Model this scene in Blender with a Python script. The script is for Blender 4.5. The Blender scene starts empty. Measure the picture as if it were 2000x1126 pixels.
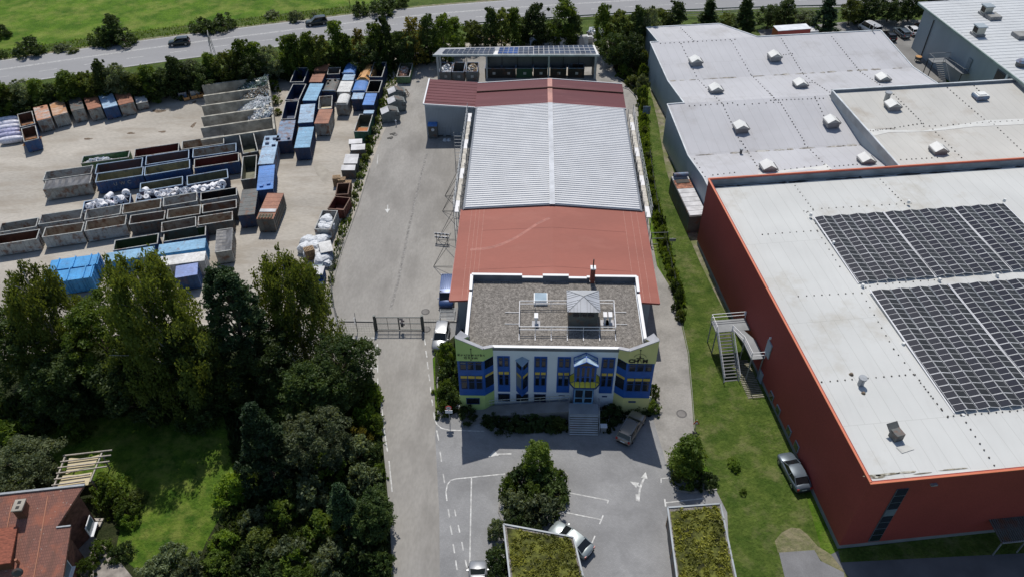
import bpy, math, random
import numpy as np
from mathutils import Vector, Matrix
# ---------------------------------------------------------------- camera, world, sun
sc = bpy.context.scene
H = 68.0
FPX = 1507.0
PITCH, ROLL, YAW = [math.radians(a) for a in (41.4, -0.54, -1.92)]
_f = np.array([math.sin(YAW)*math.cos(PITCH), math.cos(YAW)*math.cos(PITCH), -math.sin(PITCH)])
_r = np.array([math.cos(YAW), -math.sin(YAW), 0.0]); _u = np.cross(_r, _f)
_r2 = _r*math.cos(ROLL)+_u*math.sin(ROLL); _u2 = -_r*math.sin(ROLL)+_u*math.cos(ROLL)
cam_d = bpy.data.cameras.new("camera"); cam = bpy.data.objects.new("camera", cam_d)
sc.collection.objects.link(cam)
cam_d.sensor_width = 36; cam_d.lens = FPX/2000*36; cam_d.clip_start = 1; cam_d.clip_end = 3000
cam.matrix_world = Matrix(((_r2[0], _u2[0], -_f[0], 0), (_r2[1], _u2[1], -_f[1], 0), (_r2[2], _u2[2], -_f[2], H), (0, 0, 0, 1)))
sc.camera = cam
SUN_EL, SUN_AZ = math.radians(57.5), math.radians(-6.0)      # azimuth from +Y, clockwise
w = bpy.data.worlds.new("World"); sc.world = w; w.use_nodes = True
wn = w.node_tree; wn.nodes.clear()
sky = wn.nodes.new("ShaderNodeTexSky"); sky.sky_type = 'NISHITA'; sky.sun_disc = False
sky.sun_elevation = SUN_EL; sky.sun_rotation = SUN_AZ; sky.altitude = 400; sky.air_density = 1.0; sky.dust_density = 1.0
bg = wn.nodes.new("ShaderNodeBackground"); bg.inputs[1].default_value = 0.1
wo = wn.nodes.new("ShaderNodeOutputWorld")
wn.links.new(sky.outputs[0], bg.inputs[0]); wn.links.new(bg.outputs[0], wo.inputs[0])
sl = bpy.data.lights.new("sun", 'SUN'); sl.energy = 3.75; sl.angle = math.radians(0.5); sl.color = (1.0, 0.955, 0.89)
so = bpy.data.objects.new("sun", sl); sc.collection.objects.link(so)
sdir = Vector((math.sin(SUN_AZ)*math.cos(SUN_EL), math.cos(SUN_AZ)*math.cos(SUN_EL), math.sin(SUN_EL)))
so.rotation_euler = sdir.to_track_quat('Z', 'Y').to_euler()
sc.view_settings.view_transform = 'Standard'; sc.view_settings.look = 'None'
sc.view_settings.exposure = 0.0; sc.view_settings.gamma = 1.0
sc.cycles.max_bounces = 6; sc.cycles.transparent_max_bounces = 6

# ---------------------------------------------------------------- helpers
def U(x, y, z=0.0):
    "ray through photo pixel (2000 wide) met with the height z"
    d = _f*FPX+_r2*(x-1000)-_u2*(y-563)
    t = (z-H)/d[2]
    return Vector((d[0]*t, d[1]*t, z))
def VY(x, y, Y):
    "the same ray met with the vertical plane Y"
    d = _f*FPX+_r2*(x-1000)-_u2*(y-563)
    t = Y/d[1]
    return Vector((d[0]*t, Y, H+d[2]*t))
_A = math.radians(7.6); FO = (29.67, 39.85)
def G(a, b, z=0.0):
    "factory axes to world"
    return Vector((FO[0]+a*math.cos(_A)-b*math.sin(_A), FO[1]+a*math.sin(_A)+b*math.cos(_A), z))
def Fab(x, y, z=0.0):
    p = U(x, y, z); dx, dy = p.x-FO[0], p.y-FO[1]
    return dx*math.cos(_A)+dy*math.sin(_A), -dx*math.sin(_A)+dy*math.cos(_A)
col = sc.collection
def tag(o, label=None, cat=None, group=None, kind=None):
    if label: o["label"] = label
    if cat: o["category"] = cat
    if group: o["group"] = group
    if kind: o["kind"] = kind
    return o
def empty(name, loc, rz=0.0):
    o = bpy.data.objects.new(name, None); col.objects.link(o)
    o.location = loc; o.rotation_euler = (0, 0, rz); o.empty_display_size = 0.3
    return o
def wmat(o):
    m = Matrix.LocRotScale(o.location, o.rotation_euler, o.scale)
    return wmat(o.parent) @ m if o.parent else m
def kids(o): return [c for c in bpy.data.objects if c.parent == o]
def copy_tree(o, loc=None, rz=None, scale=None, parent=None, _ch=None):
    c = o.copy(); col.objects.link(c); c.parent = parent
    if loc is not None: c.location = loc
    if rz is not None: c.rotation_euler = (0, 0, rz)
    if scale is not None: c.scale = scale
    for ch in (CH.get(o.as_pointer(), [])):
        copy_tree(ch, parent=c)
    return c
CH = {}
def par(o, p):
    o.parent = p; CH.setdefault(p.as_pointer(), []).append(o)

class MB:
    def __init__(s): s.v = []; s.f = []; s.m = []; s.mi = 0
    def poly(s, pts):
        i = len(s.v); s.v += [tuple(p) for p in pts]; s.f.append(tuple(range(i, i+len(pts)))); s.m.append(s.mi); return s
    def box(s, c, d, rz=0.0, rx=0.0, ry=0.0):
        R = Matrix.Rotation(rz, 3, 'Z') @ Matrix.Rotation(ry, 3, 'Y') @ Matrix.Rotation(rx, 3, 'X')
        i = len(s.v)
        for sx in (-.5, .5):
            for sy in (-.5, .5):
                for sz in (-.5, .5):
                    p = R @ Vector((sx*d[0], sy*d[1], sz*d[2])); s.v.append((p.x+c[0], p.y+c[1], p.z+c[2]))
        for q in ((0, 1, 3, 2), (4, 6, 7, 5), (0, 4, 5, 1), (2, 3, 7, 6), (0, 2, 6, 4), (1, 5, 7, 3)):
            s.f.append(tuple(i+k for k in q)); s.m.append(s.mi)
        return s
    def beam(s, a, b, t, t2=None):
        "square bar from a to b"
        a, b = Vector(a), Vector(b); d = (b-a)
        if d.length < 1e-6: return s
        z = d.normalized(); x = z.cross(Vector((0, 0, 1)))
        if x.length < 1e-3: x = Vector((1, 0, 0))
        x.normalize(); y = z.cross(x); t2 = t2 or t; i = len(s.v)
        for p in (a, b):
            for sx, sy in ((-1, -1), (1, -1), (1, 1), (-1, 1)):
                s.v.append(tuple(p+x*sx*t/2+y*sy*t2/2))
        for q in ((0, 1, 2, 3), (7, 6, 5, 4), (0, 4, 5, 1), (1, 5, 6, 2), (2, 6, 7, 3), (3, 7, 4, 0)):
            s.f.append(tuple(i+k for k in q)); s.m.append(s.mi)
        return s
    def cyl(s, a, b, r, r2=None, n=12, cap=True):
        a, b = Vector(a), Vector(b); z = (b-a).normalized(); x = z.cross(Vector((0, 0, 1)))
        if x.length < 1e-3: x = Vector((1, 0, 0))
        x.normalize(); y = z.cross(x); r2 = r if r2 is None else r2; i = len(s.v)
        for p, rr in ((a, r), (b, r2)):
            for k in range(n):
                t = 2*math.pi*k/n; s.v.append(tuple(p+x*math.cos(t)*rr+y*math.sin(t)*rr))
        for k in range(n):
            s.f.append((i+k, i+(k+1) % n, i+n+(k+1) % n, i+n+k)); s.m.append(s.mi)
        if cap:
            s.f.append(tuple(i+n-1-k for k in range(n))); s.m.append(s.mi)
            s.f.append(tuple(i+n+k for k in range(n))); s.m.append(s.mi)
        return s
    def prism(s, pts, z0, z1, bottom=True):
        "vertical prism over a 2-D outline; z1 may be a number or one height per point"
        n = len(pts)
        ar = sum(pts[k][0]*pts[(k+1) % n][1]-pts[(k+1) % n][0]*pts[k][1] for k in range(n))
        zt = [z1]*n if not hasattr(z1, '__len__') else list(z1)
        pts = list(pts)
        if ar < 0: pts = pts[::-1]; zt = zt[::-1]
        i = len(s.v)
        s.v += [(p[0], p[1], z0) for p in pts]+[(p[0], p[1], z) for p, z in zip(pts, zt)]
        for k in range(n):
            s.f.append((i+k, i+(k+1) % n, i+n+(k+1) % n, i+n+k)); s.m.append(s.mi)
        s.f.append(tuple(i+n+k for k in range(n))); s.m.append(s.mi)
        if bottom: s.f.append(tuple(i+n-1-k for k in range(n))); s.m.append(s.mi)
        return s
    def build(s, name, mat, parent=None, smooth=False, world=True):
        me = bpy.data.meshes.new(name)
        V = s.v
        if parent is not None and world:
            inv = wmat(parent).inverted(); V = [tuple(inv @ Vector(p)) for p in V]
        org = Vector((0, 0, 0))
        if parent is None and world and V:
            xs = [p[0] for p in V]; ys = [p[1] for p in V]; zs = [p[2] for p in V]
            org = Vector(((min(xs)+max(xs))/2, (min(ys)+max(ys))/2, min(zs)))
            V = [(p[0]-org.x, p[1]-org.y, p[2]-org.z) for p in V]
        me.from_pydata(V, [], s.f)
        mats = mat if isinstance(mat, (list, tuple)) else [mat]
        for m_ in mats: me.materials.append(m_)
        if any(s.m): me.polygons.foreach_set("material_index", s.m)
        if smooth: me.polygons.foreach_set("use_smooth", [True]*len(s.f))
        me.update()
        o = bpy.data.objects.new(name, me); col.objects.link(o)
        if parent is not None: par(o, parent)
        else: o.location = org
        return o

# ---------------------------------------------------------------- materials
def srgb(r, g, b):
    f = lambda c: (c/12.92 if c <= .04045 else ((c+.055)/1.055)**2.4)
    return (f(r/255), f(g/255), f(b/255))
def newmat(name):
    m = bpy.data.materials.new(name); m.use_nodes = True; nt = m.node_tree
    b = nt.nodes["Principled BSDF"]; return m, nt, b
def N(nt, t, **kw):
    n = nt.nodes.new(t)
    for k, v in kw.items():
        if k.startswith('i_'): n.inputs[k[2:].replace('_', ' ')].default_value = v
        else: setattr(n, k, v)
    return n
def coords(nt, scale=(1, 1, 1), rot=0.0):
    g = N(nt, "ShaderNodeNewGeometry"); mp = N(nt, "ShaderNodeMapping")
    mp.inputs['Scale'].default_value = scale; mp.inputs['Rotation'].default_value = (0, 0, rot)
    nt.links.new(g.outputs['Position'], mp.inputs['Vector']); return mp.outputs[0]
def noise(nt, vec, scale, detail=4, rough=.55, lo=.35, hi=.65):
    n = N(nt, "ShaderNodeTexNoise"); n.inputs['Scale'].default_value = scale; n.inputs['Detail'].default_value = detail; n.inputs['Roughness'].default_value = rough
    nt.links.new(vec, n.inputs['Vector'])
    r = N(nt, "ShaderNodeMapRange"); r.inputs[1].default_value = lo; r.inputs[2].default_value = hi
    nt.links.new(n.outputs['Fac'], r.inputs[0]); return r.outputs[0]
def mix(nt, fac, a, b, mode='MIX'):
    m = N(nt, "ShaderNodeMix", data_type='RGBA', blend_type=mode)
    for i, v in ((6, a), (7, b)):
        if isinstance(v, tuple): m.inputs[i].default_value = (*v, 1)
        else: nt.links.new(v, m.inputs[i])
    if isinstance(fac, float): m.inputs[0].default_value = fac
    else: nt.links.new(fac, m.inputs[0])
    return m.outputs[2]
def mulf(nt, a, k):
    m = N(nt, "ShaderNodeMath", operation='MULTIPLY')
    nt.links.new(a, m.inputs[0])
    if isinstance(k, (int, float)): m.inputs[1].default_value = k
    else: nt.links.new(k, m.inputs[1])
    return m.outputs[0]
def bump(nt, b, h, strength=.3, dist=.05):
    bn = N(nt, "ShaderNodeBump"); bn.inputs['Strength'].default_value = strength; bn.inputs['Distance'].default_value = dist
    nt.links.new(h, bn.inputs['Height']); nt.links.new(bn.outputs[0], b.inputs['Normal'])
_mc = {}
def M(name, c, rough=.8, metal=0.0, var=.12, scale=.6, stain=None, samt=.5, sscale=.25, slo=.5, shi=.7, fine=0.0, fscale=8.0, bmp=0.0, stretch=(1, 1, 1), rot=0.0, spec=.4):
    if name in _mc: return _mc[name]
    m, nt, b = newmat(name)
    v = coords(nt, stretch, rot)
    dark = tuple(x*(1-var*1.6) for x in c); lite = tuple(min(1, x*(1+var)) for x in c)
    cc = mix(nt, noise(nt, v, scale), dark, lite)
    if fine: cc = mix(nt, noise(nt, v, fscale, 3), mix(nt, 1.0, cc, (1-fine,)*3, 'MULTIPLY'), cc)
    if stain is not None:
        cc = mix(nt, mulf(nt, noise(nt, v, sscale, 6, .62, slo, shi), samt), cc, stain)
    nt.links.new(cc, b.inputs['Base Color'])
    b.inputs['Roughness'].default_value = rough; b.inputs['Metallic'].default_value = metal
    b.inputs['Specular IOR Level'].default_value = spec
    if bmp: bump(nt, b, noise(nt, v, fscale, 3), bmp)
    _mc[name] = m; return m
def glassy(name, c=(.02, .03, .04), rough=.08):
    if name in _mc: return _mc[name]
    m, nt, b = newmat(name); b.inputs['Base Color'].default_value = (*c, 1)
    b.inputs['Roughness'].default_value = rough; b.inputs['Specular IOR Level'].default_value = .6
    _mc[name] = m; return m
def leafmat(name, a, b_, trans=.35, yellow=None):
    m, nt, b = newmat(name); out = nt.nodes["Material Output"]
    oi = N(nt, "ShaderNodeObjectInfo"); v = coords(nt)
    c1 = mix(nt, noise(nt, v, .55, 3, .5, .3, .7), a, b_)
    hs = N(nt, "ShaderNodeHueSaturation")
    mr = N(nt, "ShaderNodeMapRange"); mr.inputs[3].default_value = .68; mr.inputs[4].default_value = 1.3
    nt.links.new(oi.outputs['Random'], mr.inputs[0]); nt.links.new(mr.outputs[0], hs.inputs['Value'])
    n2 = noise(nt, v, 5.0, 2, .5, .3, .7)
    c2 = mix(nt, n2, mix(nt, 1.0, c1, (.7, .7, .7), 'MULTIPLY'), c1)
    nt.links.new(c2, hs.inputs['Color'])
    b.inputs['Roughness'].default_value = .55; b.inputs['Specular IOR Level'].default_value = .25
    nt.links.new(hs.outputs[0], b.inputs['Base Color'])
    tr = N(nt, "ShaderNodeBsdfTranslucent")
    nt.links.new(mix(nt, 1.0, hs.outputs[0], (1.35, 1.25, .6), 'MULTIPLY'), tr.inputs['Color'])
    ms = N(nt, "ShaderNodeMixShader"); ms.inputs[0].default_value = trans
    nt.links.new(b.outputs[0], ms.inputs[1]); nt.links.new(tr.outputs[0], ms.inputs[2]); nt.links.new(ms.outputs[0], out.inputs[0])
    return m

asphalt = M('asphalt_drive', (.32, .305, .28), .9, var=.1, scale=.12, stain=(.17, .16, .145), samt=.75, sscale=.16, slo=.48, shi=.68, fine=.12, fscale=4, stretch=(1, .4, 1))
road_m = M('road_asphalt', (.29, .29, .295), .85, var=.07, scale=.05, stretch=(.25, 2.2, 1), rot=math.radians(-20), fine=.1, fscale=6)
yard_m = M('yard_concrete', (.45, .415, .36), .95, var=.13, scale=.07, stain=(.27, .23, .18), samt=.75, sscale=.2, slo=.48, shi=.7, fine=.18, fscale=3.0, stretch=(.5, 1.6, 1), rot=math.radians(-14))
path_m = M('side_drive_asphalt', (.33, .315, .29), .9, var=.12, scale=.25, stain=(.14, .135, .12), samt=.5, sscale=.3, fine=.15, fscale=5)
white_line = M('road_paint_white', (.55, .55, .53), .7, var=.2, scale=2.5, stain=(.3, .29, .28), samt=.65, sscale=1.2)
def paver_mat(name, c, sc_=1.0, rot=0.0, mortar=.75):
    m, nt, b = newmat(name)
    v = coords(nt, (1, 1, 1), rot)
    br = N(nt, "ShaderNodeTexBrick"); nt.links.new(v, br.inputs['Vector'])
    br.inputs['Scale'].default_value = sc_; br.inputs['Mortar Size'].default_value = .02; br.inputs['Brick Width'].default_value = .42; br.inputs['Row Height'].default_value = .25
    br.inputs['Color1'].default_value = (*c, 1); br.inputs['Color2'].default_value = (*[x*.88 for x in c], 1); br.inputs['Mortar'].default_value = (*[x*mortar for x in c], 1)
    cc = mix(nt, noise(nt, v, .18, 5), tuple([.82]*3), tuple([1.12]*3))
    cc = mix(nt, 1.0, br.outputs[0], cc, 'MULTIPLY')
    cc = mix(nt, mulf(nt, noise(nt, v, .35, 5, .6, .52, .75), .5), cc, tuple(x*.5 for x in c))
    nt.links.new(cc, b.inputs['Base Color']); b.inputs['Roughness'].default_value = .9
    return m
pav_m = paver_mat('paving_grey', (.285, .285, .285), 1.9, math.radians(20))
pav2_m = paver_mat('paving_beige', (.35, .335, .30), 1.9, math.radians(45))
def grass_mat(name, a, b_, dry, dryamt=.4, sc_=.3, big=.03, slo=.55, shi=.75):
    m, nt, b = newmat(name); v = coords(nt)
    c = mix(nt, noise(nt, v, sc_, 5), a, b_)
    c = mix(nt, noise(nt, v, 4.0, 4, .6, .3, .7), mix(nt, 1.0, c, (.62, .66, .6), 'MULTIPLY'), c)
    c = mix(nt, noise(nt, v, .9, 6, .7, .4, .62), mix(nt, 1.0, c, (.72, .78, .7), 'MULTIPLY'), c)
    c = mix(nt, noise(nt, v, big, 3), mix(nt, 1.0, c, (.8, .82, .8), 'MULTIPLY'), c)
    c = mix(nt, mulf(nt, noise(nt, v, sc_*.8, 6, .65, slo, shi), dryamt), c, dry)
    nt.links.new(c, b.inputs['Base Color']); b.inputs['Roughness'].default_value = .9; b.inputs['Specular IOR Level'].default_value = .15
    bump(nt, b, noise(nt, v, 3.0, 5, .7, .2, .8), .8, .25)
    return m
field_m = grass_mat('meadow_grass', (.085, .18, .012), (.17, .29, .025), (.26, .28, .07), .7, .25, .03, .46, .7)
verge_m = grass_mat('verge_grass', (.085, .13, .03), (.15, .20, .045), (.2, .17, .09), .55, .5)
lawn_m = grass_mat('garden_lawn', (.07, .15, .015), (.17, .26, .03), (.24, .26, .06), .6, .7, .06, .46, .66)
strip_m = grass_mat('strip_lawn', (.085, .14, .022), (.15, .20, .04), (.25, .23, .11), .6, .5, .05, .5, .74)
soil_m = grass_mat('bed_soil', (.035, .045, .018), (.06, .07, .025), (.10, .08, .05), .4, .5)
dirt_m = M('bare_gravel', (.27, .235, .17), .95, var=.25, scale=1.2, stain=(.13, .15, .05), samt=.9, sscale=.5, slo=.38, shi=.58, fine=.25, fscale=6)
white_wall = M('render_white', (.62, .63, .65), .8, var=.03)
grey_metal = M('cladding_grey', (.34, .38, .41), .55, var=.05, scale=.3)
dark_metal = M('dark_steel', (.06, .065, .07), .5, .4)
galv = M('galvanised_steel', (.30, .32, .34), .55, .4, var=.1, scale=3)
white_trim = M('white_metal_trim', (.72, .72, .73), .5, var=.03)
wood_m = M('weathered_wood', (.36, .25, .15), .85, var=.25, scale=3)
# ---------------------------------------------------------------- ground, roads, paving (the setting)
def structure(name, mb, mat): return tag(mb.build(name, mat), kind='structure')
def sheet(name, pix, z, mat, world_pts=None):
    mb = MB(); pts = [U(x, y, 0) for x, y in pix] if world_pts is None else world_pts
    mb.prism([(p[0], p[1]) for p in pts], z-.3, z, bottom=False)
    return structure(name, mb, mat)
g = MB(); g.poly([(-900, -200, 0), (900, -200, 0), (900, 1500, 0), (-900, 1500, 0)]); structure('ground_meadow', g, field_m)
def offs(pts, d):
    out = []
    for i, p in enumerate(pts):
        a = pts[max(0, i-1)]; b = pts[min(len(pts)-1, i+1)]
        t = Vector((b[0]-a[0], b[1]-a[1], 0)).normalized(); n = Vector((-t.y, t.x, 0))
        out.append((p[0]+n.x*d, p[1]+n.y*d))
    return out
ROAD = [(-260, 73), (-180, 110), (-140, 127.5), (-107.7, 140.2), (-84, 149.6), (-60, 158.1), (-34, 166.6), (-14, 171.6), (12, 176.4), (36, 179.8), (70, 182.5), (120, 183), (260, 176)]
def ribbon(pts, a, b, z):
    A, B = offs(pts, a), offs(pts, b); mb = MB()
    for i in range(len(pts)-1):
        mb.poly([(*B[i], z), (*B[i+1], z), (*A[i+1], z), (*A[i], z)])
    return mb
def dense(pts, k=6):
    out = []
    P_ = [Vector((p[0], p[1], 0)) for p in pts]
    for i in range(len(P_)-1):
        p0 = P_[max(0, i-1)]; p1 = P_[i]; p2 = P_[i+1]; p3 = P_[min(len(P_)-1, i+2)]
        for j in range(k):
            t = j/k
            q = .5*((2*p1)+(-p0+p2)*t+(2*p0-5*p1+4*p2-p3)*t*t+(-p0+3*p1-3*p2+p3)*t**3)
            out.append((q.x, q.y))
    out.append(pts[-1]); return out
RD = dense(ROAD)
# centre of the carriageway ROAD: upper edge about +4, lower edge about -8
structure('verge', ribbon(RD, 9.5, -32, .02), verge_m)
vd = ribbon(RD, 5.2, 4.2, .045); structure('road_shoulder', vd, dirt_m)
structure('road', ribbon(RD, 4.3, -8.2, .06), road_m)
rl = MB()
for a, b in ((4.0, 3.85), (-7.75, -7.9), (-.15, -.3), (-.5, -.65)):
    q = ribbon(RD, a, b, .066); i = len(rl.v); rl.v += q.v; rl.f += [tuple(k+i for k in f) for f in q.f]; rl.m += q.m
A, B = offs(RD, -4.0), offs(RD, -4.14)
acc = 0
for i in range(len(RD)-1):
    L = math.dist(RD[i], RD[i+1]); n = max(1, int(L/6)); 
    for k in range(n):
        if (k+i) % 2: continue
        t0, t1 = k/n, (k+.8)/n
        lp = lambda P0, P1, t: (P0[0]+(P1[0]-P0[0])*t, P0[1]+(P1[1]-P0[1])*t, .066)
        rl.poly([lp(B[i], B[i+1], t0), lp(B[i], B[i+1], t1), lp(A[i], A[i+1], t1), lp(A[i], A[i+1], t0)])
structure('road_markings', rl, white_line)
# yard slab, drive, side path, parking paving
sheet('yard', [(-260, 285), (0, 222), (120, 196), (300, 168), (400, 146), (540, 124), (700, 110), (800, 100), (860, 86), (1170, 76), (1200, 82), (1236, 110), (1228, 150), (860, 175), (800, 320), (700, 560), (660, 640), (560, 700), (300, 640), (-260, 760)], .05, yard_m)
sheet('drive', [(800, 120), (775, 205), (748, 262), (722, 330), (700, 400), (668, 480), (645, 560), (630, 612), (640, 645), (735, 645), (740, 740), (752, 880), (762, 1000), (770, 1420), (880, 1420), (872, 900), (852, 830), (845, 700), (920, 600), (1000, 300), (1000, 100), (860, 90)], .06, asphalt)
sheet('bay_paving', [(560, 636), (737, 640), (741, 745), (560, 790)], .068, pav2_m)
sheet('parking_paving', [(872, 600), (872, 700), (852, 810), (850, 850), (858, 1000), (862, 1420), (1440, 1420), (1420, 1000), (1400, 958), (1340, 925), (1352, 850), (1345, 760), (1290, 620)], .066, pav_m)
sheet('side_drive', [(1135, 92), (1150, 400), (1180, 560), (1255, 690), (1270, 800), (1300, 900), (1318, 935), (1350, 880), (1362, 850), (1356, 770), (1350, 690), (1340, 630), (1308, 560), (1283, 520), (1268, 440), (1258, 320), (1249, 240), (1243, 195), (1228, 172), (1205, 152), (1196, 128), (1240, 96)], .072, path_m)
sheet('strip_lawn', [(1252, 190), (1262, 300), (1272, 420), (1288, 520), (1312, 570), (1330, 632), (1343, 690), (1350, 770), (1356, 850), (1400, 960), (1420, 1000), (1440, 1420), (1700, 1420), (1500, 700), (1300, 200)], .078, strip_m)
# bare earth beside the red factory and the tarmac ramp
sheet('bare_earth', [(1519, 1079), (1513, 1056), (1526, 1040), (1545, 1030), (1562, 1032), (1578, 1045), (1596, 1066), (1622, 1082), (1668, 1140), (1640, 1135), (1600, 1090), (1590, 1075)], .09, grass_mat('bare_earth', (.085, .14, .022), (.15, .20, .04), (.29, .255, .16), .95, .5, .05, .30, .6))
sheet('lane_bed', [(1182, 96), (1264, 96), (1266, 240), (1250, 240), (1249, 236), (1243, 195), (1228, 172), (1205, 152), (1196, 128)], .09, soil_m)
sheet('wall_foot_gravel', [(1338, 420), (1350, 430), (1390, 520), (1440, 620), (1420, 620), (1370, 520), (1335, 440)], .09, dirt_m)
sheet('wall_foot_path', [(1276, 170), (1306, 228), (1306, 300), (1338, 420), (1335, 440), (1300, 330), (1285, 240), (1268, 170)], .088, dirt_m)
sheet('tarmac_ramp', [(1521, 1079), (1590, 1074), (1602, 1095), (1648, 1118), (1665, 1420), (1560, 1420), (1532, 1126)], .1, M('tarmac_ramp', (.2, .2, .205), .9, var=.08, scale=.5, fine=.12))
sheet('tarmac_court', [(1602, 1092), (1640, 1074), (2000, 1040), (2300, 1040), (2300, 1420), (1665, 1420), (1648, 1118)], .086, M('tarmac_court', (.13, .13, .13), .9, var=.12, scale=.3))
sheet('south_verge', [(1636, 1074), (2000, 1030), (2300, 995), (2300, 1052), (2000, 1080), (1642, 1098)], .098, strip_m)
sheet('office_side_bed', [(850, 690), (905, 640), (905, 800), (872, 814), (856, 800), (850, 745)], .074, soil_m)
sheet('garden_edge', [(736, 745), (746, 752), (756, 880), (768, 1000), (778, 1420), (760, 1420), (740, 900)], .058, soil_m)
sheet('far_car_park', [(1480, 60), (1690, 40), (1820, 40), (1860, 110), (1840, 190), (1700, 200), (1560, 200)], .09, M('far_tarmac', (.2, .195, .185), .9, var=.1, scale=.3))
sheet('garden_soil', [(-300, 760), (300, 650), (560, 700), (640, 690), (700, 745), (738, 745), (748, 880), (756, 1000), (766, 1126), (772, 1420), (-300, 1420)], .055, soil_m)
sheet('garden_lawn', [(60, 830), (200, 780), (430, 790), (462, 900), (440, 990), (402, 1060), (386, 1102), (330, 1112), (262, 1108), (225, 1080), (236, 1030), (250, 1000), (238, 950), (130, 930)], .07, lawn_m)
sheet('garden_terrace', [(165, 1030), (225, 1085), (262, 1130), (180, 1420), (120, 1420), (110, 1126)], .075, M('terrace_slabs', (.3, .27, .24), .9, var=.2, scale=1.2))
# concrete plinth strip under the yard edge, kerbs
kb = MB()
def kerb(pix, w_=.14, h=.12):
    P_ = [U(x, y) for x, y in pix]
    for a, b in zip(P_, P_[1:]): kb.beam((a.x, a.y, .06+h/2), (b.x, b.y, .06+h/2), w_, h)
kerb([(1196, 128), (1205, 152), (1243, 173)]); kerb([(1216, 172), (1228, 176), (1243, 190), (1249, 210), (1252, 236)], .2)
kerb([(640, 612), (648, 560), (668, 490), (700, 402), (722, 330)])
kerb([(741, 745), (748, 850), (762, 1000), (770, 1130)]); kerb([(1332, 630), (1345, 690), (1352, 770), (1358, 850)], .06, .02)
kerb([(983, 1020), (974, 1000), (978, 960), (988, 925), (1010, 915)]); kerb([(1100, 918), (1110, 930), (1106, 960), (1098, 985)])
kerb([(862, 700), (854, 745), (856, 790), (870, 812)]); kerb([(1330, 885), (1316, 925), (1312, 945), (1320, 958), (1352, 962), (1400, 956)])
structure('kerb', kb, M('kerb_stone', (.27, .26, .24), .9))
# painted markings of drive and parking
pm = MB()
_lz = [0]
def line(a, b, w_=.12, z=.075):
    _lz[0] += 1; z += (_lz[0] % 9)*.0012
    A, B = U(*a), U(*b); t = (B-A).normalized(); n = Vector((-t.y, t.x, 0))*w_/2
    pm.poly([(A.x+n.x, A.y+n.y, z), (A.x-n.x, A.y-n.y, z), (B.x-n.x, B.y-n.y, z), (B.x+n.x, B.y+n.y, z)])
def pl(pts, w_=.12, z=.075):
    for a, b in zip(pts, pts[1:]): line(a, b, w_, z)
for a, b in (((736.5, 650), (737, 661)), ((737, 672), (737.3, 696)), ((737.5, 713), (737.7, 727)), ((738, 739), (738.3, 752)), ((703, 688.5), (737, 690)), ((722, 719), (737, 719.6)), ((668, 659.5), (736, 660)),
             ((743, 775), (752, 850)), ((752, 850), (757, 882)), ((760, 900), (766, 960)), ((827, 645), (828.5, 652)), ((829, 662), (831, 674)), ((831.7, 685), (834, 698)), ((834.5, 707), (836.5, 721)), ((837.5, 731), (839.5, 744)), ((840.5, 755), (842, 768)), ((843.5, 780), (845.5, 793)),
             ((853, 840), (857, 860)), ((859.5, 882), (862.5, 901)), ((865.5, 925), (868.5, 943)), ((875.5, 994), (878, 1010)), ((879.5, 1026), (883, 1044)), ((885, 1062), (888, 1080)), ((890, 1094), (893, 1113)),
             ((888, 995), (890.5, 1008)), ((895, 1025), (898, 1040)), ((902, 1058), (905, 1075)), ((909, 1093), (912, 1108)),
             ((921, 933), (917, 1126)), ((917, 1112), (957, 1107)), ((1098, 984), (1105, 995))):
    line(a, b, .13)
pl([(847, 805), (849, 818), (853, 828), (862, 836), (876, 839.5), (946, 842)], .14)
pl([(873, 978), (871, 960), (874, 946), (880, 938), (890, 935), (988, 925)], .13)
pl([(1108, 961.5), (1188, 977)], .13); pl([(1188.5, 976), (1186, 983)], .13); pl([(1097, 999), (1174, 1014.5)], .13); pl([(1178, 1006), (1171, 1023)], .13); pl([(1162, 1046), (1156, 1060)], .13)
pl([(1291, 942.5), (1291, 934), (1314, 932.5)], .1); pl([(1298, 974), (1300, 989)], .16); pl([(1300, 981.5), (1375, 973)], .14); pl([(1303, 1024), (1306, 1041)], .16)
def arrowhead(tip, dirx, size=1.1):
    _lz[0] += 1; Z = .088+(_lz[0] % 3)*.002; t = U(*tip); d = U(*dirx)-t; d.z = 0; d.normalize(); n = Vector((-d.y, d.x, 0))
    pm.poly([tuple(t+Vector((0, 0, Z))), tuple(t+d*size+n*size*.4+Vector((0, 0, Z))), tuple(t+d*size-n*size*.4+Vector((0, 0, Z)))])
pl([(957, 889), (963, 887), (999, 886)], .16); arrowhead((953, 893), (966, 886))
pl([(1247, 979), (1249, 958), (1253, 944), (1260, 930)], .2); pl([(1249, 950), (1237, 944)], .18); arrowhead((1261, 921), (1258, 936), .9); arrowhead((1230, 940), (1244, 947), .9)
pl([(1244, 965), (1245, 978)], .3)
pl([(757.2, 411), (757.4, 401)], .12, .071); arrowhead((756.7, 417), (757.3, 402), 1.0)
pl([(736.5, 322), (738.5, 303)], .12, .071); pl([(811.5, 150), (813.5, 140)], .2, .071)
pl([(1177, 120), (1180, 132)], .15, .071)
structure('parking_markings', pm, white_line)
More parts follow.
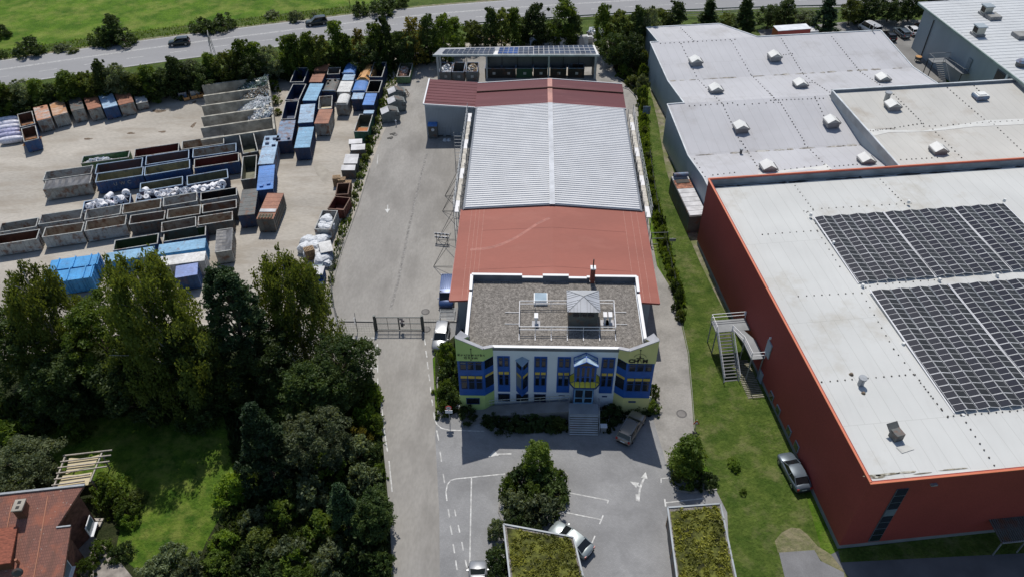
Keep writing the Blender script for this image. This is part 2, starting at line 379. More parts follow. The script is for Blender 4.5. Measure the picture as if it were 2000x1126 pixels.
# drainage channel down the drive
dc = MB(); P_ = [U(x, y) for x, y in ((834, 300), (822, 345), (810, 395), (798, 450), (786, 510), (775, 560), (763, 604))]
for a, b in zip(P_, P_[1:]):
    for o_ in (-.17, .17):
        dc.beam((a.x+o_, a.y, .055), (b.x+o_, b.y, .055), .05, .035)
    dc.beam((a.x, a.y, .052), (b.x, b.y, .052), .2, .02)
structure('drain_channel', dc, M('drain_grate', (.24, .23, .215), .8, var=.3, scale=3))
def slab(name, pix, z, mat): return sheet(name, pix, z, mat)
for i, (pts, m_) in enumerate((([(612, 325), (628, 322), (642, 333), (644, 350), (636, 360), (626, 352), (618, 340)], M('patch', (.35, .32, .27), .9)),)):
    sheet('yard_patch', pts, .054, m_)
for px, py, r in ((831, 609, .55), (833, 643, .55), (1331, 808, .6), (1188, 122, .4), (772, 264, .4)):
    c = U(px, py); mh = MB(); mh.cyl((c.x, c.y, .05), (c.x, c.y, .084), r, n=20); mh.mi = 1; mh.cyl((c.x, c.y, .05), (c.x, c.y, .09), r*.72, n=20)
    o = mh.build('manhole_cover', [M('manhole_ring', (.12, .115, .11), .8), M('manhole_fill', (.33, .29, .25) if px > 1300 else (.2, .19, .18), .9)])
    tag(o, {831: 'manhole with pale disc set in the drive beyond the gate', 833: 'dark manhole in the drive on the near side of the gate', 1331: 'pinkish round manhole on the side drive by the lawn', 1188: 'small manhole on the lane right of the solar canopy', 772: 'dark square drain in the drive below the wheeled bins'}[px], 'manhole cover')

# ---------------------------------------------------------------- vegetation
rng = np.random.default_rng(11)
def leaves_mesh(name, centres, radii, per, size, mat, flat=.0, droop=0.0, trunk=None):
    "clumps of small leaf quads round the given centres"
    C_, n = np.asarray(centres), len(centres)
    idx = np.repeat(np.arange(n), per); m = len(idx)
    d = rng.normal(size=(m, 3)); d /= np.linalg.norm(d, axis=1)[:, None]
    rr = radii[idx][:, None]*(rng.random((m, 1))**.4)
    P = C_[idx]+d*rr*np.array([1, 1, .75+0*flat])
    if droop: P[:, 2] -= rng.random(m)*droop
    a = rng.normal(size=(m, 3)); a[:, 2] *= .6; a /= np.linalg.norm(a, axis=1)[:, None]
    if droop: a = a*.45+np.array([0, 0, -1.0]); a /= np.linalg.norm(a, axis=1)[:, None]
    b = np.cross(a, rng.normal(size=(m, 3))); b /= np.linalg.norm(b, axis=1)[:, None]
    s = size*(.6+.8*rng.random((m, 1)))
    q = np.stack([P-a*s*.7, P+b*s*.32, P+a*s*.7, P-b*s*.32], 1).reshape(-1, 3)
    me = bpy.data.meshes.new(name); me.vertices.add(m*4); me.vertices.foreach_set('co', q.ravel())
    me.loops.add(m*4); me.loops.foreach_set('vertex_index', np.arange(m*4))
    me.polygons.add(m); me.polygons.foreach_set('loop_start', np.arange(m)*4); me.polygons.foreach_set('loop_total', np.full(m, 4))
    me.materials.append(mat); me.update(calc_edges=True); return me
def crown_pts(kind, h, r, n):
    "clump centres for a crown of height h, radius r"
    out = []
    k = 0
    lob = rng.random(7)*6.28
    while len(out) < n:
        k += 1
        t = rng.random(); ph = rng.random()*2*math.pi
        if kind == 'broad': z = h*(.22+.74*t); R = r*math.sqrt(max(0, 1-((t-.42)/.62)**2))
        elif kind == 'column': z = h*(.06+.92*t); R = r*(1-.75*t**2.2)*(.75+.25*min(1, t*5))
        elif kind == 'cone': z = h*(.03+.95*t); R = r*(1-t)**.85+.06*r
        elif kind == 'birch': z = h*(.2+.78*t); R = r*math.sqrt(max(0, 1-((t-.4)/.65)**2))*(.9+.15*math.sin(7*t))
        elif kind == 'pine': z = h*(.35+.63*t); R = r*(1-.65*t**1.5)
        else: z = h*(.03+.88*t); R = r*math.sqrt(max(0, 1-(t*.96)**2.2))
        R *= 1+.2*math.sin(ph*2+lob[0])+.14*math.sin(ph*3+lob[1]+t*5)+.1*math.sin(ph*5+lob[2]+t*9)
        q = (.45+.55*rng.random()**.5) if rng.random() < .8 else rng.random()
        out.append((R*q*math.cos(ph), R*q*math.sin(ph), z+rng.normal()*h*.015))
    return np.array(out)
leafA = leafmat('leaf_mid', (0.077, 0.133, 0.0196), (0.168, 0.238, 0.042), 0.48000000000000004)
leafB = leafmat('leaf_olive', (.085, .118, .025), (.18, .225, .055), 0.48000000000000004)
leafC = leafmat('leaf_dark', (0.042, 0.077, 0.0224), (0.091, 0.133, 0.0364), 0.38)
leafD = leafmat('leaf_yellow', (0.143, 0.143, 0.022), (0.242, 0.198, 0.044), 0.48000000000000004)
leafE = leafmat('leaf_grey', (0.119, 0.161, 0.084), (0.224, 0.266, 0.14), 0.43)
leafF = leafmat('leaf_bright', (0.126, 0.224, 0.028), (0.238, 0.35, 0.049), 0.5)
needle = leafmat('needle_dark', (0.028, 0.0588, 0.0252), (0.063, 0.105, 0.0392), 0.22999999999999998)
bark = M('bark_brown', (.10, .075, .055), .95, var=.3, scale=4)
bark_b = M('bark_birch', (.42, .4, .36), .85, var=.25, scale=5, stain=(.08, .07, .06), samt=.8, sscale=3)
def make_tree(name, kind, h, r, mat, nc, per, leaf, cr, bk=bark, droop=0.0, limbs=7):
    root = empty(name, (0, 0, -60))
    pts = crown_pts(kind, h, r, nc); rad = cr*(.6+.8*rng.random(nc))
    if kind in ('broad', 'column', 'birch', 'pine'):
        pts = np.vstack([pts, [[rng.normal()*r*.35, rng.normal()*r*.35, h*(.9+.1*rng.random())] for _ in range(4)]]); rad = np.append(rad, [cr*.5]*4)
    me = leaves_mesh(name+'_crown', pts, rad, per, leaf, mat, droop=droop)
    co = bpy.data.objects.new('crown', me); col.objects.link(co); par(co, root)
    t = MB(); tr = h*.018+.05; n = 6; prev = Vector((0, 0, -.1)); pr = tr
    top = h*(.9 if kind in ('cone', 'pine', 'birch') else .7 if kind != 'shrub' else .5)
    nodes = [prev]
    for k in range(1, n+1):
        q = Vector((rng.normal()*.02*h*k/n, rng.normal()*.02*h*k/n, top*k/n)); r2 = tr*(1-.85*k/n)
        t.cyl(prev, q, pr, r2, 7); prev = q; pr = r2; nodes.append(q)
    sel = rng.choice(len(pts), min(limbs, len(pts)), replace=False)
    for k in sel:
        e = Vector(pts[k]); zb = max(.12*h, e.z-(.25*h if kind != 'cone' else -.02*h)); zb = min(zb, top*.95)
        i = min(n-1, int(zb/top*n)); a = nodes[i].lerp(nodes[i+1], (zb/top*n)-i)
        m_ = a.lerp(e, .5)+Vector((0, 0, .04*h)); t.cyl(a, m_, tr*.35, tr*.2, 5, False); t.cyl(m_, e, tr*.2, tr*.07, 5, False)
    t.build('trunk', bk, root, smooth=True, world=False)
    return root
V_ = {}
def variant(key, *a, **k):
    V_[key] = [make_tree(*a[1:], **k) if False else make_tree(a[0], *a[1:], **k) for _ in range(1)][0]; V_[key]['_h'] = a[2]; V_[key]['_r'] = a[3]
specs = [
 ('hA', 'broadleaf_tree', 'column', 7, 2.3, leafA, 95, 64, .27, .62), ('hB', 'broadleaf_tree', 'broad', 7, 2.6, leafB, 95, 64, .27, .66), ('hC', 'broadleaf_tree', 'column', 7, 2.4, leafC, 95, 64, .27, .62),
 ('hD', 'broadleaf_tree', 'column', 7, 2.3, leafA, 90, 64, .27, .66), ('hE', 'broadleaf_tree', 'broad', 7, 2.7, leafC, 95, 64, .27, .66), ('hY', 'broadleaf_tree', 'column', 7, 2.0, leafD, 60, 46, .26, .55),
 ('hG', 'broadleaf_tree', 'broad', 7, 2.5, leafE, 90, 60, .26, .6),
 ('cA', 'conifer_tree', 'cone', 9, 2.4, needle, 130, 46, .36, .5), ('cB', 'conifer_tree', 'cone', 9, 2.0, leafC, 120, 46, .34, .5),
 ('sA', 'shrub', 'shrub', 2.4, 1.7, leafA, 46, 44, .24, .42), ('sB', 'shrub', 'shrub', 2.4, 1.8, leafC, 46, 44, .24, .42), ('sC', 'shrub', 'shrub', 2.2, 1.7, leafE, 46, 44, .24, .42),
 ('sD', 'shrub', 'shrub', 2.2, 1.6, leafF, 46, 44, .24, .42), ('sE', 'shrub', 'shrub', 2.3, 1.6, leafB, 46, 44, .24, .42), ('sY', 'shrub', 'shrub', 2.2, 1.5, leafD, 30, 36, .22, .4),
]
for s in specs:
    V_[s[0]] = make_tree(s[1], *s[2:]); V_[s[0]]['_h'] = float(s[3]); V_[s[0]]['_r'] = float(s[4])
used = set()
def plant(key, x, y, h, r, label, cat, group=None, z=.05, name=None):
    src = V_[key]; s = h/src['_h']; sr = r/src['_r']*.84
    if key not in used:
        used.add(key); o = src; o.location = (x, y, z); o.rotation_euler = (0, 0, rng.random()*6.28); o.scale = (sr, sr, s)
    else: o = copy_tree(src, (x, y, z), rng.random()*6.28, (sr, sr, s))
    if name: o.name = name
    tag(o, label, cat, group); return o
def top_at(px, py, h): return U(px, py, h)
# ---- trees along the main road: (variant, crown-top pixel, height, radius, label)
RT = [
 ('hA', -12, 158, 7, 2.6, 'green tree at the left edge behind the pale wrapped bales'), ('hB', 3, 164, 6, 2.3, 'light olive tree above the white bales at the left border'),
 ('hG', 28, 154, 6.5, 2.5, 'greyish feathery tree behind the open blue scrap container'), ('hA', 62, 150, 6.5, 2.4, 'round green tree behind the leftmost orange rusty container'),
 ('hC', 90, 160, 5.5, 2.2, 'low dark tree behind the second orange rusty container'), ('hA', 121, 135, 7.5, 3.0, 'broad bright tree behind the dark tarpaulin container'),
 ('hD', 145, 143, 6.5, 2.3, 'green tree right of the broad tree, behind the black container'), ('hB', 166, 136, 7, 2.4, 'yellowish green tree under the tall narrow treetop by the road'),
 ('hC', 183, 109, 9.5, 1.8, 'tall narrow dark tree poking over the road edge'), ('hG', 216, 121, 8, 2.6, 'spiky grey green tree behind the pale blue container'),
 ('hE', 236, 137, 6, 2.4, 'low dark tree behind the rightmost brown container of the row'), ('hB', 253, 138, 6, 2.4, 'olive tree behind the small white container'),
 ('hA', 281, 123, 7, 2.7, 'rounded light green tree beside the grassy road edge'), ('hE', 305, 133, 6, 2.6, 'dark tree between rounded tree and the leafy pointed tree'),
 ('hC', 328, 104, 8.5, 2.2, 'pointed leafy dark green tree against the grey road'), ('hE', 345, 120, 6.5, 2.6, 'dark low tree behind the small grey skips'),
 ('hG', 366, 113, 6.5, 2.4, 'grey green tree left of the lattice road sign'), ('hA', 402, 98, 7.5, 2.0, 'small pointed tree just at the foot of the lattice sign'),
 ('hE', 388, 122, 6, 2.6, 'dark bush-like tree in front of the lattice sign'), ('hB', 437, 92, 8, 2.6, 'olive tree right of the lattice sign'),
 ('hD', 465, 70, 9.5, 2.4, 'tall upright tree above the glass bays'), ('hA', 490, 76, 8.5, 2.4, 'tree with loose top behind the back bay wall'),
 ('hG', 518, 84, 8, 2.4, 'pale green tree above the right end of the bays'), ('hE', 478, 105, 7, 2.8, 'dark crown in front of the tall upright tree'),
 ('hD', 552, 64, 9, 2.4, 'tree with pointed light tips left of the gap, above the rust containers'), ('hA', 569, 62, 9, 2.3, 'green tree above the open blue containers'),
 ('hD', 595, 56, 9.5, 2.4, 'green tree behind the two rusty roofed containers'), ('hB', 614, 60, 9, 2.3, 'olive tree just below the dark van on the road'),
 ('hA', 648, 33, 10.5, 2.6, 'tall bright tree hiding the rear of the dark van'), ('hD', 668, 60, 8.5, 2.2, 'green tree right of the tall bright tree'),
 ('hY', 697, 50, 9, 1.9, 'yellow tipped narrow tree above the blue domed container'), ('hC', 746, 24, 11, 2.0, 'dark spire-like tree above the open blue containers on the right'),
 ('hA', 727, 40, 10, 2.8, 'wide green tree left of the dark spire'), ('hE', 712, 85, 6.5, 2.8, 'dark low tree behind the orange container'),
 ('hY', 803, 26, 10.5, 2.6, 'yellowing autumn tree beside the road'), ('hE', 780, 55, 8, 2.6, 'dark tree under the yellowing tree'),
 ('hC', 833, 21, 10.5, 2.6, 'dark green tree immediately right of the yellowing tree'), ('hD', 864, 20, 10.5, 2.6, 'green tree second to the right of the yellowing tree'),
 ('hA', 887, 30, 8, 2.4, 'green tree above the left end of the solar canopy'), ('hB', 921, 36, 6.5, 2.0, 'small lime green tree next to the guard rail start'),
 ('hG', 930, 54, 4, 2.2, 'pale willow-like bush tree behind the solar canopy'), ('hC', 957, 8, 9, 2.2, 'tall dark tree with leafy top left of the pale gap'),
 ('hB', 978, 12, 8.5, 2.2, 'tree with pale olive top above the solar roof'), ('hA', 1004, 11, 8.5, 2.4, 'green tree above the middle of the solar roof'),
 ('hC', 1048, 0, 9.5, 3.2, 'large dark full tree behind the solar canopy'), ('hD', 1104, -6, 10, 3.3, 'large leafy tree left of the guard rail gap'),
 ('hE', 1025, 30, 6, 2.6, 'dark tree before the large full tree'), ('hC', 1122, 22, 7, 2.2, 'dark tree behind the white junk on the canopy'),
 ('hE', 1078, 34, 5.5, 2.6, 'dark shaded tree above the barrels behind the canopy'),
 ('hD', 1183, 0, 11, 2.2, 'narrow tree right of the guard rail gap'), ('hB', 1212, 16, 9.5, 2.8, 'yellow green wide tree above the pile of bags'),
 ('hC', 1250, 4, 11, 2.6, 'dark tree left of the grey factory corner'), ('hG', 1273, 6, 10.5, 2.0, 'slim grey green tree near the grey factory corner'),
 ('hB', 1296, 14, 5.5, 2.4, 'light green low tree above the factory corner'), ('hC', 1326, -2, 7.5, 2.8, 'dark brown green conical tree above the first roof corner'),
 ('hE', 1205, 62, 7.5, 2.8, 'shaded tree beside the lane behind the canopy'), ('hE', 1240, 60, 8, 2.6, 'dark shaded tree between lane and grey factory'),
 ('cB', 1390, -6, 7.5, 2.8, 'rounded conical tree standing alone behind the grey roof'), ('hB', 1424, 24, 4, 1.8, 'small olive tree beside the second conical tree'),
 ('cB', 1463, -10, 9.5, 3.2, 'big dark conical tree behind the roof notch'), ('hE', 1508, 6, 5.5, 2.4, 'dark pointed tree left of the red lorry'),
 ('hC', 1543, -6, 6.5, 2.8, 'dark round tree behind the red lorry'), ('hG', 1580, 20, 4.5, 2.6, 'silvery bush tree right of the red lorry'),
 ('cA', 1625, -16, 9.5, 3.4, 'very dark wide conifer between lorry and van'), ('hB', 1672, -8, 6.3, 2.4, 'olive tree left of the white van'),
 ('hC', 1706, -14, 6.5, 3.0, 'dark full tree behind the white van'), ('hE', 1750, -16, 6.5, 3.2, 'dark tree behind the parked cars'),
 ('hE', 1795, -26, 7.5, 3.2, 'dark tree at the corner of the far right hall'), ('cA', 1850, -46, 6, 3.2, 'dark conifer at the top edge behind the far hall'),
 ('hC', 1905, -46, 6, 3.2, 'dark tree at the top edge near the roof vents'), ('cA', 1960, -46, 6, 3.4, 'dark conifer at the top right corner'),
]
for v, px, py, h, r, lab in RT:
    p = top_at(px, py, h); plant(v, p.x, p.y, h*.9, r*1.08, lab, 'tree', 'trees along the main road')
# lower dark hedge line at their feet (hedge bushes, each its own shrub)
hx = [(-5, 196), (22, 196), (50, 196), (80, 190), (108, 184), (136, 180), (160, 176), (186, 170), (212, 166), (238, 166), (262, 164), (288, 162), (314, 158), (340, 152), (366, 146), (392, 142), (420, 138), (448, 132), (476, 128), (505, 124), (532, 124), (556, 120), (590, 116), (622, 113), (652, 110), (684, 106), (716, 102), (745, 100), (775, 97), (806, 92), (835, 88)]
hn = ['left of the white bales', 'behind the white bales', 'behind the blue scrap container', 'behind the leftmost rusty container', 'behind the second rusty container', 'behind the black container', 'between black and brown container', 'behind the brown container with grey front', 'behind the pale blue container', 'behind the last brown container', 'behind the white topped container', 'right of the white topped container', 'above the dark oil spot', 'left of the grey skips', 'behind the left grey skip', 'behind the orange skips', 'behind the tan crates', 'behind the grey crates', 'behind the heap of green glass', 'behind the corner of the bay walls', 'right of the bay corner', 'left of the open blue container', 'behind the first open blue container', 'behind the rear rusty container', 'behind the olive rimmed container', 'behind the domed blue container', 'behind the orange container', 'behind the tall open blue container', 'behind the rubble skip', 'behind the small white sign', 'at the left canopy corner']
for i, ((px, py), n_) in enumerate(zip(hx, hn)):
    p = U(px, py, 3.2); plant(['hE', 'hC', 'sB', 'hE'][i % 4], p.x, p.y, 3.0+.8*rng.random(), 2.6, 'low dark hedge bush '+n_, 'hedge bush', 'dark hedge at the foot of the road trees', name='hedge_bush')
# ---- bushes across the road
for v, px, py, h, r, lab in [('sB', 45, 72, 4.6, 4.2, 'big dark bush left in the meadow verge'), ('hC', 211, 30, 7.5, 3.0, 'tallest dark bush of the group beyond the road'), ('sB', 186, 55, 4.6, 3.2, 'left low bush of the group beyond the road'), ('sB', 237, 58, 4.2, 3.4, 'right low bush of the group beyond the road'), ('sB', 205, 62, 3.5, 3.5, 'middle low bush beneath the tallest meadow bush'),
                              ('sB', 386, 35, 3.8, 3.2, 'left one of twin dark bushes beyond the first car'), ('sB', 432, 28, 4.2, 3.6, 'right one of twin dark bushes beyond the first car'), ('sB', 408, 38, 3.4, 3.0, 'bush filling the gap between the twin dark bushes'),
                              ('sC', 575, 22, 3.0, 2.2, 'small bush left of the dark van on the verge'), ('sC', 613, 24, 2.0, 1.4, 'tiny shrub on the verge above the dark van'), ('sB', 700, 4, 4, 2.6, 'dark bush right of the bare sapling on the verge'), ('sB', 745, -8, 5, 4.4, 'large dark bush at the top edge beyond the road'), ('sB', 777, -10, 3.6, 2.5, 'low bush at the top edge right of the large one'),
                              ('sB', -2, 95, 2.4, 1.6, 'small dark bush at the left edge of the verge'), ('sB', -4, 48, 3.5, 2.4, 'bush cut by the left edge in the meadow'), ('sC', 118, 88, 1.6, 2.4, 'flat scrubby shrub on the verge between bushes'), ('sC', 528, 22, 1.8, 2.4, 'pale scrub at the left of the small verge bush'), ('sE', 140, 94, 1.2, 1.6, 'orange tinged weed clump on the verge')]:
    h *= .75; p = top_at(px, py, h); plant(v, p.x, p.y, h, r*.85, lab, 'bush', 'bushes on the far side of the road')
# ---- big garden trees behind the yard
def big(name, kind, h, r, mat, nc, per, leaf, cr, px, py, label, cat, **k):
    o = make_tree(name, kind, h*.97, r*.96, mat, nc, int(per*1.6), leaf*.68, cr*.85, **k); px -= 14 if kind == 'birch' else 0; p = top_at(px, py, h)
    o.location = (p.x, p.y, .05); tag(o, label, cat); return o
big('birch_tree', 'birch', 21, 6.2, leafB, 360, 66, .38, .8, 262, 500, 'tall spreading birch with drooping twigs before the blue containers', 'birch tree', bk=bark_b, droop=2.0, limbs=26)
big('birch_tree', 'birch', 17, 4.6, leafB, 240, 60, .36, .75, 45, 524, 'birch at the left edge with grey green thin crown', 'birch tree', bk=bark_b, droop=1.6, limbs=20)
big('birch_tree', 'birch', 16, 5.2, leafB, 300, 66, .36, .75, 560, 500, 'rounded birch left of the gate fence', 'birch tree', bk=bark_b, droop=1.8, limbs=22)
big('pine_tree', 'pine', 18, 4.0, needle, 230, 60, .36, .7, 425, 522, 'dark needled pine between the two larger birches', 'pine tree', limbs=18)
big('broadleaf_tree', 'broad', 13, 4.2, leafA, 190, 60, .36, .8, 165, 585, 'yellow green maple low before the big birch', 'tree', limbs=12)
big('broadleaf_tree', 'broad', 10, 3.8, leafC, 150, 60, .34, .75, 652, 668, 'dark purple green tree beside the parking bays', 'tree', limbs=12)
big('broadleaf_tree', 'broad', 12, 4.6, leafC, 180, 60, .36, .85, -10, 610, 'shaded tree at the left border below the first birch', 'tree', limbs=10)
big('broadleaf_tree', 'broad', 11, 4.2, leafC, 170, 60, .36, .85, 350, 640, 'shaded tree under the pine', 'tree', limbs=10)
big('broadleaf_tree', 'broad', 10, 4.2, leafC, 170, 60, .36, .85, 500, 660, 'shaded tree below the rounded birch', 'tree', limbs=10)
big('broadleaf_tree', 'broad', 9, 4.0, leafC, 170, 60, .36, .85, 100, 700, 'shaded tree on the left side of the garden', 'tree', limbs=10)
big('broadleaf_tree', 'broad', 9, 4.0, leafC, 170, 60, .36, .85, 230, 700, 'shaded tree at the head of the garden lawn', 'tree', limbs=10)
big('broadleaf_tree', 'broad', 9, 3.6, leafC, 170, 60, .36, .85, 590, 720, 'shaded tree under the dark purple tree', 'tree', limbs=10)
big('spruce_tree', 'cone', 12.5, 3.0, needle, 260, 60, .36, .5, 483, 785, 'pointed dark spruce standing at the right of the lawn', 'spruce tree', limbs=10)
big('broadleaf_tree', 'broad', 8, 3.6, leafE, 150, 60, .32, .7, 600, 815, 'grey green whitebeam right of the spruce', 'tree', limbs=10)
big('apple_tree', 'broad', 5.5, 3.6, leafE, 130, 60, .28, .6, 30, 880, 'pale fruit tree beside the pergola', 'tree', limbs=10)
big('conifer_tree', 'cone', 8, 2.2, needle, 150, 56, .3, .45, 660, 945, 'dark columnar conifer at the lower right of the garden', 'conifer tree', limbs=6)
big('broadleaf_tree', 'broad', 6, 2.0, leafC, 110, 60, .3, .55, 722, 972, 'dark bronze tree overhanging the drive', 'tree', limbs=8)
GS = [
 ('sD', 440, 935, 3.4, 2.0, 'lime green shrub on the edge of the lawn'), ('sA', 700, 745, 4, 2.3, 'green shrub at the corner of the parking bays'), ('sD', 722, 752, 3, 1.5, 'bright leafy shrub next to the drive kerb'), ('sA', 640, 760, 4, 2.6, 'shrub left of the parking bays corner'),
 ('sD', 705, 795, 3, 1.8, 'fern-like bright shrub by the drive'), ('sY', 695, 830, 2.8, 1.7, 'yellow flowering shrub near the drive'), ('sC', 690, 862, 3.2, 2.2, 'grey brown shrub below the yellow one'), ('sA', 728, 812, 2.4, 1.4, 'narrow green shrub along the kerb'), ('sB', 722, 870, 2.4, 1.3, 'dark shrub against the kerb of the drive'),
 ('sC', 706, 912, 2.8, 1.9, 'round clipped grey green shrub'), ('sA', 738, 905, 2.0, .9, 'small shrub on the kerb beside the round clipped one'), ('sA', 640, 885, 3.5, 2.3, 'light leafed shrub between whitebeam and round shrub'), ('sB', 560, 930, 3, 2.2, 'dark shrub below the whitebeam'),
 ('sA', 545, 985, 2.8, 1.8, 'green shrub below the spruce'), ('sC', 490, 1000, 2.2, 1.6, 'grey shrub at the foot of the spruce'), ('sE', 500, 1040, 2.4, 1.8, 'olive shrub at the right corner of the lawn'), ('sD', 430, 1045, 1.8, 1.4, 'bright perennial clump on the lawn corner'), ('sA', 420, 1085, 2, 1.6, 'green shrub on the lower right rim of the lawn'),
 ('sC', 600, 940, 3.4, 2.4, 'silver green juniper in the garden bed'), ('sC', 560, 1060, 2.8, 2.2, 'silvery spreading shrub in the lower garden'), ('sD', 570, 1085, 2.6, 1.8, 'yellow green shrub at the lower garden edge'), ('sB', 480, 1080, 2.6, 2.0, 'dark shrub near the bottom edge by the lawn'), ('sA', 620, 1010, 3, 2.2, 'leafy shrub left of the columnar conifer'),
 ('sC', 640, 1075, 3, 2.4, 'grey shrub below the columnar conifer'), ('sB', 695, 1060, 3.0, 2.3, 'dark shrub below the bronze tree'), ('sB', 735, 1085, 2.6, 1.5, 'dark shrub at the bottom beside the drive'), ('sA', 590, 1120, 2.6, 2.2, 'shrub cut by the bottom edge right of centre garden'), ('sB', 520, 1120, 2.4, 2, 'shrub cut by the bottom edge left of it'),
 ('sC', 320, 1080, 2.2, 2.0, 'dark juniper below the lawn'), ('sC', 365, 1095, 2, 1.6, 'juniper right of the first below the lawn'), ('sC', 290, 1105, 1.8, 1.6, 'low juniper at the bottom edge'), ('sA', 195, 930, 3.2, 1.9, 'climbing plant mound at the pergola corner'), ('sA', 212, 955, 2.6, 1.6, 'rounded shrub right of the pergola'), ('sA', 235, 985, 2.2, 1.5, 'bright shrub between house and lawn'),
 ('sB', 235, 1068, 1.5, 1.1, 'clipped dark box ball by the terrace'), ('sB', 218, 1075, 1.3, .8, 'small clipped box ball by the terrace'), ('sA', 190, 1060, 1.6, 1.1, 'shrub at the foot of the house wall'), ('sA', 165, 1095, 1.8, 1.2, 'shrub growing at the house corner near the bottom'), ('sE', 262, 960, 1.6, 1.2, 'yellowish shrub left on the lawn rim'), ('sD', 245, 1010, 1.4, 1.0, 'small bright shrub on the lawn rim near the house'),
 ('sA', 10, 830, 3.5, 2.6, 'dark leafy bush above the fruit tree'), ('sA', 130, 820, 2.8, 1.8, 'light tipped bush above the pergola'), ('sB', 75, 940, 2.4, 1.6, 'dark bush between fruit tree and pergola'), ('sA', 30, 950, 1.8, 1.8, 'flowering bush along the roof ridge'),
 ('sB', 380, 800, 2.6, 2.2, 'shaded bush at the top of the lawn'), ('sB', 300, 770, 3, 2.4, 'dark bush in the shade under the big birch'), ('sB', 180, 770, 3, 2.4, 'dark bush at the shaded left of the lawn'), ('sB', 60, 790, 3, 2.6, 'dark bush in the shade at the left edge'), ('sB', 560, 800, 3.5, 2.8, 'dark bush between spruce and whitebeam'), ('sB', 660, 700, 3, 2.2, 'dark bush under the purple tree'), ('sB', 430, 760, 3.2, 2.6, 'shaded bush above the spruce top'),
]
for v, px, py, h, r, lab in GS:
    p = top_at(px, py, h); plant(v, p.x, p.y, h, r, lab, 'shrub', 'garden shrubs')
# ---- parking lot and office beds
PL_ = [
 ('hA', 1052, 872, 4.8, 2.2, 'leafy green tree on the parking island', 'tree'), ('sB', 1018, 920, 2.6, 2.0, 'dark shrub on the left of the parking island', 'shrub'), ('sB', 1075, 928, 2.8, 2.2, 'dark shrub on the right of the parking island', 'shrub'), ('sA', 1040, 950, 2.4, 2.0, 'leafy shrub in the middle of the parking island', 'shrub'), ('sC', 1010, 968, 2.6, 1.8, 'grey willow shrub at the island edge above the green roof', 'shrub'), ('sC', 1060, 975, 2.6, 2.2, 'grey brown shrub on the island near the parking lines', 'shrub'), ('sB', 1088, 950, 2.0, 1.5, 'dark shrub at the right tip of the island', 'shrub'), ('sB', 1020, 1005, 2.2, 1.8, 'dark shrub close above the carport roof', 'shrub'), ('sA', 995, 935, 2.0, 1.2, 'pointed shrub on the island left tip', 'shrub'),
 ('sC', 972, 1020, 2.4, 1.2, 'bare reddish shrub left of the carport', 'shrub'), ('sB', 975, 1068, 2.4, 1.6, 'dark shrub beside the carport wall', 'shrub'), ('sB', 968, 1105, 2.4, 1.4, 'dark shrub at the bottom beside the carport wall', 'shrub'),
 ('hA', 1352, 860, 5.2, 2.5, 'young green tree right of the parking lot', 'tree'), ('sE', 1340, 920, 1.6, 1.6, 'reddish low shrub under the young tree', 'shrub'), ('sB', 1375, 925, 1.6, 1.5, 'dark low shrub right under the young tree', 'shrub'),
 ('sA', 1222, 128, 2.2, 1.6, 'leafy shrub in the lane bend behind the hall', 'shrub'), ('sE', 1236, 150, 1.8, 1.6, 'yellowish shrub in the lane bend near the grey factory', 'shrub'), ('sA', 1212, 108, 2.4, 1.6, 'shrub at the top of the lane bend', 'shrub'), ('sD', 1436, 900, .9, .9, 'single leafy weed on the strip lawn', 'weed'), ('sD', 1453, 957, .5, .5, 'small weed lower on the strip lawn', 'weed'),
 ('sA', 872, 668, 4.4, 1.8, 'green tree-like shrub at the left office corner', 'shrub'), ('sB', 878, 708, 3.4, 1.8, 'dark shrub beside the left office wall', 'shrub'), ('sA', 870, 748, 2.6, 1.6, 'shrub behind the silver car bed', 'shrub'), ('sB', 888, 760, 2.6, 1.5, 'dark shrub below the left office wing', 'shrub'), ('sA', 868, 785, 1.8, 1.2, 'shrub near the round road sign', 'shrub'), ('sB', 912, 800, 1.4, 1.3, 'low shrub under the ramp start', 'shrub'),
 ('sB', 1215, 760, 1.8, 2.0, 'dark bush right of the office entrance', 'shrub'), ('sB', 1195, 800, 1.4, 1.6, 'dark bush between stairs and grey van', 'shrub'), ('sB', 1245, 790, 1.2, 1.6, 'dark bush above the grey van', 'shrub'), ('sA', 1279, 750, 2.4, .8, 'climbing shrub at the right office corner', 'shrub'), ('sA', 1276, 785, 1.6, 1.0, 'green shrub at the right end of the office bed', 'shrub'),
 ('sB', 965, 818, 1.1, 1.5, 'dark ground shrub at the left of the ramp bed', 'shrub'), ('sB', 1000, 815, 1.2, 1.7, 'dark ground shrub in the ramp bed', 'shrub'), ('sB', 1035, 813, 1.2, 1.7, 'dark ground shrub at the middle of the ramp bed', 'shrub'), ('sB', 1068, 812, 1.2, 1.7, 'dark ground shrub near the stairs', 'shrub'), ('sE', 1092, 818, 1.4, 1.2, 'light tipped shrub against the stair wall', 'shrub'),
]
for v, px, py, h, r, lab, c_ in PL_:
    p = top_at(px, py, h); plant(v, p.x, p.y, h, r, lab, c_)
tops = MB()
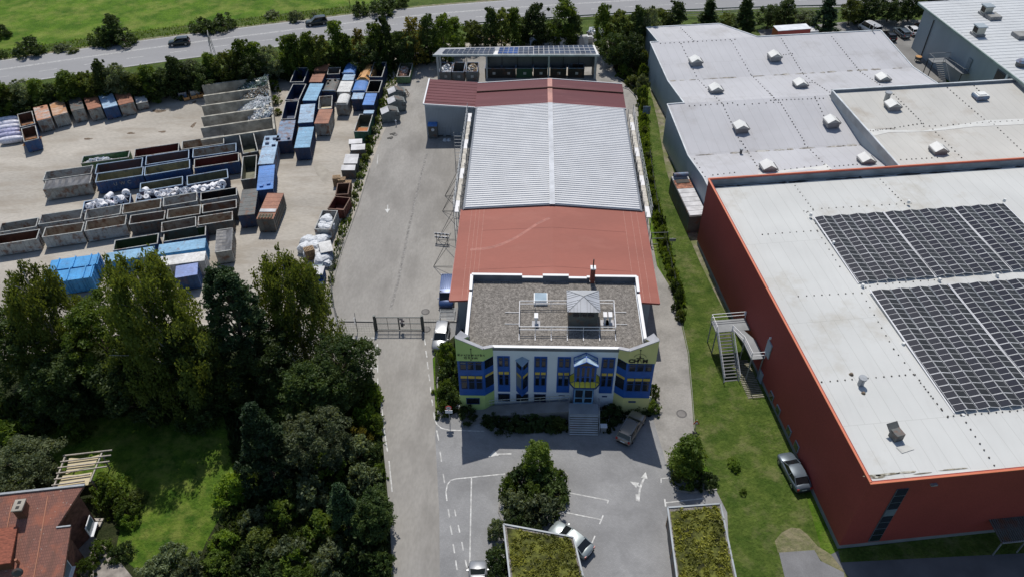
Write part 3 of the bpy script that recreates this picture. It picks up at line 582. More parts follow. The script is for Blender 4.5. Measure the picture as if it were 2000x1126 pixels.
# ---- hedge between side drive and strip lawn, weeds between yard and drive
rh = [(1255, 92), (1258, 112), (1257, 135), (1256, 158), (1256, 178), (1256, 200), (1258, 226), (1260, 252), (1262, 278), (1266, 302), (1269, 326), (1272, 350), (1276, 374), (1280, 398), (1286, 420), (1294, 428), (1296, 446), (1300, 470), (1306, 505), (1312, 530), (1320, 550), (1328, 566), (1322, 590), (1330, 612)]
for i, (px, py) in enumerate(rh):
    h = [3.2, 3.6, 3.8, 4.0, 3.6, 2.4, 1.6, 1.3, 1.3, 1.3, 1.5, 1.3, 1.3, 1.4, 1.6, 2.0, 1.6, 1.2, 1.2, 1.3, 2.0, 2.2, 1.8, 1.5][i]
    p = U(px, py, h*.7); n_ = ['by the lane bend behind the canopy', 'left of the upper grey factory wall', 'tall, before the upper grey factory wall', 'tallest, left of the roof vent row', 'above the small grey sign board', 'just above the small grey sign board', 'below the small grey sign board', 'left of the roof step', 'opposite the end of the dark shadow on the grass', 'beside the middle of the right scaffold', 'at the scaffold bay nearest the grey factory valley', 'beside the scaffold opposite the steel shed roof', 'opposite the brown opening of the steel shed', 'opposite the white lids of the steel shed', 'left of the upper palm-like bush', 'palm-like, darkest of the row', 'by the end of the white roof', 'beside the small side gate', 'under the small side gate', 'right of the red roof middle', 'spiky, right of the red roof corner', 'spiky and large at the red roof corner', 'below the large spiky plant', 'lowest, beside the office roof'][i]
    plant(['sA', 'sE', 'sA', 'sC', 'sA', 'sE'][i % 6] if i not in (15, 20, 21, 22) else 'sB', p.x, p.y, h, (1.4 if i < 5 else .75), 'hedge plant '+n_, 'hedge plant', 'hedge beside the side drive')
yw = [(757, 130, 1.8), (742, 160, 1.6), (748, 175, 1.4), (744, 196, 1.6), (740, 214, 1.3), (733, 232, 1.4), (728, 250, 1.6), (722, 268, 1.8), (716, 286, 2.0), (712, 304, 1.6), (706, 322, 1.2), (702, 340, 1.2), (697, 358, 1.0), (692, 378, .9), (686, 396, .8), (671, 430, .7), (664, 452, .7), (658, 472, .7), (650, 500, .8), (648, 520, .8), (646, 545, .7), (705, 112, 2.6), (620, 100, 1.6), (532, 160, 2.8), (536, 190, 2.2), (542, 215, 1.4), (686, 100, 1.5)]
yn = ['left of the rubble skip', 'right of the open dark container', 'below the rubble skip', 'left of the upper wheeled compactor', 'beside the ribbed blue container', 'left of the lowest compactor', 'beside the green container', 'right of the green container end', 'spiky, beside the grey lidded bin', 'under the spiky one', 'right of the white lidded bins', 'right of the dark bins', 'right of the pallets', 'beside the brown rusty container', 'at the lower end of the brown container', 'right of the container with white bags', 'along the kerb below the white bags container', 'beside the white lidded box', 'at the fence start', 'by the fence post', 'at the corner above the gate fence', 'tall grey, behind the orange container', 'behind the olive rimmed container', 'right of the glass bays', 'right of the paper bays', 'between bays and open blue container', 'behind the blue domed container']
for i, ((px, py, h), n_) in enumerate(zip(yw, yn)):
    p = U(px, py, h*.6); plant(['sA', 'sE', 'sC', 'sA'][i % 4], p.x, p.y, h*.75, h*.42+.22, 'wild plant '+n_, 'wild plant', 'wild plants between yard and drive')
# clumps of rough grass scattered through strips nobody could count
def scatter_grass(name, pix, n, hgt, mat, seed=3, label=None):
    P_ = [U(x, y) for x, y in pix]; xs = [p.x for p in P_]; ys = [p.y for p in P_]; rg = np.random.default_rng(seed)
    def inside(x, y):
        c = False; j = len(P_)-1
        for i in range(len(P_)):
            if (P_[i].y > y) != (P_[j].y > y) and x < (P_[j].x-P_[i].x)*(y-P_[i].y)/(P_[j].y-P_[i].y)+P_[i].x: c = not c
            j = i
        return c
    mb = MB(); k = 0
    while k < n:
        x, y = rg.uniform(min(xs), max(xs)), rg.uniform(min(ys), max(ys))
        if not inside(x, y): continue
        k += 1
        for _ in range(4):
            a = rg.random()*6.28; h = hgt*(.5+rg.random()); w_ = hgt*.35; dx, dy = math.cos(a), math.sin(a); l = rg.normal()*hgt*.5
            mb.poly([(x-dx*w_, y-dy*w_, .07), (x+dx*w_, y+dy*w_, .07), (x+dy*l+dx*w_*.2, y-dx*l+dy*w_*.2, .07+h)])
    return tag(mb.build(name, mat), label, 'ground cover', kind='stuff')
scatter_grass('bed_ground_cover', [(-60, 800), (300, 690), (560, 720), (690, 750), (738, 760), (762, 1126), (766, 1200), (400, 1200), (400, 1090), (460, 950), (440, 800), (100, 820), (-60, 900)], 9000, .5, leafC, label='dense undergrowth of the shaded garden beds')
scatter_grass('rough_grass', [(780, 125), (765, 118), (742, 150), (738, 190), (724, 240), (704, 300), (688, 380), (664, 440), (640, 540), (640, 612), (648, 612), (652, 540), (672, 470), (700, 395), (726, 300), (752, 240), (772, 180)], 1500, .3, leafA, 5, 'rough grass strip between yard and drive')
scatter_grass('hedge_strip', [(1247, 240), (1252, 300), (1262, 380), (1276, 440), (1290, 500), (1308, 548), (1320, 580), (1328, 620), (1340, 620), (1334, 570), (1312, 500), (1296, 430), (1282, 380), (1272, 320), (1266, 240), (1262, 180), (1250, 180)], 1500, .55, leafA, 12, 'tangled low growth along the side drive')
scatter_grass('office_bed_cover', [(945, 830), (960, 812), (1108, 798), (1112, 845), (1010, 846)], 900, .3, leafC, 6, 'low ground cover in the bed before the office')
scatter_grass('verge_tufts', [(0, 118), (270, 78), (500, 50), (760, 18), (760, 4), (500, 34), (270, 60), (0, 100)], 1500, .28, leafF, 8, 'tall grass tufts along the far road verge')
scatter_grass('office_side_cover', [(1175, 845), (1172, 800), (1210, 785), (1275, 790), (1280, 812), (1215, 820), (1195, 848)], 500, .3, leafC, 9, 'low ground cover right of the entrance stairs')
scatter_grass('island_cover', [(985, 1020), (978, 960), (992, 925), (1040, 905), (1095, 915), (1108, 935), (1100, 985), (1085, 1030)], 700, .35, leafC, 10, 'ground cover of the parking island')
# ---------------------------------------------------------------- containers
def cm(name, c, rust=.35, rough=.6, slo=.52, shi=.68, rc=(.16, .065, .03), sscale=.9):
    return M('paint_'+name, c, rough, var=.12, scale=.5, stain=rc, samt=min(.9, rust*1.15), sscale=sscale*1.3, slo=slo, shi=shi-.03, fine=.22, fscale=3.5)
C_ = dict(
 blue=cm('blue', (.028, .085, .22), .3), navy=cm('navy', (.02, .045, .11), .35), lblue=cm('light_blue', (.22, .42, .60), .5, slo=.58, shi=.7), sky=cm('sky_blue', (.06, .33, .68), .12), pblue=cm('pale_blue', (.33, .47, .62), .5, slo=.55),
 gblue=cm('grey_blue', (.20, .29, .42), .7, slo=.45), violet=cm('violet_blue', (.25, .33, .62), .15), mid=cm('mid_blue', (.09, .24, .58), .2),
 grey=cm('grey', (.33, .34, .32), .75, slo=.48, shi=.66), lgrey=cm('light_grey', (.42, .43, .42), .7, slo=.5), dgrey=cm('dark_grey', (.12, .125, .12), .6), tan=cm('tan', (.42, .37, .29), .8, slo=.45), khaki=cm('khaki', (.28, .26, .16), .6, rc=(.05, .08, .1)),
 brown=cm('brown', (.15, .075, .045), .6, rc=(.07, .035, .025)), dred=cm('dark_red', (.14, .04, .03), .4, rc=(.06, .025, .02)), rust=cm('rust', (.34, .145, .085), .6, rc=(.18, .07, .045), sscale=.5), orust=cm('orange_rust', (.48, .24, .11), .9, rc=(.55, .45, .38), sscale=.5, slo=.42), grust=cm('grey_rust', (.50, .44, .40), .9, rc=(.46, .2, .1), slo=.42, shi=.6, sscale=.5),
 green=cm('green', (.10, .19, .09), .2), dgreen=cm('dark_green', (.025, .13, .08), .2), gfloor=cm('green_floor', (.055, .085, .04), .5, rc=(.03, .05, .03)), olive=cm('olive', (.17, .17, .11), .6, rc=(.05, .06, .05)), orange=cm('orange', (.62, .33, .12), .3), white=cm('white', (.66, .66, .64), .35, rc=(.35, .33, .3)), black=cm('black', (.022, .02, .018), .3), taupe=cm('taupe', (.22, .19, .16), .8, slo=.45), purple=cm('purple_grey', (.13, .1, .1), .5), ofloor=cm('orange_floor', (.45, .16, .04), .4, rc=(.3, .1, .03)),
 rim=cm('rim_pale', (.40, .41, .39), .6), rimb=cm('rim_blue', (.28, .38, .5), .3), tarp=M('tarpaulin_dark', (.10, .10, .105), .5, var=.3, scale=1.5, stretch=(1, .3, 1)), skid=cm('skid', (.05, .045, .04), .5), tarpb=M('tarpaulin_blue', (.10, .33, .72), .4, var=.25, scale=1.0), white_c=M('lid_white', (.52, .52, .53), .5, var=.15, scale=.8))
def frame3(FL, FR, BL, h, minw=1.0):
    a, b, c = U(*FL, h), U(*FR, h), U(*BL, h)
    u = (b-a); W = u.length; u.normalize(); v = Vector((-u.y, u.x, 0)); D = abs((c-a).dot(v))
    return a, u, v, max(W, minw), max(D, minw)
def cont(label, FL, FR, BL, h, body, top, kind='open', cat='container', group=None, rim='rim', inner=None, D=None, fill=0.0, fillmat=None, name=None, front=None, W=None, zb=.06):
    a, u, v, w_, d = frame3(FL, FR, BL, h)
    if D: d = D
    if W: w_ = W
    c = a+u*w_/2+v*d/2; rz = math.atan2(u.y, u.x)
    nm = name or {'open': 'open_container', 'closed': 'closed_container', 'dome': 'domed_container', 'tarp': 'covered_container', 'press': 'press_container'}[kind]
    o = tag(empty(nm, (c.x, c.y, zb), rz), label, cat, group)
    B, T = C_[body], C_[top]; hw, hd = w_/2, d/2; h0 = .18; H_ = h-zb
    taper = .0
    def L(mb, n, m, sm=False): return mb.build(n, m, o, sm, world=False)
    mb = MB()
    # side walls (hollow shell for open, full for closed)
    t = .07
    if kind in ('open', 'tarp'):
        for s in (-1, 1):
            mb.box((s*(hw-t/2), 0, (H_+h0)/2), (t, d, H_-h0)); mb.box((0, s*(hd-t/2), (H_+h0)/2), (w_-2*t, t, H_-h0))
        mb.box((0, 0, h0+.04), (w_-2*t, d-2*t, .08)); L(mb, 'body', B)
        li = MB(); I = C_[inner] if inner else T; e = t+.012; fz = h0+.09+fill
        li.poly([(-hw+e, -hd+e, fz), (hw-e, -hd+e, fz), (hw-e, hd-e, fz), (-hw+e, hd-e, fz)])
        zt = H_-.03
        li.poly([(-hw+e, hd-e, fz), (hw-e, hd-e, fz), (hw-e, hd-e, zt), (-hw+e, hd-e, zt)]); li.poly([(-hw+e, -hd+e, fz), (-hw+e, hd-e, fz), (-hw+e, hd-e, zt), (-hw+e, -hd+e, zt)])
        li.poly([(hw-e, hd-e, fz), (hw-e, -hd+e, fz), (hw-e, -hd+e, zt), (hw-e, hd-e, zt)]); li.poly([(hw-e, -hd+e, fz), (-hw+e, -hd+e, fz), (-hw+e, -hd+e, zt), (hw-e, -hd+e, zt)])
        L(li, 'lining', I)
        r_ = MB()
        for s in (-1, 1):
            r_.box((s*(hw-.04), 0, H_+.02), (.13, d+.05, .11)); r_.box((0, s*(hd-.04), H_+.02), (w_-.21, .13, .11))
        L(r_, 'rim', C_[rim])
    if kind == 'closed' or kind == 'press':
        mb.box((0, 0, (H_+h0)/2), (w_, d, H_-h0)); L(mb, 'body', B)
        r_ = MB(); r_.box((0, 0, H_+.02), (w_+.06, d+.06, .06))
        long_y = d > w_; n = max(3, int(max(w_, d)/1.0))
        for k in range(n+1):
            q = -.5+k/n
            if long_y: r_.box((0, q*(d-.1), H_+.057), (w_, .05, .02))
            else: r_.box((q*(w_-.1), 0, H_+.057), (.05, d, .02))
        L(r_, 'roof', T)
        if kind == 'press':
            q_ = MB(); ax = not long_y
            for k in (-.33, .0, .33, .47):
                if ax: q_.box((k*w_, 0, (H_+.35)/2+.05), (.14, d+.14, H_+.02))
                else: q_.box((0, k*d, (H_+.35)/2+.05), (w_+.14, .14, H_+.02))
            L(q_, 'band', B)
    if kind == 'dome':
        mb.box((0, 0, (H_-.35+h0)/2), (w_, d, H_-.35-h0)); L(mb, 'body', B)
        r_ = MB(); n = 8; pts = [(math.cos(math.pi*k/n)*hw, H_-.35+.4*math.sin(math.pi*k/n)) for k in range(n+1)]
        for k in range(n): r_.poly([(pts[k][0], -hd, pts[k][1]), (pts[k][0], hd, pts[k][1]), (pts[k+1][0], hd, pts[k+1][1]), (pts[k+1][0], -hd, pts[k+1][1])][::-1])
        r_.poly([(x, -hd, z) for x, z in pts][::-1]); r_.poly([(x, hd, z) for x, z in pts]); L(r_, 'roof', T, True)
        e_ = MB()
        for s in (-1, 1): e_.box((0, s*(hd+.02), H_+.0), (w_+.06, .09, .14))
        L(e_, 'end_beam', C_['rimb'] if body in ('blue', 'navy', 'mid') else B)
    if kind == 'tarp':
        r_ = MB(); n = 14; lx = w_ > d; Lh = (hw if lx else hd); Wh = (hd if lx else hw); rg = random.Random(hash(label) % 999)
        zs = [[H_+.1-.16*math.sin(math.pi*j/5)*(.4+.6*abs(math.sin(i*1.7+j*.3)))+rg.uniform(-.02, .02) if 0 < j < 5 else H_+.09 for j in range(6)] for i in range(n+1)]
        P = [[((-Lh+2*Lh*i/n), (-Wh+2*Wh*j/5), zs[i][j]) for j in range(6)] for i in range(n+1)]
        for i in range(n):
            for j in range(5):
                q = [P[i][j], P[i+1][j], P[i+1][j+1], P[i][j+1]]
                if not lx: q = [(y, x, z) for x, y, z in q][::-1]
                r_.poly(q)
        L(r_, 'tarpaulin', C_['tarp'], True)
    # ribs on all four sides
    rb = MB(); n = max(2, int(w_/.62))
    for k in range(1, n):
        for s in (-1, 1): rb.box((-hw+w_*k/n, s*(hd+.035), (H_+h0)/2-.03), (.09, .07, H_-h0-.12))
    n = max(2, int(d/.62))
    for k in range(1, n):
        for s in (-1, 1): rb.box((s*(hw+.035), -hd+d*k/n, (H_+h0)/2-.03), (.07, .09, H_-h0-.12))
    if kind != 'dome': L(rb, 'rib', B)
    sk = MB()
    if w_ > d:
        for s in (-.45, .45): sk.box((0, s, h0/2), (w_-.2, .18, h0))
        for s in (-1, 1): sk.cyl((s*(hw-.5), -.75, .12), (s*(hw-.5), .75, .12), .14, n=10)
    else:
        for s in (-.45, .45): sk.box((s, 0, h0/2), (.18, d-.2, h0))
        for s in (-1, 1): sk.cyl((-.75, s*(hd-.5), .12), (.75, s*(hd-.5), .12), .14, n=10)
    L(sk, 'skid', C_['skid'])
    if front:                                    # hook-lift front face: inverted V frame, hook bar
        fb = MB(); y = -hd-.09
        fb.beam((-.55, y, .2), (-.18, y, H_-.35), .12); fb.beam((.55, y, .2), (.18, y, H_-.35), .12); fb.beam((-.25, y, H_-.35), (.25, y, H_-.35), .14)
        fb.beam((-hw+.05, y+.02, H_-.1), (hw-.05, y+.02, H_-.1), .1)
        for s in (-1, 1): fb.beam((s*(hw-.08), y+.02, .1), (s*(hw-.08), y+.02, H_), .1)
        L(fb, 'hook_frame', C_[front])
    o['_w'] = w_; o['_d'] = d; return o
GA, GB, GC = 'containers in the long rows of the yard', 'containers in the block beside the bays', 'containers lined up under the hedge'
rows = [
 ('green low skip half filled with white plastic waste', (158, 320), (251, 308), (162, 306), 1.5, 'green', 'green', 'open', 'rim', 'green'),
 ('open grey container behind the one with dark tarpaulin', (84, 353), (178, 340), (91, 336), 2.2, 'grey', 'grey', 'open', 'rim', 'lgrey'),
 ('grey container with wrinkled dark tarpaulin, leftmost of its row', (84, 371.5), (176, 358), (88, 353), 2.1, 'grey', 'tarp', 'tarp', 'rim', 'grey'),
 ('open blue container with brown inside behind the lettered blue one', (185.6, 340.5), (277, 327), (189.6, 322), 2.3, 'blue', 'taupe', 'open', 'rimb', 'purple'),
 ('open blue container with white letters UWC and khaki inside', (186.4, 357), (278.5, 343), (193, 339.5), 2.3, 'blue', 'khaki', 'open', 'rimb', 'khaki'),
 ('blue container with dark red inside, rearmost left one behind the rows', (261.6, 308.4), (349, 295.6), (265, 292), 2.3, 'navy', 'dred', 'open', 'rim', 'dred'),
 ('container with rust streaked grey inside, rearmost of the rows', (355, 293), (437.6, 281), (358, 276.5), 2.3, 'navy', 'tan', 'open', 'rim', 'tan'),
 ('blue container with purple brown inside in second row', (284, 323), (369, 310), (288, 305.5), 2.3, 'blue', 'purple', 'open', 'rimb', 'purple'),
 ('blue container with pale grey inside in second row', (376, 308.4), (461.6, 296.4), (379, 291.5), 2.3, 'blue', 'lgrey', 'open', 'rimb', 'grey'),
 ('blue container with yellow green inside in third row', (282, 343.6), (371, 329), (287, 326), 2.3, 'blue', 'khaki', 'open', 'rimb', 'khaki'),
 ('blue container with dark red inside and pale pink rim in third row', (379, 329), (467, 315.6), (382, 311.5), 2.3, 'blue', 'dred', 'open', 'rim', 'dred'),
 ('lower blue container with olive inside above the white rolls, left one', (273, 375), (357, 361), (279, 358), 1.9, 'navy', 'olive', 'open', 'rimb', 'olive'),
 ('lower blue container with olive inside above the white rolls, right one', (365.6, 362), (446, 348), (369, 344), 1.9, 'navy', 'olive', 'open', 'rimb', 'olive'),
 ('blue container heaped with fat white film rolls, leftmost of three', (161, 413), (254, 397.6), (166, 394), 1.5, 'blue', 'navy', 'open', 'rimb', 'navy'),
 ('blue container heaped with film rolls, middle of three', (265, 395), (352, 383), (269, 379), 1.5, 'blue', 'navy', 'open', 'rimb', 'navy'),
 ('blue container heaped with upright film rolls, rightmost of three', (355, 382), (438, 369), (359, 366), 1.5, 'blue', 'navy', 'open', 'rimb', 'navy'),
 ('grey open container cut by the left edge, rear one', (-3, 455), (71, 443), (3, 437), 2.2, 'lgrey', 'tan', 'open', 'rim', 'grey'),
 ('grey container with dark brown inside at the left edge, front one', (-14, 480), (72, 467), (-9, 461), 2.1, 'lgrey', 'brown', 'open', 'rim', 'brown'),
 ('grey open container with rusty burn marks inside, rear one beside the left edge pair', (75, 439), (157.6, 427), (81, 420), 2.3, 'lgrey', 'tan', 'open', 'rim', 'lgrey'),
 ('light grey ribbed container with pinkish inside in the front left row', (82.4, 464), (160, 453), (89, 445), 2.1, 'lgrey', 'tan', 'open', 'rim', 'tan'),
 ('grey container directly below the leftmost container of rolls', (165, 429.6), (235, 418.4), (168, 411), 2.2, 'lgrey', 'lgrey', 'open', 'rim', 'lgrey'),
 ('grey ribbed container with bright tan rusty inside, front row', (165, 452), (245, 439), (168, 433), 2.1, 'lgrey', 'tan', 'open', 'rim', 'tan'),
 ('grey container with strong orange rust streaks inside', (238.4, 418.4), (313.6, 406.4), (241, 400), 2.3, 'lgrey', 'tan', 'open', 'rim', 'tan'),
 ('dark ribbed grey container with brown inside in the front row', (252, 439), (321, 429), (255, 421.5), 2.1, 'dgrey', 'taupe', 'open', 'rim', 'taupe'),
 ('grey container with beige inside below the middle of the film rolls', (318.4, 404), (385, 393), (320, 386.5), 2.3, 'lgrey', 'tan', 'open', 'rim', 'lgrey'),
 ('beige inside container in the middle of the grey rows', (325.6, 428), (391, 418.4), (328, 410), 2.2, 'dgrey', 'tan', 'open', 'rim', 'tan'),
 ('grey container with pitch black inside', (392, 393), (463, 381.6), (394, 377), 2.3, 'lgrey', 'black', 'open', 'rim', 'black'),
 ('grey container with reddish brown inside below the black one', (395, 417), (462.4, 406.4), (398, 400), 2.2, 'dgrey', 'taupe', 'open', 'rim', 'taupe'),
 ('beige lined container just above the green floored one', (315, 454.4), (383, 442.4), (317.5, 435), 2.2, 'dgrey', 'tan', 'open', 'rim', 'tan'),
 ('beige lined dark container at the right end of the last grey row', (386.4, 441), (454.4, 430.4), (390, 423.5), 2.1, 'dgrey', 'tan', 'open', 'rim', 'tan'),
 ('blue container with dark green floor, left one', (221, 490), (308, 476), (225, 470), 1.9, 'navy', 'gfloor', 'open', 'rim', 'gfloor'),
 ('blue container with dark green floor, right one', (318.4, 473), (401.6, 460), (321, 454), 1.9, 'navy', 'gfloor', 'open', 'rim', 'gfloor'),
 ('light blue ribbed roof container in front of the right green floored one', (308, 497), (400, 484), (311, 478.5), 2.4, 'sky', 'lblue', 'closed', 'rim', None),
 ('light blue flat roofed container half hidden by the birch top', (204, 513), (299, 499), (208, 495), 2.4, 'sky', 'lblue', 'closed', 'rim', None),
 ('long white ribbed container behind the birch', (303, 521), (399, 509), (305, 503), 2.6, 'white', 'white', 'closed', 'rim', None),
 ('violet blue flat container at the front beside the birch', (342, 543), (385, 536), (337, 521.5), 2.5, 'blue', 'violet', 'closed', 'rim', None),
 ('bright blue press container with straps, rear one', (94, 529), (190, 516), (101, 509), 2.4, 'sky', 'sky', 'press', 'rim', None),
 ('bright blue press container with straps, front one by the left birch', (82, 555), (178.5, 541), (90, 533), 2.4, 'sky', 'sky', 'press', 'rim', None),
]
ROWO = {}
for r in rows:
    lab, FL, FR, BL, h, body, top, kind, rim, inner = r
    mw = None
    o = cont(lab, FL, FR, BL, h, body, top, kind, group=GA, rim=rim, inner=inner); ROWO[lab] = o
block = [
 ('dark grey tarpaulin container standing alone at the front of the yard', (420, 493.6), (452, 489), (421.6, 450), 2.2, 'grey', 'tarp', 'tarp', 'rim', None),
 ('navy container with long dark grey cover', (465, 421.6), (497, 418.4), (467, 372), 2.4, 'navy', 'dgrey', 'closed', 'rim', None),
 ('rust brown press container with a white stripe on its roof', (501, 428), (533.6, 428), (502.4, 378), 2.5, 'dgrey', 'rust', 'closed', 'rim', None),
 ('bright blue tarpaulin container with two hatches', (501.6, 372.4), (533, 369), (502.4, 326), 2.5, 'blue', 'mid', 'closed', 'rim', None),
 ('pale blue grey container with dark hatches above the bright blue one', (504, 322), (533.6, 320), (495, 268), 2.5, 'gblue', 'pblue', 'closed', 'rim', None),
 ('empty dark grey open container under the bay wall', (475, 301), (504, 295.6), (461, 265), 2.4, 'dgrey', 'dgrey', 'open', 'rim', 'olive'),
 ('empty open container with reddish side beside the bright blue one', (470.4, 352.4), (499, 349), (472, 307), 2.4, 'dgrey', 'olive', 'open', 'rim', 'olive'),
 ('open navy container at the top left of the block', (566.4, 161), (593, 160.5), (577.6, 133), 2.4, 'navy', 'navy', 'open', 'rim', 'navy'),
 ('open navy container second from the top on the left', (557, 196), (584, 196), (564, 165), 2.4, 'navy', 'navy', 'open', 'rim', 'navy'),
 ('open navy container third from the top on the left', (549, 234), (576, 232.5), (555, 199), 2.4, 'navy', 'black', 'open', 'rim', 'navy'),
 ('worn grey blue container at the lower left of the block', (539, 277), (569.6, 275), (547, 237), 2.5, 'navy', 'gblue', 'closed', 'rim', None),
 ('light blue spotted container, lowest in its column', (575, 289.6), (605, 288), (580, 250), 2.5, 'navy', 'lblue', 'closed', 'rim', None),
 ('light blue container with triangle marks above the spotted one', (582.4, 241), (611, 239), (589.6, 205), 2.5, 'blue', 'pblue', 'closed', 'rim', None),
 ('light blue container with peeling patches on its roof', (591, 197), (617.6, 197), (598.4, 164), 2.5, 'blue', 'lblue', 'closed', 'rim', None),
 ('rust orange container behind the peeling light blue one', (604, 161), (628, 161), (608, 145), 2.5, 'navy', 'rust', 'closed', 'rim', None),
 ('rearmost rust red roofed container under the hedge', (613, 139.5), (637.6, 139.5), (615, 124), 2.5, 'brown', 'rust', 'closed', 'rim', None),
 ('dark grey round roofed container', (629, 177), (655, 177), (633.6, 155), 2.5, 'navy', 'dgrey', 'dome', 'rim', None),
 ('dark container with olive rim against the hedge', (639, 146), (663, 145), (641, 133), 2.3, 'navy', 'dgrey', 'open', 'rim', 'dgrey'),
 ('open container with cream boards inside', (621.6, 214), (648, 212), (627, 189), 2.4, 'navy', 'tan', 'open', 'rim', 'lgrey'),
 ('rust red roofed grey container in front of the open one', (614, 242), (641, 241.6), (618.4, 214.4), 2.5, 'grey', 'rust', 'closed', 'rim', None),
 ('white roofed container, rear part of the white pair', (658, 180), (683, 180), (661.6, 159), 2.5, 'grey', 'white', 'closed', 'rim', None),
 ('white arched container, front part of the white pair', (655, 201.5), (678, 201.5), (656, 183), 2.6, 'grey', 'white', 'dome', 'rim', None),
 ('blue domed tarpaulin container against the hedge', (668, 142.4), (692, 142.4), (669.6, 123), 2.6, 'blue', 'mid', 'dome', 'rim', None),
 ('short light blue container under the rear domed one', (668, 157), (690, 157), (670, 146), 2.4, 'blue', 'pblue', 'closed', 'rim', None),
 ('blue domed container in the middle of the block', (686.4, 177), (713.6, 177), (692, 157.5), 2.6, 'blue', 'mid', 'dome', 'rim', None),
 ('small light blue lidded container below the middle dome', (686.4, 194), (708, 194), (689, 182), 2.5, 'navy', 'pblue', 'closed', 'rim', None),
 ('tall open navy container at the top right of the block', (721, 151), (746, 151), (729, 122), 2.5, 'navy', 'navy', 'open', 'rim', 'navy'),
 ('open container with black inside below the tall navy one', (714.4, 181), (740, 181), (720, 158), 2.3, 'navy', 'black', 'open', 'rim', 'black'),
 ('blue container with coarse ribbed roof', (708, 205.6), (729.6, 205.6), (713.6, 183), 2.6, 'navy', 'mid', 'closed', 'rim', None),
 ('small pale blue container squeezed behind the green one', (709.6, 222), (729, 222), (711, 216), 2.2, 'navy', 'pblue', 'closed', 'rim', None),
 ('dark green open container with rust orange floor', (691, 257.6), (718.4, 257.6), (706, 224), 2.0, 'dgreen', 'ofloor', 'open', 'rim', 'olive'),
]
for r in block:
    lab, FL, FR, BL, h, body, top, kind, rim, inner = r
    o = cont(lab, FL, FR, BL, h, body, top, kind, group=GB, rim=rim, inner=inner); ROWO[lab] = o
# orange hipped container with hatches
o = cont('orange hipped container with four dark hatches', (697, 157), (721, 158), (705, 131), 2.0, 'orange', 'orange', 'closed', group=GB, name='hipped_container')
w_, d = o['_w'], o['_d']; mb = MB(); hw, hd = w_/2, d/2
for s in (-1, 1):
    mb.poly([(s*hw, -hd, 1.98), (s*hw, hd, 1.98), (s*hw*.35, hd, 2.6), (s*hw*.35, -hd, 2.6)][::s])
mb.poly([(-hw*.35, -hd, 2.6), (hw*.35, -hd, 2.6), (hw*.35, hd, 2.6), (-hw*.35, hd, 2.6)])
for s in (-1, 1): mb.poly([(-hw, s*hd, 1.98), (hw, s*hd, 1.98), (hw*.35, s*hd, 2.6), (-hw*.35, s*hd, 2.6)][::-s])
mb.build('sloped_roof', C_['orange'], o, world=False)
for sx in (-1, 1):
    for sy in (-.32, .32):
        m2 = MB(); m2.box((sx*hw*.68, sy*d, 2.33), (.75, .6, .05), ry=sx*.70); m2.build('hatch', C_['black'], o, world=False)
line_ = [
 ('pale container with orange rust on its roof, leftmost of the covered line', (72.5, 236.5), (99.5, 230), (66, 211), 'grey', 'grust', 'lgrey'),
 ('orange rusty roofed container, second of the covered line', (104, 227), (131.5, 220.5), (96.5, 198.5), 'grey', 'orust', 'lgrey'),
 ('black roofed container, third of the covered line', (140, 218), (164, 212.5), (133, 195), 'grey', 'dgrey', 'grey'),
 ('brown roofed container beside the pale blue one', (172.5, 215), (197.5, 209), (163, 191), 'grey', 'rust', 'grey'),
 ('tall pale blue roofed container in the covered line', (202.5, 212.5), (229.5, 206), (191.5, 180.5), 'blue', 'pblue', 'blue'),
 ('brown roofed grey fronted container at the right of the covered line', (233, 206), (261, 199.5), (225.5, 181), 'grey', 'rust', 'grey'),
]
for lab, FL, FR, BL, body, top, fr in line_: cont(lab, FL, FR, BL, 2.4, body, top, 'closed', group=GC, front=fr)
cont('small white lidded container at the end of the covered line', (266.5, 203), (288, 198.5), (260.5, 184), 1.5, 'grey', 'white', 'closed', group=GC)
s1 = cont('open blue scrap container with orange planks, front one', (47, 278), (75.7, 271), (41, 252), 2.2, 'blue', 'orust', 'open', group=GC, inner='brown', fill=.5)
s2 = cont('open dark scrap container with orange planks, rear one', (39.4, 249), (68.8, 242), (33, 224.5), 2.2, 'navy', 'orust', 'open', group=GC, inner='brown', fill=.5)
cont('rubble filled green skip standing free on the drive', (774.4, 150.4), (800, 150.4), (781, 124), 1.5, 'green', 'tan', 'open', group='skips', inner='olive', name='rubble_skip')
cont('grey ribbed container filled with white bags', (614, 448), (645, 449), (626, 411), 2.0, 'lgrey', 'lgrey', 'open', group='skips', inner='lgrey')
cont('rusty brown open container along the drive strip, upper one', (655, 381), (680, 380), (657, 359), 1.7, 'brown', 'brown', 'open', group='skips', inner='brown', rim='brown')
cont('rusty red open container along the drive strip, lower one', (640, 408), (671, 411), (653, 384), 1.7, 'dred', 'brown', 'open', group='skips', inner='dred', rim='brown')
for i, (FL, FR, BL, lab) in enumerate([((697+0, 176.5+0), (0, 0), (0, 0), '')][:0]): pass
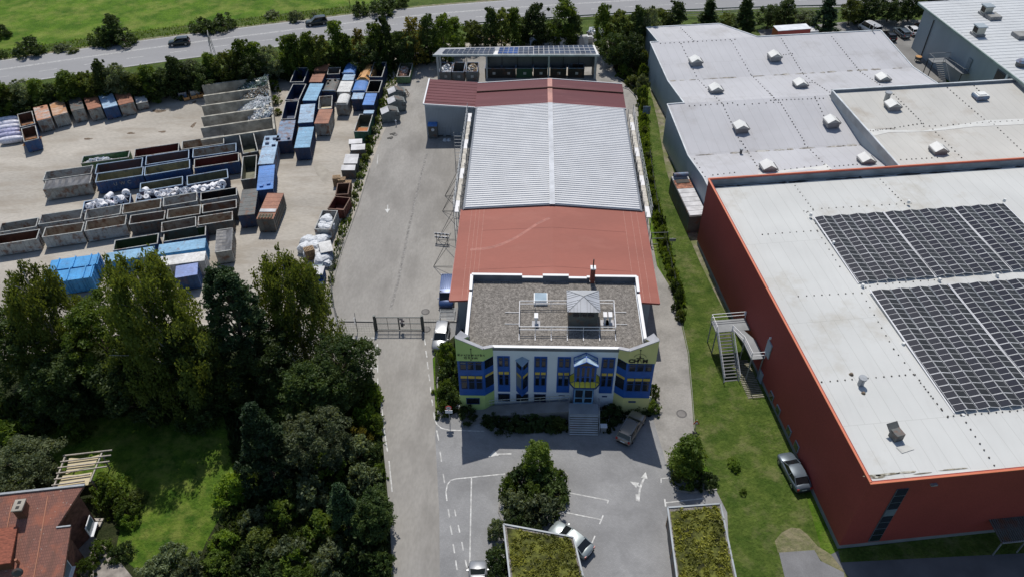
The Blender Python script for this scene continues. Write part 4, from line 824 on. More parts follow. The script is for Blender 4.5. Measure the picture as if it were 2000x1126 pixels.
# decorations on some containers
def deco(lab, fn):
    o = ROWO[lab]; fn(o, o['_w'], o['_d'])
def text_obj(s, size, mat, loc, rot, parent, name='lettering', ext=.01, bold=0.0, sx=1.0):
    cu = bpy.data.curves.new('t', 'FONT'); cu.body = s; cu.size = size; cu.extrude = ext; cu.align_x = 'CENTER'; cu.align_y = 'CENTER'; cu.offset = bold
    to = bpy.data.objects.new('t', cu); col.objects.link(to); bpy.context.view_layer.update()
    me = bpy.data.meshes.new_from_object(to.evaluated_get(bpy.context.evaluated_depsgraph_get())); bpy.data.objects.remove(to)
    me.materials.clear(); me.materials.append(mat)
    R = Matrix.Translation(loc) @ rot.to_4x4() @ Matrix.Diagonal((sx, 1, 1, 1)); me.transform(R)
    o = bpy.data.objects.new(name, me); col.objects.link(o); par(o, parent); return o
FRONT = Matrix.Rotation(math.pi/2, 3, 'X')
def uwc(o, w_, d):
    for k, ch in enumerate('UWC'):
        text_obj(ch, .75, C_['rim'], Vector((-.75+k*1.0, -d/2-.09, 1.5)), FRONT, o)
deco('open blue container with white letters UWC and khaki inside', uwc)
def stripe(o, w_, d):
    m = MB(); m.box((0, -d*.2, 2.59), (w_-.05, .75, .05)); m.build('white_stripe', C_['white_c'], o, world=False)
    m = MB()
    for k in range(5): m.box((-.9+k*.45, -d/2+.5, 2.6), (.12, 1.0, .18))
    for k in range(3): m.box((0, -d/2+.2+k*.35, 2.68), (w_*.8, .1, .1))
    m.build('press_frame', C_['olive'], o, world=False)
deco('rust brown press container with a white stripe on its roof', stripe)
def hatches(n, pos, mat='mid', sz=(.55, .5)):
    def f(o, w_, d):
        for x, y in pos:
            m = MB(); m.box((x*w_, y*d, 2.62), (sz[0], sz[1], .22)); m.build('hatch', C_[mat], o, world=False)
    return f
deco('bright blue tarpaulin container with two hatches', hatches(2, [(-.22, -.36), (.22, -.3)], 'mid'))
deco('pale blue grey container with dark hatches above the bright blue one', hatches(4, [(-.25, .38), (.25, .36), (-.2, .2), (.28, .12)], 'navy', (.6, .35)))
deco('worn grey blue container at the lower left of the block', hatches(2, [(-.3, -.42), (.3, -.42)], 'navy', (.4, .3)))
deco('dark grey round roofed container', hatches(3, [(-.2, .35), (.2, .38), (-.25, .1)], 'black', (.4, .3)))
def boards(o, w_, d):
    m = MB(); m.box((0, -d*.15, .9), (w_*.75, d*.45, .8)); m.build('cream_load', M('cream_boards', (.6, .54, .38), .8, var=.1), o, world=False)
deco('open container with cream boards inside', boards)
def ofl(o, w_, d): m = MB(); m.poly([(-w_/2+.12, -d/2+.12, 1.35), (w_/2-.12, -d/2+.12, 1.35), (w_/2-.12, d*.05, .9), (-w_/2+.12, d*.05, .9)]); m.build('rust_load', C_['ofloor'], o, world=False)
deco('dark green open container with rust orange floor', ofl)
# ---- loads
def drop(px, py, z): p = U(px, py, z); return p
roll_m = M('film_white', (.80, .80, .82), .45, var=.12, scale=3); core_m = M('film_core', (.08, .07, .07), .8)
rolls0 = None
def roll(px, py, z, r, l, az, tilt, lab, m=roll_m):
    o = empty('film_roll', tuple(U(px, py, z)), 0); o.rotation_euler = (tilt, 0, az)
    tag(o, lab, 'film roll', 'rolls of white film in the blue containers')
    b = MB(); b.cyl((0, 0, -l/2), (0, 0, l/2), r, n=16); b.build('wrap', m, o, world=False, smooth=False)
    c = MB(); c.cyl((0, 0, -l/2-.02), (0, 0, l/2+.02), r*.22, n=8); c.build('core', core_m, o, world=False)
rnd = random.Random(4)
cellm = M('film_lilac', (.55, .45, .6), .5)
rollist = [(213, 383, .42, 1.3), (246, 377.5, .55, .9), (233, 388, .5, 1.3), (194, 394, .42, 1.2), (205, 400, .38, 1.0), (186, 399, .35, 1.3), (176, 399, .25, 1.8), (172, 405, .3, 1.6), (224, 393, .2, 1.6), (227, 395, .3, .9), (236, 393, .25, .9), (197, 402, .4, 1.1), (180, 405, .35, 1.0), (212, 395, .35, 1.0), (220, 398, .3, 1.2), (243, 391, .3, 1.1),
           (283, 373, .5, 1.0), (292, 378, .32, 1.5), (300, 374, .3, 1.5), (307, 379, .4, 1.2), (318, 376, .45, 1.1), (327, 374, .4, 1.2), (335, 373, .35, 1.4), (345, 370, .3, 1.5), (350, 374, .3, 1.5), (274, 385, .35, 1.3), (288, 387, .4, 1.1), (312, 385, .35, 1.2), (330, 382, .3, 1.6), (342, 380, .28, 1.7), (322, 384, .3, 1.3),
           (362, 372, .38, 1.3), (370, 371, .3, 1.5), (377, 369, .33, 1.5), (384, 367, .3, 1.6), (391, 366, .35, 1.5), (399, 364, .28, 1.6), (405, 366, .35, 1.3), (413, 362, .3, 1.5), (420, 361, .3, 1.5), (427, 360, .3, 1.4), (434, 359, .55, .9), (366, 378, .35, 1.2), (382, 376, .35, 1.2), (398, 374, .35, 1.2), (414, 370, .35, 1.2), (427, 368, .35, 1.2)]
def rolldesc(px, py, r, l, k):
    w_ = 'leftmost' if px < 260 else 'middle' if px < 354 else 'rightmost'
    s = 'fat' if r > .48 else 'thick' if r > .36 else 'medium' if r > .29 else 'thin'
    return '%s %s white film roll lying in the %s blue container of rolls' % (s, 'long' if l > 1.35 else 'short', w_)
for k, (px, py, r, l) in enumerate(rollist):
    zz = 1.55 if py < (396-.135*(px-200)) else 1.3
    roll(px, py, zz, r*1.05, l, rnd.uniform(-.6, .6) + (.2), rnd.choice([1.45, 1.2, .9, .4]) if r < .5 else rnd.choice([1.1, 1.3]), rolldesc(px, py, r, l, k), cellm if k == 8 else roll_m)
def heap(name, label, cat, cx, cy, z0, rx, ry, h, mats, n=160, size=.25, rz=0.0, seed=1, kind='stuff'):
    rg = np.random.default_rng(seed); mb = MB()
    for i in range(n):
        a, r = rg.random()*6.28, rg.random()**.5; x, y = r*rx*math.cos(a), r*ry*math.sin(a); zz = z0+h*(1-r*r)*(.85+.3*rg.random())
        X, Y = cx+x*math.cos(rz)-y*math.sin(rz), cy+x*math.sin(rz)+y*math.cos(rz)
        mb.mi = int(rg.integers(len(mats))); s = size*(.5+rg.random())
        mb.box((X, Y, zz), (s*(.7+rg.random()), s*(.5+.6*rg.random()), s*.35), rz=rg.random()*3, rx=rg.normal()*.5, ry=rg.normal()*.5)
    mb.mi = 0; n2 = 14
    for j in range(4):
        r0, r1 = j/4, (j+1)/4
        for k in range(n2):
            t0, t1 = 6.283*k/n2, 6.283*(k+1)/n2
            q = []
            for r, t in ((r0, t0), (r1, t0), (r1, t1), (r0, t1)):
                x, y = r*rx*math.cos(t), r*ry*math.sin(t); q.append((cx+x*math.cos(rz)-y*math.sin(rz), cy+x*math.sin(rz)+y*math.cos(rz), z0+h*(1-r*r)-.06))
            mb.poly(q)
    return tag(mb.build(name, mats), label, cat, kind=kind)
wh = M('plastic_white', (.7, .72, .75), .5, var=.1); bl = M('plastic_bluegrey', (.35, .42, .52), .5); gy = M('plastic_grey', (.4, .4, .4), .6)
p = U(190, 313, 1.3); heap('plastic_waste', 'white plastic waste in the green low skip', 'waste', p.x, p.y, .75, 2.3, .75, .75, [wh, bl, wh, gy], 170, .35, .3)
p = U(788, 137, 1.2); heap('rubble_load', 'pinkish rubble in the green skip on the drive', 'rubble', p.x, p.y, .7, .95, 2.3, .7, [M('rubble_pink', (.42, .3, .25), .9, var=.3, scale=3), M('rubble_pale', (.55, .5, .46), .9), M('rubble_red', (.3, .15, .1), .9)], 220, .25)
orw = M('rusty_planks', (.42, .2, .08), .9, var=.4, scale=2)
for sk_, lab in ((s1, 'front'), (s2, 'rear')):
    c = sk_.location; a = sk_.rotation_euler.z; mb = MB(); rg = random.Random(5)
    for k in range(12): mb.box((c.x+rg.uniform(-.4, .4)+.4*math.sin(a), c.y-.6+rg.uniform(-1.2, 1.0), .95+k*.04), (1.9, .18, .1), rz=a+rg.uniform(-.35, .35))
    tag(mb.build('rusty_plank_load', orw), 'orange rusty planks lying in the %s scrap container' % lab, 'scrap', kind='stuff')
# glass and paper bays
bayw = M('bay_concrete', (.43, .41, .35), .9, var=.2, scale=.8, stain=(.10, .09, .075), samt=.7, sscale=.5, slo=.45, shi=.7)
def T2(px, py, z=2.6): return U(px, py, z)
ends = [((394, 167), (480, 156.5)), ((397, 187), (481, 175)), ((393.5, 207), (475, 196)), ((392.5, 228.5), (494, 213.5)), ((391.5, 250), (527, 229)), ((392, 273), (530, 250.5))]
br = [T2(*e) for e in ((519, 151), (521, 176), (523, 195), (528, 212), (529, 230), (532, 251))]
fr = [T2(*a) for a, b in ends]
ud = (br[4]-fr[4]).normalized(); names = ['rearmost bay wall behind the green glass', 'bay wall between green and brown glass', 'bay wall between brown and white glass', 'bay wall between white glass and paper', 'bay wall in front of the paper heap', 'foremost bay wall next to the parked containers']
bkx = br[0]; bky = br[5]; bdir = (bky-bkx).normalized()
BW = []
for i, n_ in enumerate(names):
    a = fr[i]; t = ((bkx-a).cross(bdir).z)/(ud.cross(bdir).z); b = a+ud*t
    mb = MB(); n = Vector((-ud.y, ud.x, 0))*.17; hgt_ = 2.6
    mb.prism([(a.x+n.x, a.y+n.y), (a.x-n.x, a.y-n.y), (b.x-n.x, b.y-n.y), (b.x+n.x, b.y+n.y)], .05, hgt_)
    tag(mb.build('bay_wall', bayw), n_, 'concrete wall', 'walls of the recycling bays'); BW.append((a, b))
mb = MB(); a, b = BW[0][1]+ud*.3-bdir*.3, BW[5][1]+ud*.3+bdir*.3; n = Vector((-bdir.y, bdir.x, 0))*.16
mb.prism([(a.x+n.x, a.y+n.y), (a.x-n.x, a.y-n.y), (b.x-n.x, b.y-n.y), (b.x+n.x, b.y+n.y)], .05, 2.75)
tag(mb.build('bay_back_wall', bayw), 'long concrete back wall closing all the recycling bays', 'concrete wall')
gl = [M('glass_green', (.12, .2, .15), .35, var=.2, scale=6), M('glass_clear', (.5, .54, .54), .3, var=.2, scale=6), M('glass_brown', (.16, .12, .08), .35, var=.3, scale=6), M('glass_dark', (.05, .07, .06), .3)]
fills = [([gl[0], gl[1], gl[3], gl[0]], 'heap of green glass in the rearmost bay'), ([gl[2], gl[3], gl[1], gl[2]], 'heap of brown glass in the second bay'), ([gl[1], gl[1], wh, gy], 'heap of clear glass in the third bay'), ([wh, M('paper_cream', (.6, .56, .48), .8), gy, gl[1]], 'heap of white paper and film in the fourth bay')]
for i, (ms, lab) in enumerate(fills):
    a, b = BW[i]; c, d = BW[i+1]; rg = np.random.default_rng(20+i); mb = MB(); L = 6.4 if i < 3 else 4.6
    grid = []; nn = 16
    for j in range(nn+1):
        t = j/nn
        row = []
        for k in range(7):
            s = k/6; base = b*(1-s)+d*s-ud*(L*t)
            base = base+(bdir*.25*(1-2*s)); z = .1+2.0*max(0, (1-t))**.9*(.8+.25*math.sin(s*3.1)+.1*rg.normal())
            z = .1+3.0*max(0., 1-t**2.0)*(.88+.12*math.sin(s*3.1)+.05*rg.normal()); row.append((base.x, base.y, z))
        grid.append(row)
    for j in range(nn):
        for k in range(6): mb.mi = int(rg.integers(len(ms))); mb.poly([grid[j][k], grid[j+1][k], grid[j+1][k+1], grid[j][k+1]])
    for q in range(1500 if i < 3 else 380):
        j, k = rg.random()**1.2*(nn-1), rg.random()*5.99; g0 = grid[int(j)][int(k)]; mb.mi = int(rg.integers(len(ms))); s = (.16 if i < 3 else .45)*(.5+rg.random())
        mb.box((g0[0]+rg.normal()*.2, g0[1]+rg.normal()*.2, g0[2]+.03), (s, s*.6, s*.4), rz=rg.random()*3, rx=rg.normal()*.6, ry=rg.normal()*.6)
    tag(mb.build('sorted_heap', ms), lab, 'heap', kind='stuff')
# crates behind the bays and small skips
cr = M('carton_tan', (.45, .33, .22), .8); crw = M('crate_pale', (.42, .42, .44), .7)
for px, py, w_, h, a, m, lab in [(413, 160, 1.9, 1.1, .3, cr, 'tan tilted box behind the rearmost bay wall, left one'), (422, 158, 1.2, 1.3, .7, cr, 'tan box leaning behind the rearmost bay wall, right one'), (432, 156, 1.4, 1.2, .2, crw, 'cream crate behind the rearmost bay wall'), (449, 154, 1.8, 1.3, .9, crw, 'bluish crate standing on edge behind the bay wall'), (465, 153, 1.3, 1.4, .2, crw, 'grey crate right of the bluish crate'), (478, 150, 1.3, 1.0, .4, gy, 'dark grey crate behind the green glass'), (490, 151, 1.6, .8, .1, crw, 'low pale crate at the top of the green glass'), (507, 147, 1.7, 1.2, .9, gy, 'tilted grey crate at the back corner of the bays'), (537, 150, 1.2, .8, .1, crw, 'pale bundle beside the bay corner'), (544, 149, .9, .8, .5, wh, 'white bundle right of the bay corner')]:
    p = U(px, py, .6); e = empty('crate', (p.x, p.y, .06), a); tag(e, lab, 'crate')
    mb = MB(); mb.box((0, 0, h/2), (w_, w_*.7, h), rx=.12, ry=.1); mb.build('box', m, e, world=False); mb = MB(); mb.box((.06, 0, h+.03), (w_+.1, w_*.7+.1, .08), rx=.12, ry=.1); mb.build('lid', m, e, world=False)
for lab, FL, FR, BL, c in [('small grey open skip left of the pair by the bays', (348, 184), (363, 181), (345, 173), 'gblue'), ('small grey open skip right of the pair by the bays', (371, 180), (388, 177), (368, 169), 'lgrey')]:
    cont(lab, FL, FR, BL, 1.3, c, c, 'open', inner='grey', name='small_skip', cat='skip')
for lab, FL, FR, BL in [('orange red tub, left of three', (359, 193), (369, 190.5), (357.5, 187), ), ('orange red tub, middle of three', (373, 189.5), (385, 187), (371, 182)), ('orange red tub, right of three', (387, 187), (397, 184.5), (386, 182))]:
    cont(lab, FL, FR, BL, .7, 'orange', 'orange', 'open', inner='brown', name='small_tub', cat='tub', rim='orange')
bpy.data.materials['paint_orange'].node_tree  # keep
# white wrapped bales at the left edge
lil = M('bale_lilac', (.42, .42, .58), .4, var=.25, scale=2.5); bwh = M('bale_white', (.68, .68, .76), .35, var=.15, scale=2.5)
for i, (px, py, m, lab) in enumerate([(16, 233, bwh, 'topmost white wrapped bale at the left edge'), (17, 241, bwh, 'second white wrapped bale from the top'), (18, 248.5, bwh, 'plump white wrapped bale in the middle'), (19, 256.5, lil, 'lilac wrapped bale above the blue one'), (21, 263.5, lil, 'bluish wrapped bale above the lowest'), (23, 272, bwh, 'lowest white wrapped bale at the left edge')]):
    p = U(px, py, .8); e = empty('wrapped_bale', (p.x, p.y, .06), .33); tag(e, lab, 'bale', 'wrapped bales')
    mb = MB()
    for k in range(9):
        t = -1.8+k*.4; r = .62*(1-.25*abs(k-4)**3/64)
        mb.cyl((t, 0, .66), (t+.42, 0, .66), r, .62*(1-.25*abs(k-3)**3/64), 12, k in (0, 8))
    mb.build('wrapping', m, e, smooth=True, world=False)
# big bags, pallets, lidded boxes along the strip
bagm = M('bigbag_white', (.62, .64, .66), .7, var=.15, scale=3, bmp=.4, fscale=4)
def bag(px, py, r, z, lab):
    p = U(px, py, z); rg = np.random.default_rng(int(px*7+py)); mb = MB(); n, m = 14, 8; vs = []
    for j in range(m+1):
        t = math.pi*j/m
        for k in range(n):
            a = 6.283*k/n; rr = r*(1+.16*math.sin(3*a+px)+.1*rg.normal()); x = math.cos(a)*math.sin(t)**.6*rr; y = math.sin(a)*math.sin(t)**.6*rr
            vs.append((p.x+x, p.y+y, max(.06, z-r*.3+math.cos(t)*r*.8)))
    mb.v = vs
    for j in range(m):
        for k in range(n): mb.f.append((j*n+k, (j+1)*n+k, (j+1)*n+(k+1) % n, j*n+(k+1) % n)); mb.m.append(0)
    o = mb.build('big_bag', bagm); tag(o, lab, 'big bag', 'white big bags')
for q in [(601, 468, 1.0, .9, 'white bag at the top left of the bag pile'), (612, 468, .7, 1.2, 'small bag at the top of the bag pile'), (628, 467, 1.1, 1.0, 'rounded bag under the ribbed container'), (595, 482, 1.0, .9, 'white bag at the left rim of the pile'), (613, 480, 1.1, 1.2, 'central bulging bag of the pile'), (622, 490, .9, .9, 'bag right of the boxed pallets'), (604, 490, .9, .8, 'bag hidden under the pallets'), (629, 504, 1.2, .9, 'lowest large bag above the teal container'), (638, 512, .7, .7, 'small grey bag by the fence end'), (633, 500, .8, .9, 'bag below the white lidded box'),
          (638, 428, 1.0, 1.9, 'big knotted bag on top in the ribbed container'), (633, 436, .8, 1.7, 'middle bag in the ribbed container'), (645, 438, .7, 1.7, 'right bag in the ribbed container'), (628, 442, .7, 1.7, 'left front bag in the ribbed container'), (639, 444, .8, 1.6, 'front bag in the ribbed container')]: bag(*q)
def pallets(px, py, n, w_, h0, az, lab):
    p = U(px, py, h0+n*.14); e = empty('pallet_stack', (p.x, p.y, .06), az); tag(e, lab, 'pallets')
    for k in range(n):
        mb = MB(); z = h0+k*.145
        for s in (-1, 0, 1): mb.box((0, s*w_*.42, z+.045), (w_*1.2, .1, .09))
        for s in range(7): mb.box(((-.5+s/6)*w_*1.12, 0, z+.105), (.1, w_, .022))
        mb.build('pallet', wood_m, e, world=False)
pallets(657, 346, 11, 1.0, 0, .15, 'tallest pallet stack, left of three'); pallets(667.5, 349.5, 10, .9, 0, .1, 'middle pallet stack of three'); pallets(679, 355.5, 8, .9, 0, .1, 'right pallet stack of three'); pallets(603, 486, 12, 1.1, .0, .5, 'stack of brown boards on the bag pile')
def lidbox(px, py, w_, d, h, az, body, lid, lab, tilt=.18, name='lidded_bin'):
    p = U(px, py, h); e = empty(name, (p.x, p.y, .06), az); tag(e, lab, 'waste bin')
    mb = MB(); mb.prism([(-w_/2, -d/2), (w_/2, -d/2), (w_/2, d/2), (-w_/2, d/2)], .15, [h-.35, h-.35, h-.1, h-.1]); mb.build('body', body, e, world=False)
    mb = MB(); mb.box((0, -d*.02, h-.19), (w_+.1, d+.12, .07), rx=tilt*1.1/d); mb.build('lid', lid, e, world=False)
    for s in (-1, 1):
        mb = MB(); mb.cyl((s*w_*.4-.05, -d*.38, .15), (s*w_*.4+.05, -d*.38, .15), .15, n=10); mb.build('wheel', C_['black'], e, world=False)
dk = C_['dgrey']; wl = C_['white_c']
lidbox(694, 275, 2.1, 1.0, 1.9, .12, dk, wl, 'upper part of the white lidded bin pair beside spiky plant'); lidbox(699, 286, 2.2, 1.3, 1.75, .12, dk, wl, 'lower part of the white lidded bin pair beside spiky plant')
lidbox(687, 304, 2.1, .8, 2.0, .03, dk, wl, 'narrow white lidded bin, first of the group of three'); lidbox(685, 312.5, 2.1, 1.3, 2.0, .03, dk, wl, 'square white lidded bin, second of the group of three'); lidbox(680, 326, 2.1, 1.1, 2.0, .03, dk, wl, 'front white lidded bin, third of the group of three')
lidbox(635.5, 480, 1.6, 2.2, 1.9, .35, C_['gblue'], C_['white'], 'tilted white lidded box beside the bag pile', .1); lidbox(612, 520, 2.2, 1.4, 1.5, .05, C_['navy'], M('lid_teal', (.28, .36, .35), .6), 'teal topped box in front of the bags', .02)
lidbox(617.5, 526, 1.9, 1.5, 2.0, .0, C_['blue'], wl, 'white topped blue box in front of the teal one', .1); lidbox(595, 519, .7, 1.2, 1.4, .05, wood_m, wood_m, 'small tan box left of the teal topped one', .02); lidbox(618, 545, 1.9, 1.6, 1.1, .0, C_['navy'], C_['blue'], 'dark blue box at the end of the strip', .02)
# wheeled compactors beside the drive
def comp(px, py, lab):
    p = U(px, py, 1.3); e = empty('waste_compactor', (p.x, p.y, .06), .30); tag(e, lab, 'compactor', 'waste compactors beside the drive')
    gm = M('compactor_grey', (.17, .19, .19), .5, var=.15, scale=1.5); mb = MB()
    pr = [(-1.5, .15), (-1.5, 1.75), (-.2, 2.2), (.5, 2.15), (1.6, 1.75), (1.75, .95), (1.5, .15)]
    for s in (-1, 1): mb.poly([(x, s*1.0, z) for x, z in pr][::-s if s < 0 else -1])
    for (x0, z0), (x1, z1) in zip(pr, pr[1:]+pr[:1]): mb.poly([(x0, -1, z0), (x1, -1, z1), (x1, 1, z1), (x0, 1, z0)][::-1])
    mb.build('hull', gm, e, world=False)
    mb = MB(); mb.box((-.8, 0, 2.02), (1.45, 2.1, .07), ry=-.33); mb.build('white_lid', wl, e, world=False)
    mb = MB(); mb.box((.6, 0, 2.2), (1.5, 1.7, .06), ry=.3); mb.beam((1.0, -1.05, 1.2), (1.0, -1.05, 2.0), .08); mb.beam((1.5, -1.05, 1.1), (1.5, -1.05, 1.7), .08); mb.beam((1.0, -1.05, 1.2), (1.5, -1.05, 1.1), .08); mb.beam((.4, -1.04, 2.0), (.7, 1.04, 2.25), .06); mb.build('press_head', C_['dgrey'], e, world=False)
comp(774, 183, 'rear waste compactor with white lid beside the drive'); comp(773.5, 202, 'middle waste compactor with white lid beside the drive'); comp(761, 222, 'front waste compactor with white lid beside the drive')
# small things by the compactors
for px, py, lab, c in [(767, 262, 'black rubber mat scrap on the drive', 'black'), (762, 270, 'second black scrap piece on the drive', 'black')]:
    p = U(px, py); mb = MB(); mb.box((p.x, p.y, .1), (1.0, .35, .06), rz=.5); mb.box((p.x+.2, p.y-.2, .14), (.4, .4, .05), rz=1.1, rx=.2); tag(mb.build('rubber_scrap', C_[c]), lab, 'scrap')
p = U(794, 187); e = empty('barrier_frame', (p.x, p.y, .06)); tag(e, 'folding wooden A-frame barrier by the rear compactor', 'barrier')
for s in (-1, 1):
    mb = MB(); mb.beam((-.5, s*.5, 0), (0, 0, 1.3), .08); mb.beam((.5, s*.5, 0), (0, 0, 1.3), .08); mb.beam((-.35, s*.35, .4), (.35, s*.35, .4), .07); mb.build('leg_frame', wood_m, e, world=False)
p = U(774, 246); mb = MB(); mb.cyl((p.x, p.y, .06), (p.x, p.y, 1.0), .06, n=8); mb.cyl((p.x, p.y, 1.0), (p.x, p.y, 1.2), .16, .05, 10); tag(mb.build('bollard', wh), 'white bollard in front of the front compactor', 'bollard')
# dark stains on the yard floor
for i, (px, py, rx, ry) in enumerate([(310, 218, 1.6, .7), (172, 272, .9, .4), (256, 261, .9, .4), (380, 200, .4, .8), (378, 245, .4, 1.2), (318, 258, .8, .4)]):
    p = U(px, py); mb = MB(); rg = np.random.default_rng(i); pts = []
    for k in range(18): a = 6.283*k/18; r = .8+.1*rg.normal()+.12*math.sin(3*a+i); pts.append((p.x+rx*r*math.cos(a), p.y+ry*r*math.sin(a), .056))
    mb.poly(pts); structure('oil_stain', mb, M('oil_dirt', (.16, .12, .085), .9, var=.3, scale=3))
# ---------------------------------------------------------------- recycling hall
redroof = M('red_roof', (.31, .096, .067), .7, var=.05, scale=.15, stain=(.40, .16, .12), samt=.5, sscale=.12, slo=.5, shi=.7, stretch=(.5, 1.5, 1), fine=.06, fscale=3)
mar = M('maroon_roof', (.125, .036, .042), .6, var=.1, scale=.3, stretch=(.08, 1, 1), stain=(.28, .14, .13), samt=.35, sscale=1.2, slo=.58, shi=.7, spec=.2)
wroof = M('white_corrugated', (.61, .615, .62), .4, var=.04, scale=.4, fine=.03)
hall = tag(empty('recycling_hall', (2.7, 68.5, 0)), 'long recycling hall with red, white corrugated and maroon roof sections behind the office', 'hall')
X0, X1, XR = -9.75, 15.2, 2.7; ZE, ZR = 6.0, 6.9
def rz_(x): return ZE+(ZR-ZE)*(1-abs(x-XR)/(12.5))
mb = MB(); mb.prism([(X0+.8, 69.2), (X1-.8, 69.2), (X1-.8, 123), (X0+.8, 123)], 0, 5.85); mb.build('wall', grey_metal, hall)
def gable(name, y0, y1, mat, x0=X0, x1=X1, dz=0.0, t=.18, ov=0):
    mb = MB()
    for xa, xb in ((x0, XR), (XR, x1)):
        za, zb = rz_(xa)+dz, rz_(xb)+dz
        mb.poly([(xa, y0, za), (xb, y0, zb), (xb, y1, zb), (xa, y1, za)]); mb.poly([(xa, y0, za-t), (xa, y1, za-t), (xb, y1, zb-t), (xb, y0, zb-t)])
        mb.poly([(xa, y0, za-t), (xb, y0, zb-t), (xb, y0, zb), (xa, y0, za)]); mb.poly([(xb, y1, zb-t), (xa, y1, za-t), (xa, y1, za), (xb, y1, zb)])
    for xx, r in ((x0, 1), (x1, -1)):
        za = rz_(xx)+dz; q = [(xx, y1, za-t), (xx, y0, za-t), (xx, y0, za), (xx, y1, za)]; mb.poly(q[::r])
    return mb.build(name, mat, hall)
gable('red_roof', 68.0, 86.4, redroof)
# thin seam lines on the red roof
seam = MB(); sm = M('roof_seam', (.44, .23, .18), .7, var=.2, scale=4)
for x in (-8.3, -7.7, -7.2, -6.6, 12.4, 13.4, 14.2): seam.box((x, 77.2, rz_(x)+.004), (.035, 18.2, .02))
seam.build('roof_seam', sm, hall)
seam = MB()
for y in (71.6, 73.5, 81.5):
    for xa, xb in ((-6.6, XR), (XR, 12.4)): seam.beam((xa, y, rz_(xa)+.004), (xb, y, rz_(xb)+.004), .04, .02)
seam.build('cross_seam', M('roof_seam_dark', (.26, .085, .065), .7), hall)
sc_ = MB(); ar = [U(x, y, 6.42) for x, y in ((918, 484), (940, 484), (962, 482), (985, 475.5), (1010, 465), (1030, 453.5), (1050, 441), (1074, 431))]
for a, b in zip(ar, ar[1:]): sc_.beam((a.x, a.y, rz_(a.x)+.0), (b.x, b.y, rz_(b.x)+.0), .5, .016)
sc_.build('scuff_mark', M('red_roof_scuff', (.39, .165, .13), .8, var=.15, scale=2), hall)
edge = MB()
for x in (X0-.04, X1+.04): edge.box((x, 77.2, ZE-.08), (.1, 18.5, .26))
edge.beam((X0, 67.96, rz_(X0)-.1), (XR, 67.96, ZR-.1), .1, .25); edge.beam((XR, 67.96, ZR-.1), (X1, 67.96, rz_(X1)-.1), .1, .25)
edge.build('red_eaves_trim', M('red_trim', (.30, .07, .05), .5), hall)
# corrugated section: real ribs
gable('deck', 86.4, 115.0, M('deck_grey', (.16, .18, .22), .6), dz=.10, x0=X0+.35, x1=X1-.35)
rb = MB(); nr = 54
for k in range(nr):
    y = 86.6+28.2*(k+.5)/nr
    for xa, xb in ((X0+.5, XR-.3), (XR+.3, X1-.5)):
        a = (xa, y, rz_(xa)+.18); b = (xb, y, rz_(xb)+.18)
        rb.v += []; i = len(rb.v)
        for (x, _, z) in (a, b):
            rb.v += [(x, y-.22, z-.09), (x, y-.15, z+.05), (x, y+.16, z+.05), (x, y+.21, z-.09)]
        for q in ((0, 4, 5, 1), (1, 5, 6, 2), (2, 6, 7, 3), (0, 1, 2, 3), (7, 6, 5, 4)): rb.f.append(tuple(i+t for t in q)); rb.m.append(0)
rb.build('corrugated_sheet', wroof, hall)
mb = MB(); mb.box((XR, 100.7, ZR+.26), (.75, 28.7, .06)); mb.build('ridge_cap', M('ridge_grey', (.5, .52, .55), .5), hall)
mb = MB()
for x, s in ((X0+.3, 1), (X1-.3, -1)):
    mb.box((x, 100.7, rz_(x)+.02), (.22, 28.8, .2)); 
mb.beam((X0+.3, 86.42, rz_(X0)+.16), (XR, 86.42, ZR+.16), .1, .12); mb.beam((XR, 86.42, ZR+.16), (X1-.3, 86.42, rz_(X1)+.16), .1, .12)
mb.build('gutter', M('gutter_dark', (.13, .15, .18), .5), hall)
gable('maroon_roof', 115.0, 120.6, mar, dz=.02); gable('rear_maroon_roof', 120.6, 123.6, mar, dz=.22)
mb = MB()
for y, t in ((123.65, .24), (115.05, .12)):
    mb.beam((X0, y, rz_(X0)+t), (XR, y, ZR+t), .12, .14); mb.beam((XR, y, ZR+t), (X1, y, rz_(X1)+t), .12, .14)
mb.build('white_edge', white_trim, hall)
mb = MB(); mb.box((XR, 118.0, ZR+.07), (.8, 5.4, .05)); mb.box((XR, 122.1, ZR+.27), (.8, 3, .05)); mb.build('ridge_cap', M('ridge_salmon', (.42, .19, .15), .5), hall)
mb = MB(); mb.beam((X0, 120.55, rz_(X0)+.16), (XR, 120.55, ZR+.16), .05, .2); mb.beam((XR, 120.55, ZR+.16), (X1, 120.55, rz_(X1)+.16), .05, .2); mb.build('roof_step', C_['brown'], hall)
# annex left
AX0, AX1, AY0, AY1 = -18.3, -8.6, 116.1, 125.2; za, zb = 6.15, 5.55
mb = MB(); mb.prism([(AX0+.1, AY0+.1), (AX1, AY0+.1), (AX1, AY1-.1), (AX0+.1, AY1-.1)], 0, [za-.1, zb-.1, zb-.1, za-.1]); mb.build('annex_wall', M('annex_cladding', (.40, .44, .47), .6, var=.04, scale=.5), hall)
mb = MB()
for k in range(38): mb.box((AX0+.3+k*.255, AY0+.07, 2.8), (.05, .06, 5.3))
mb.build('wall_rib', M('annex_rib', (.34, .38, .41), .6), hall)
mb = MB(); mb.poly([(AX0, AY0, za), (AX1-.1, AY0, zb), (AX1-.1, AY1, zb), (AX0, AY1, za)]); mb.build('annex_roof', mar, hall)
mb = MB()
for k in range(1, 9): mb.beam((AX0+.1, AY0+k*1.01, za+.02), (AX1-.2, AY0+k*1.01, zb+.02), .07, .04)
mb.build('annex_roof_rib', mar, hall)
mb = MB(); mb.beam((AX0-.05, AY0, za+.05), (AX0-.05, AY1, za+.05), .22, .2); mb.beam((AX0-.1, AY0-.05, za+.02), (AX1-.2, AY0-.05, zb+.02), .14, .22); mb.build('annex_edge', white_trim, hall)
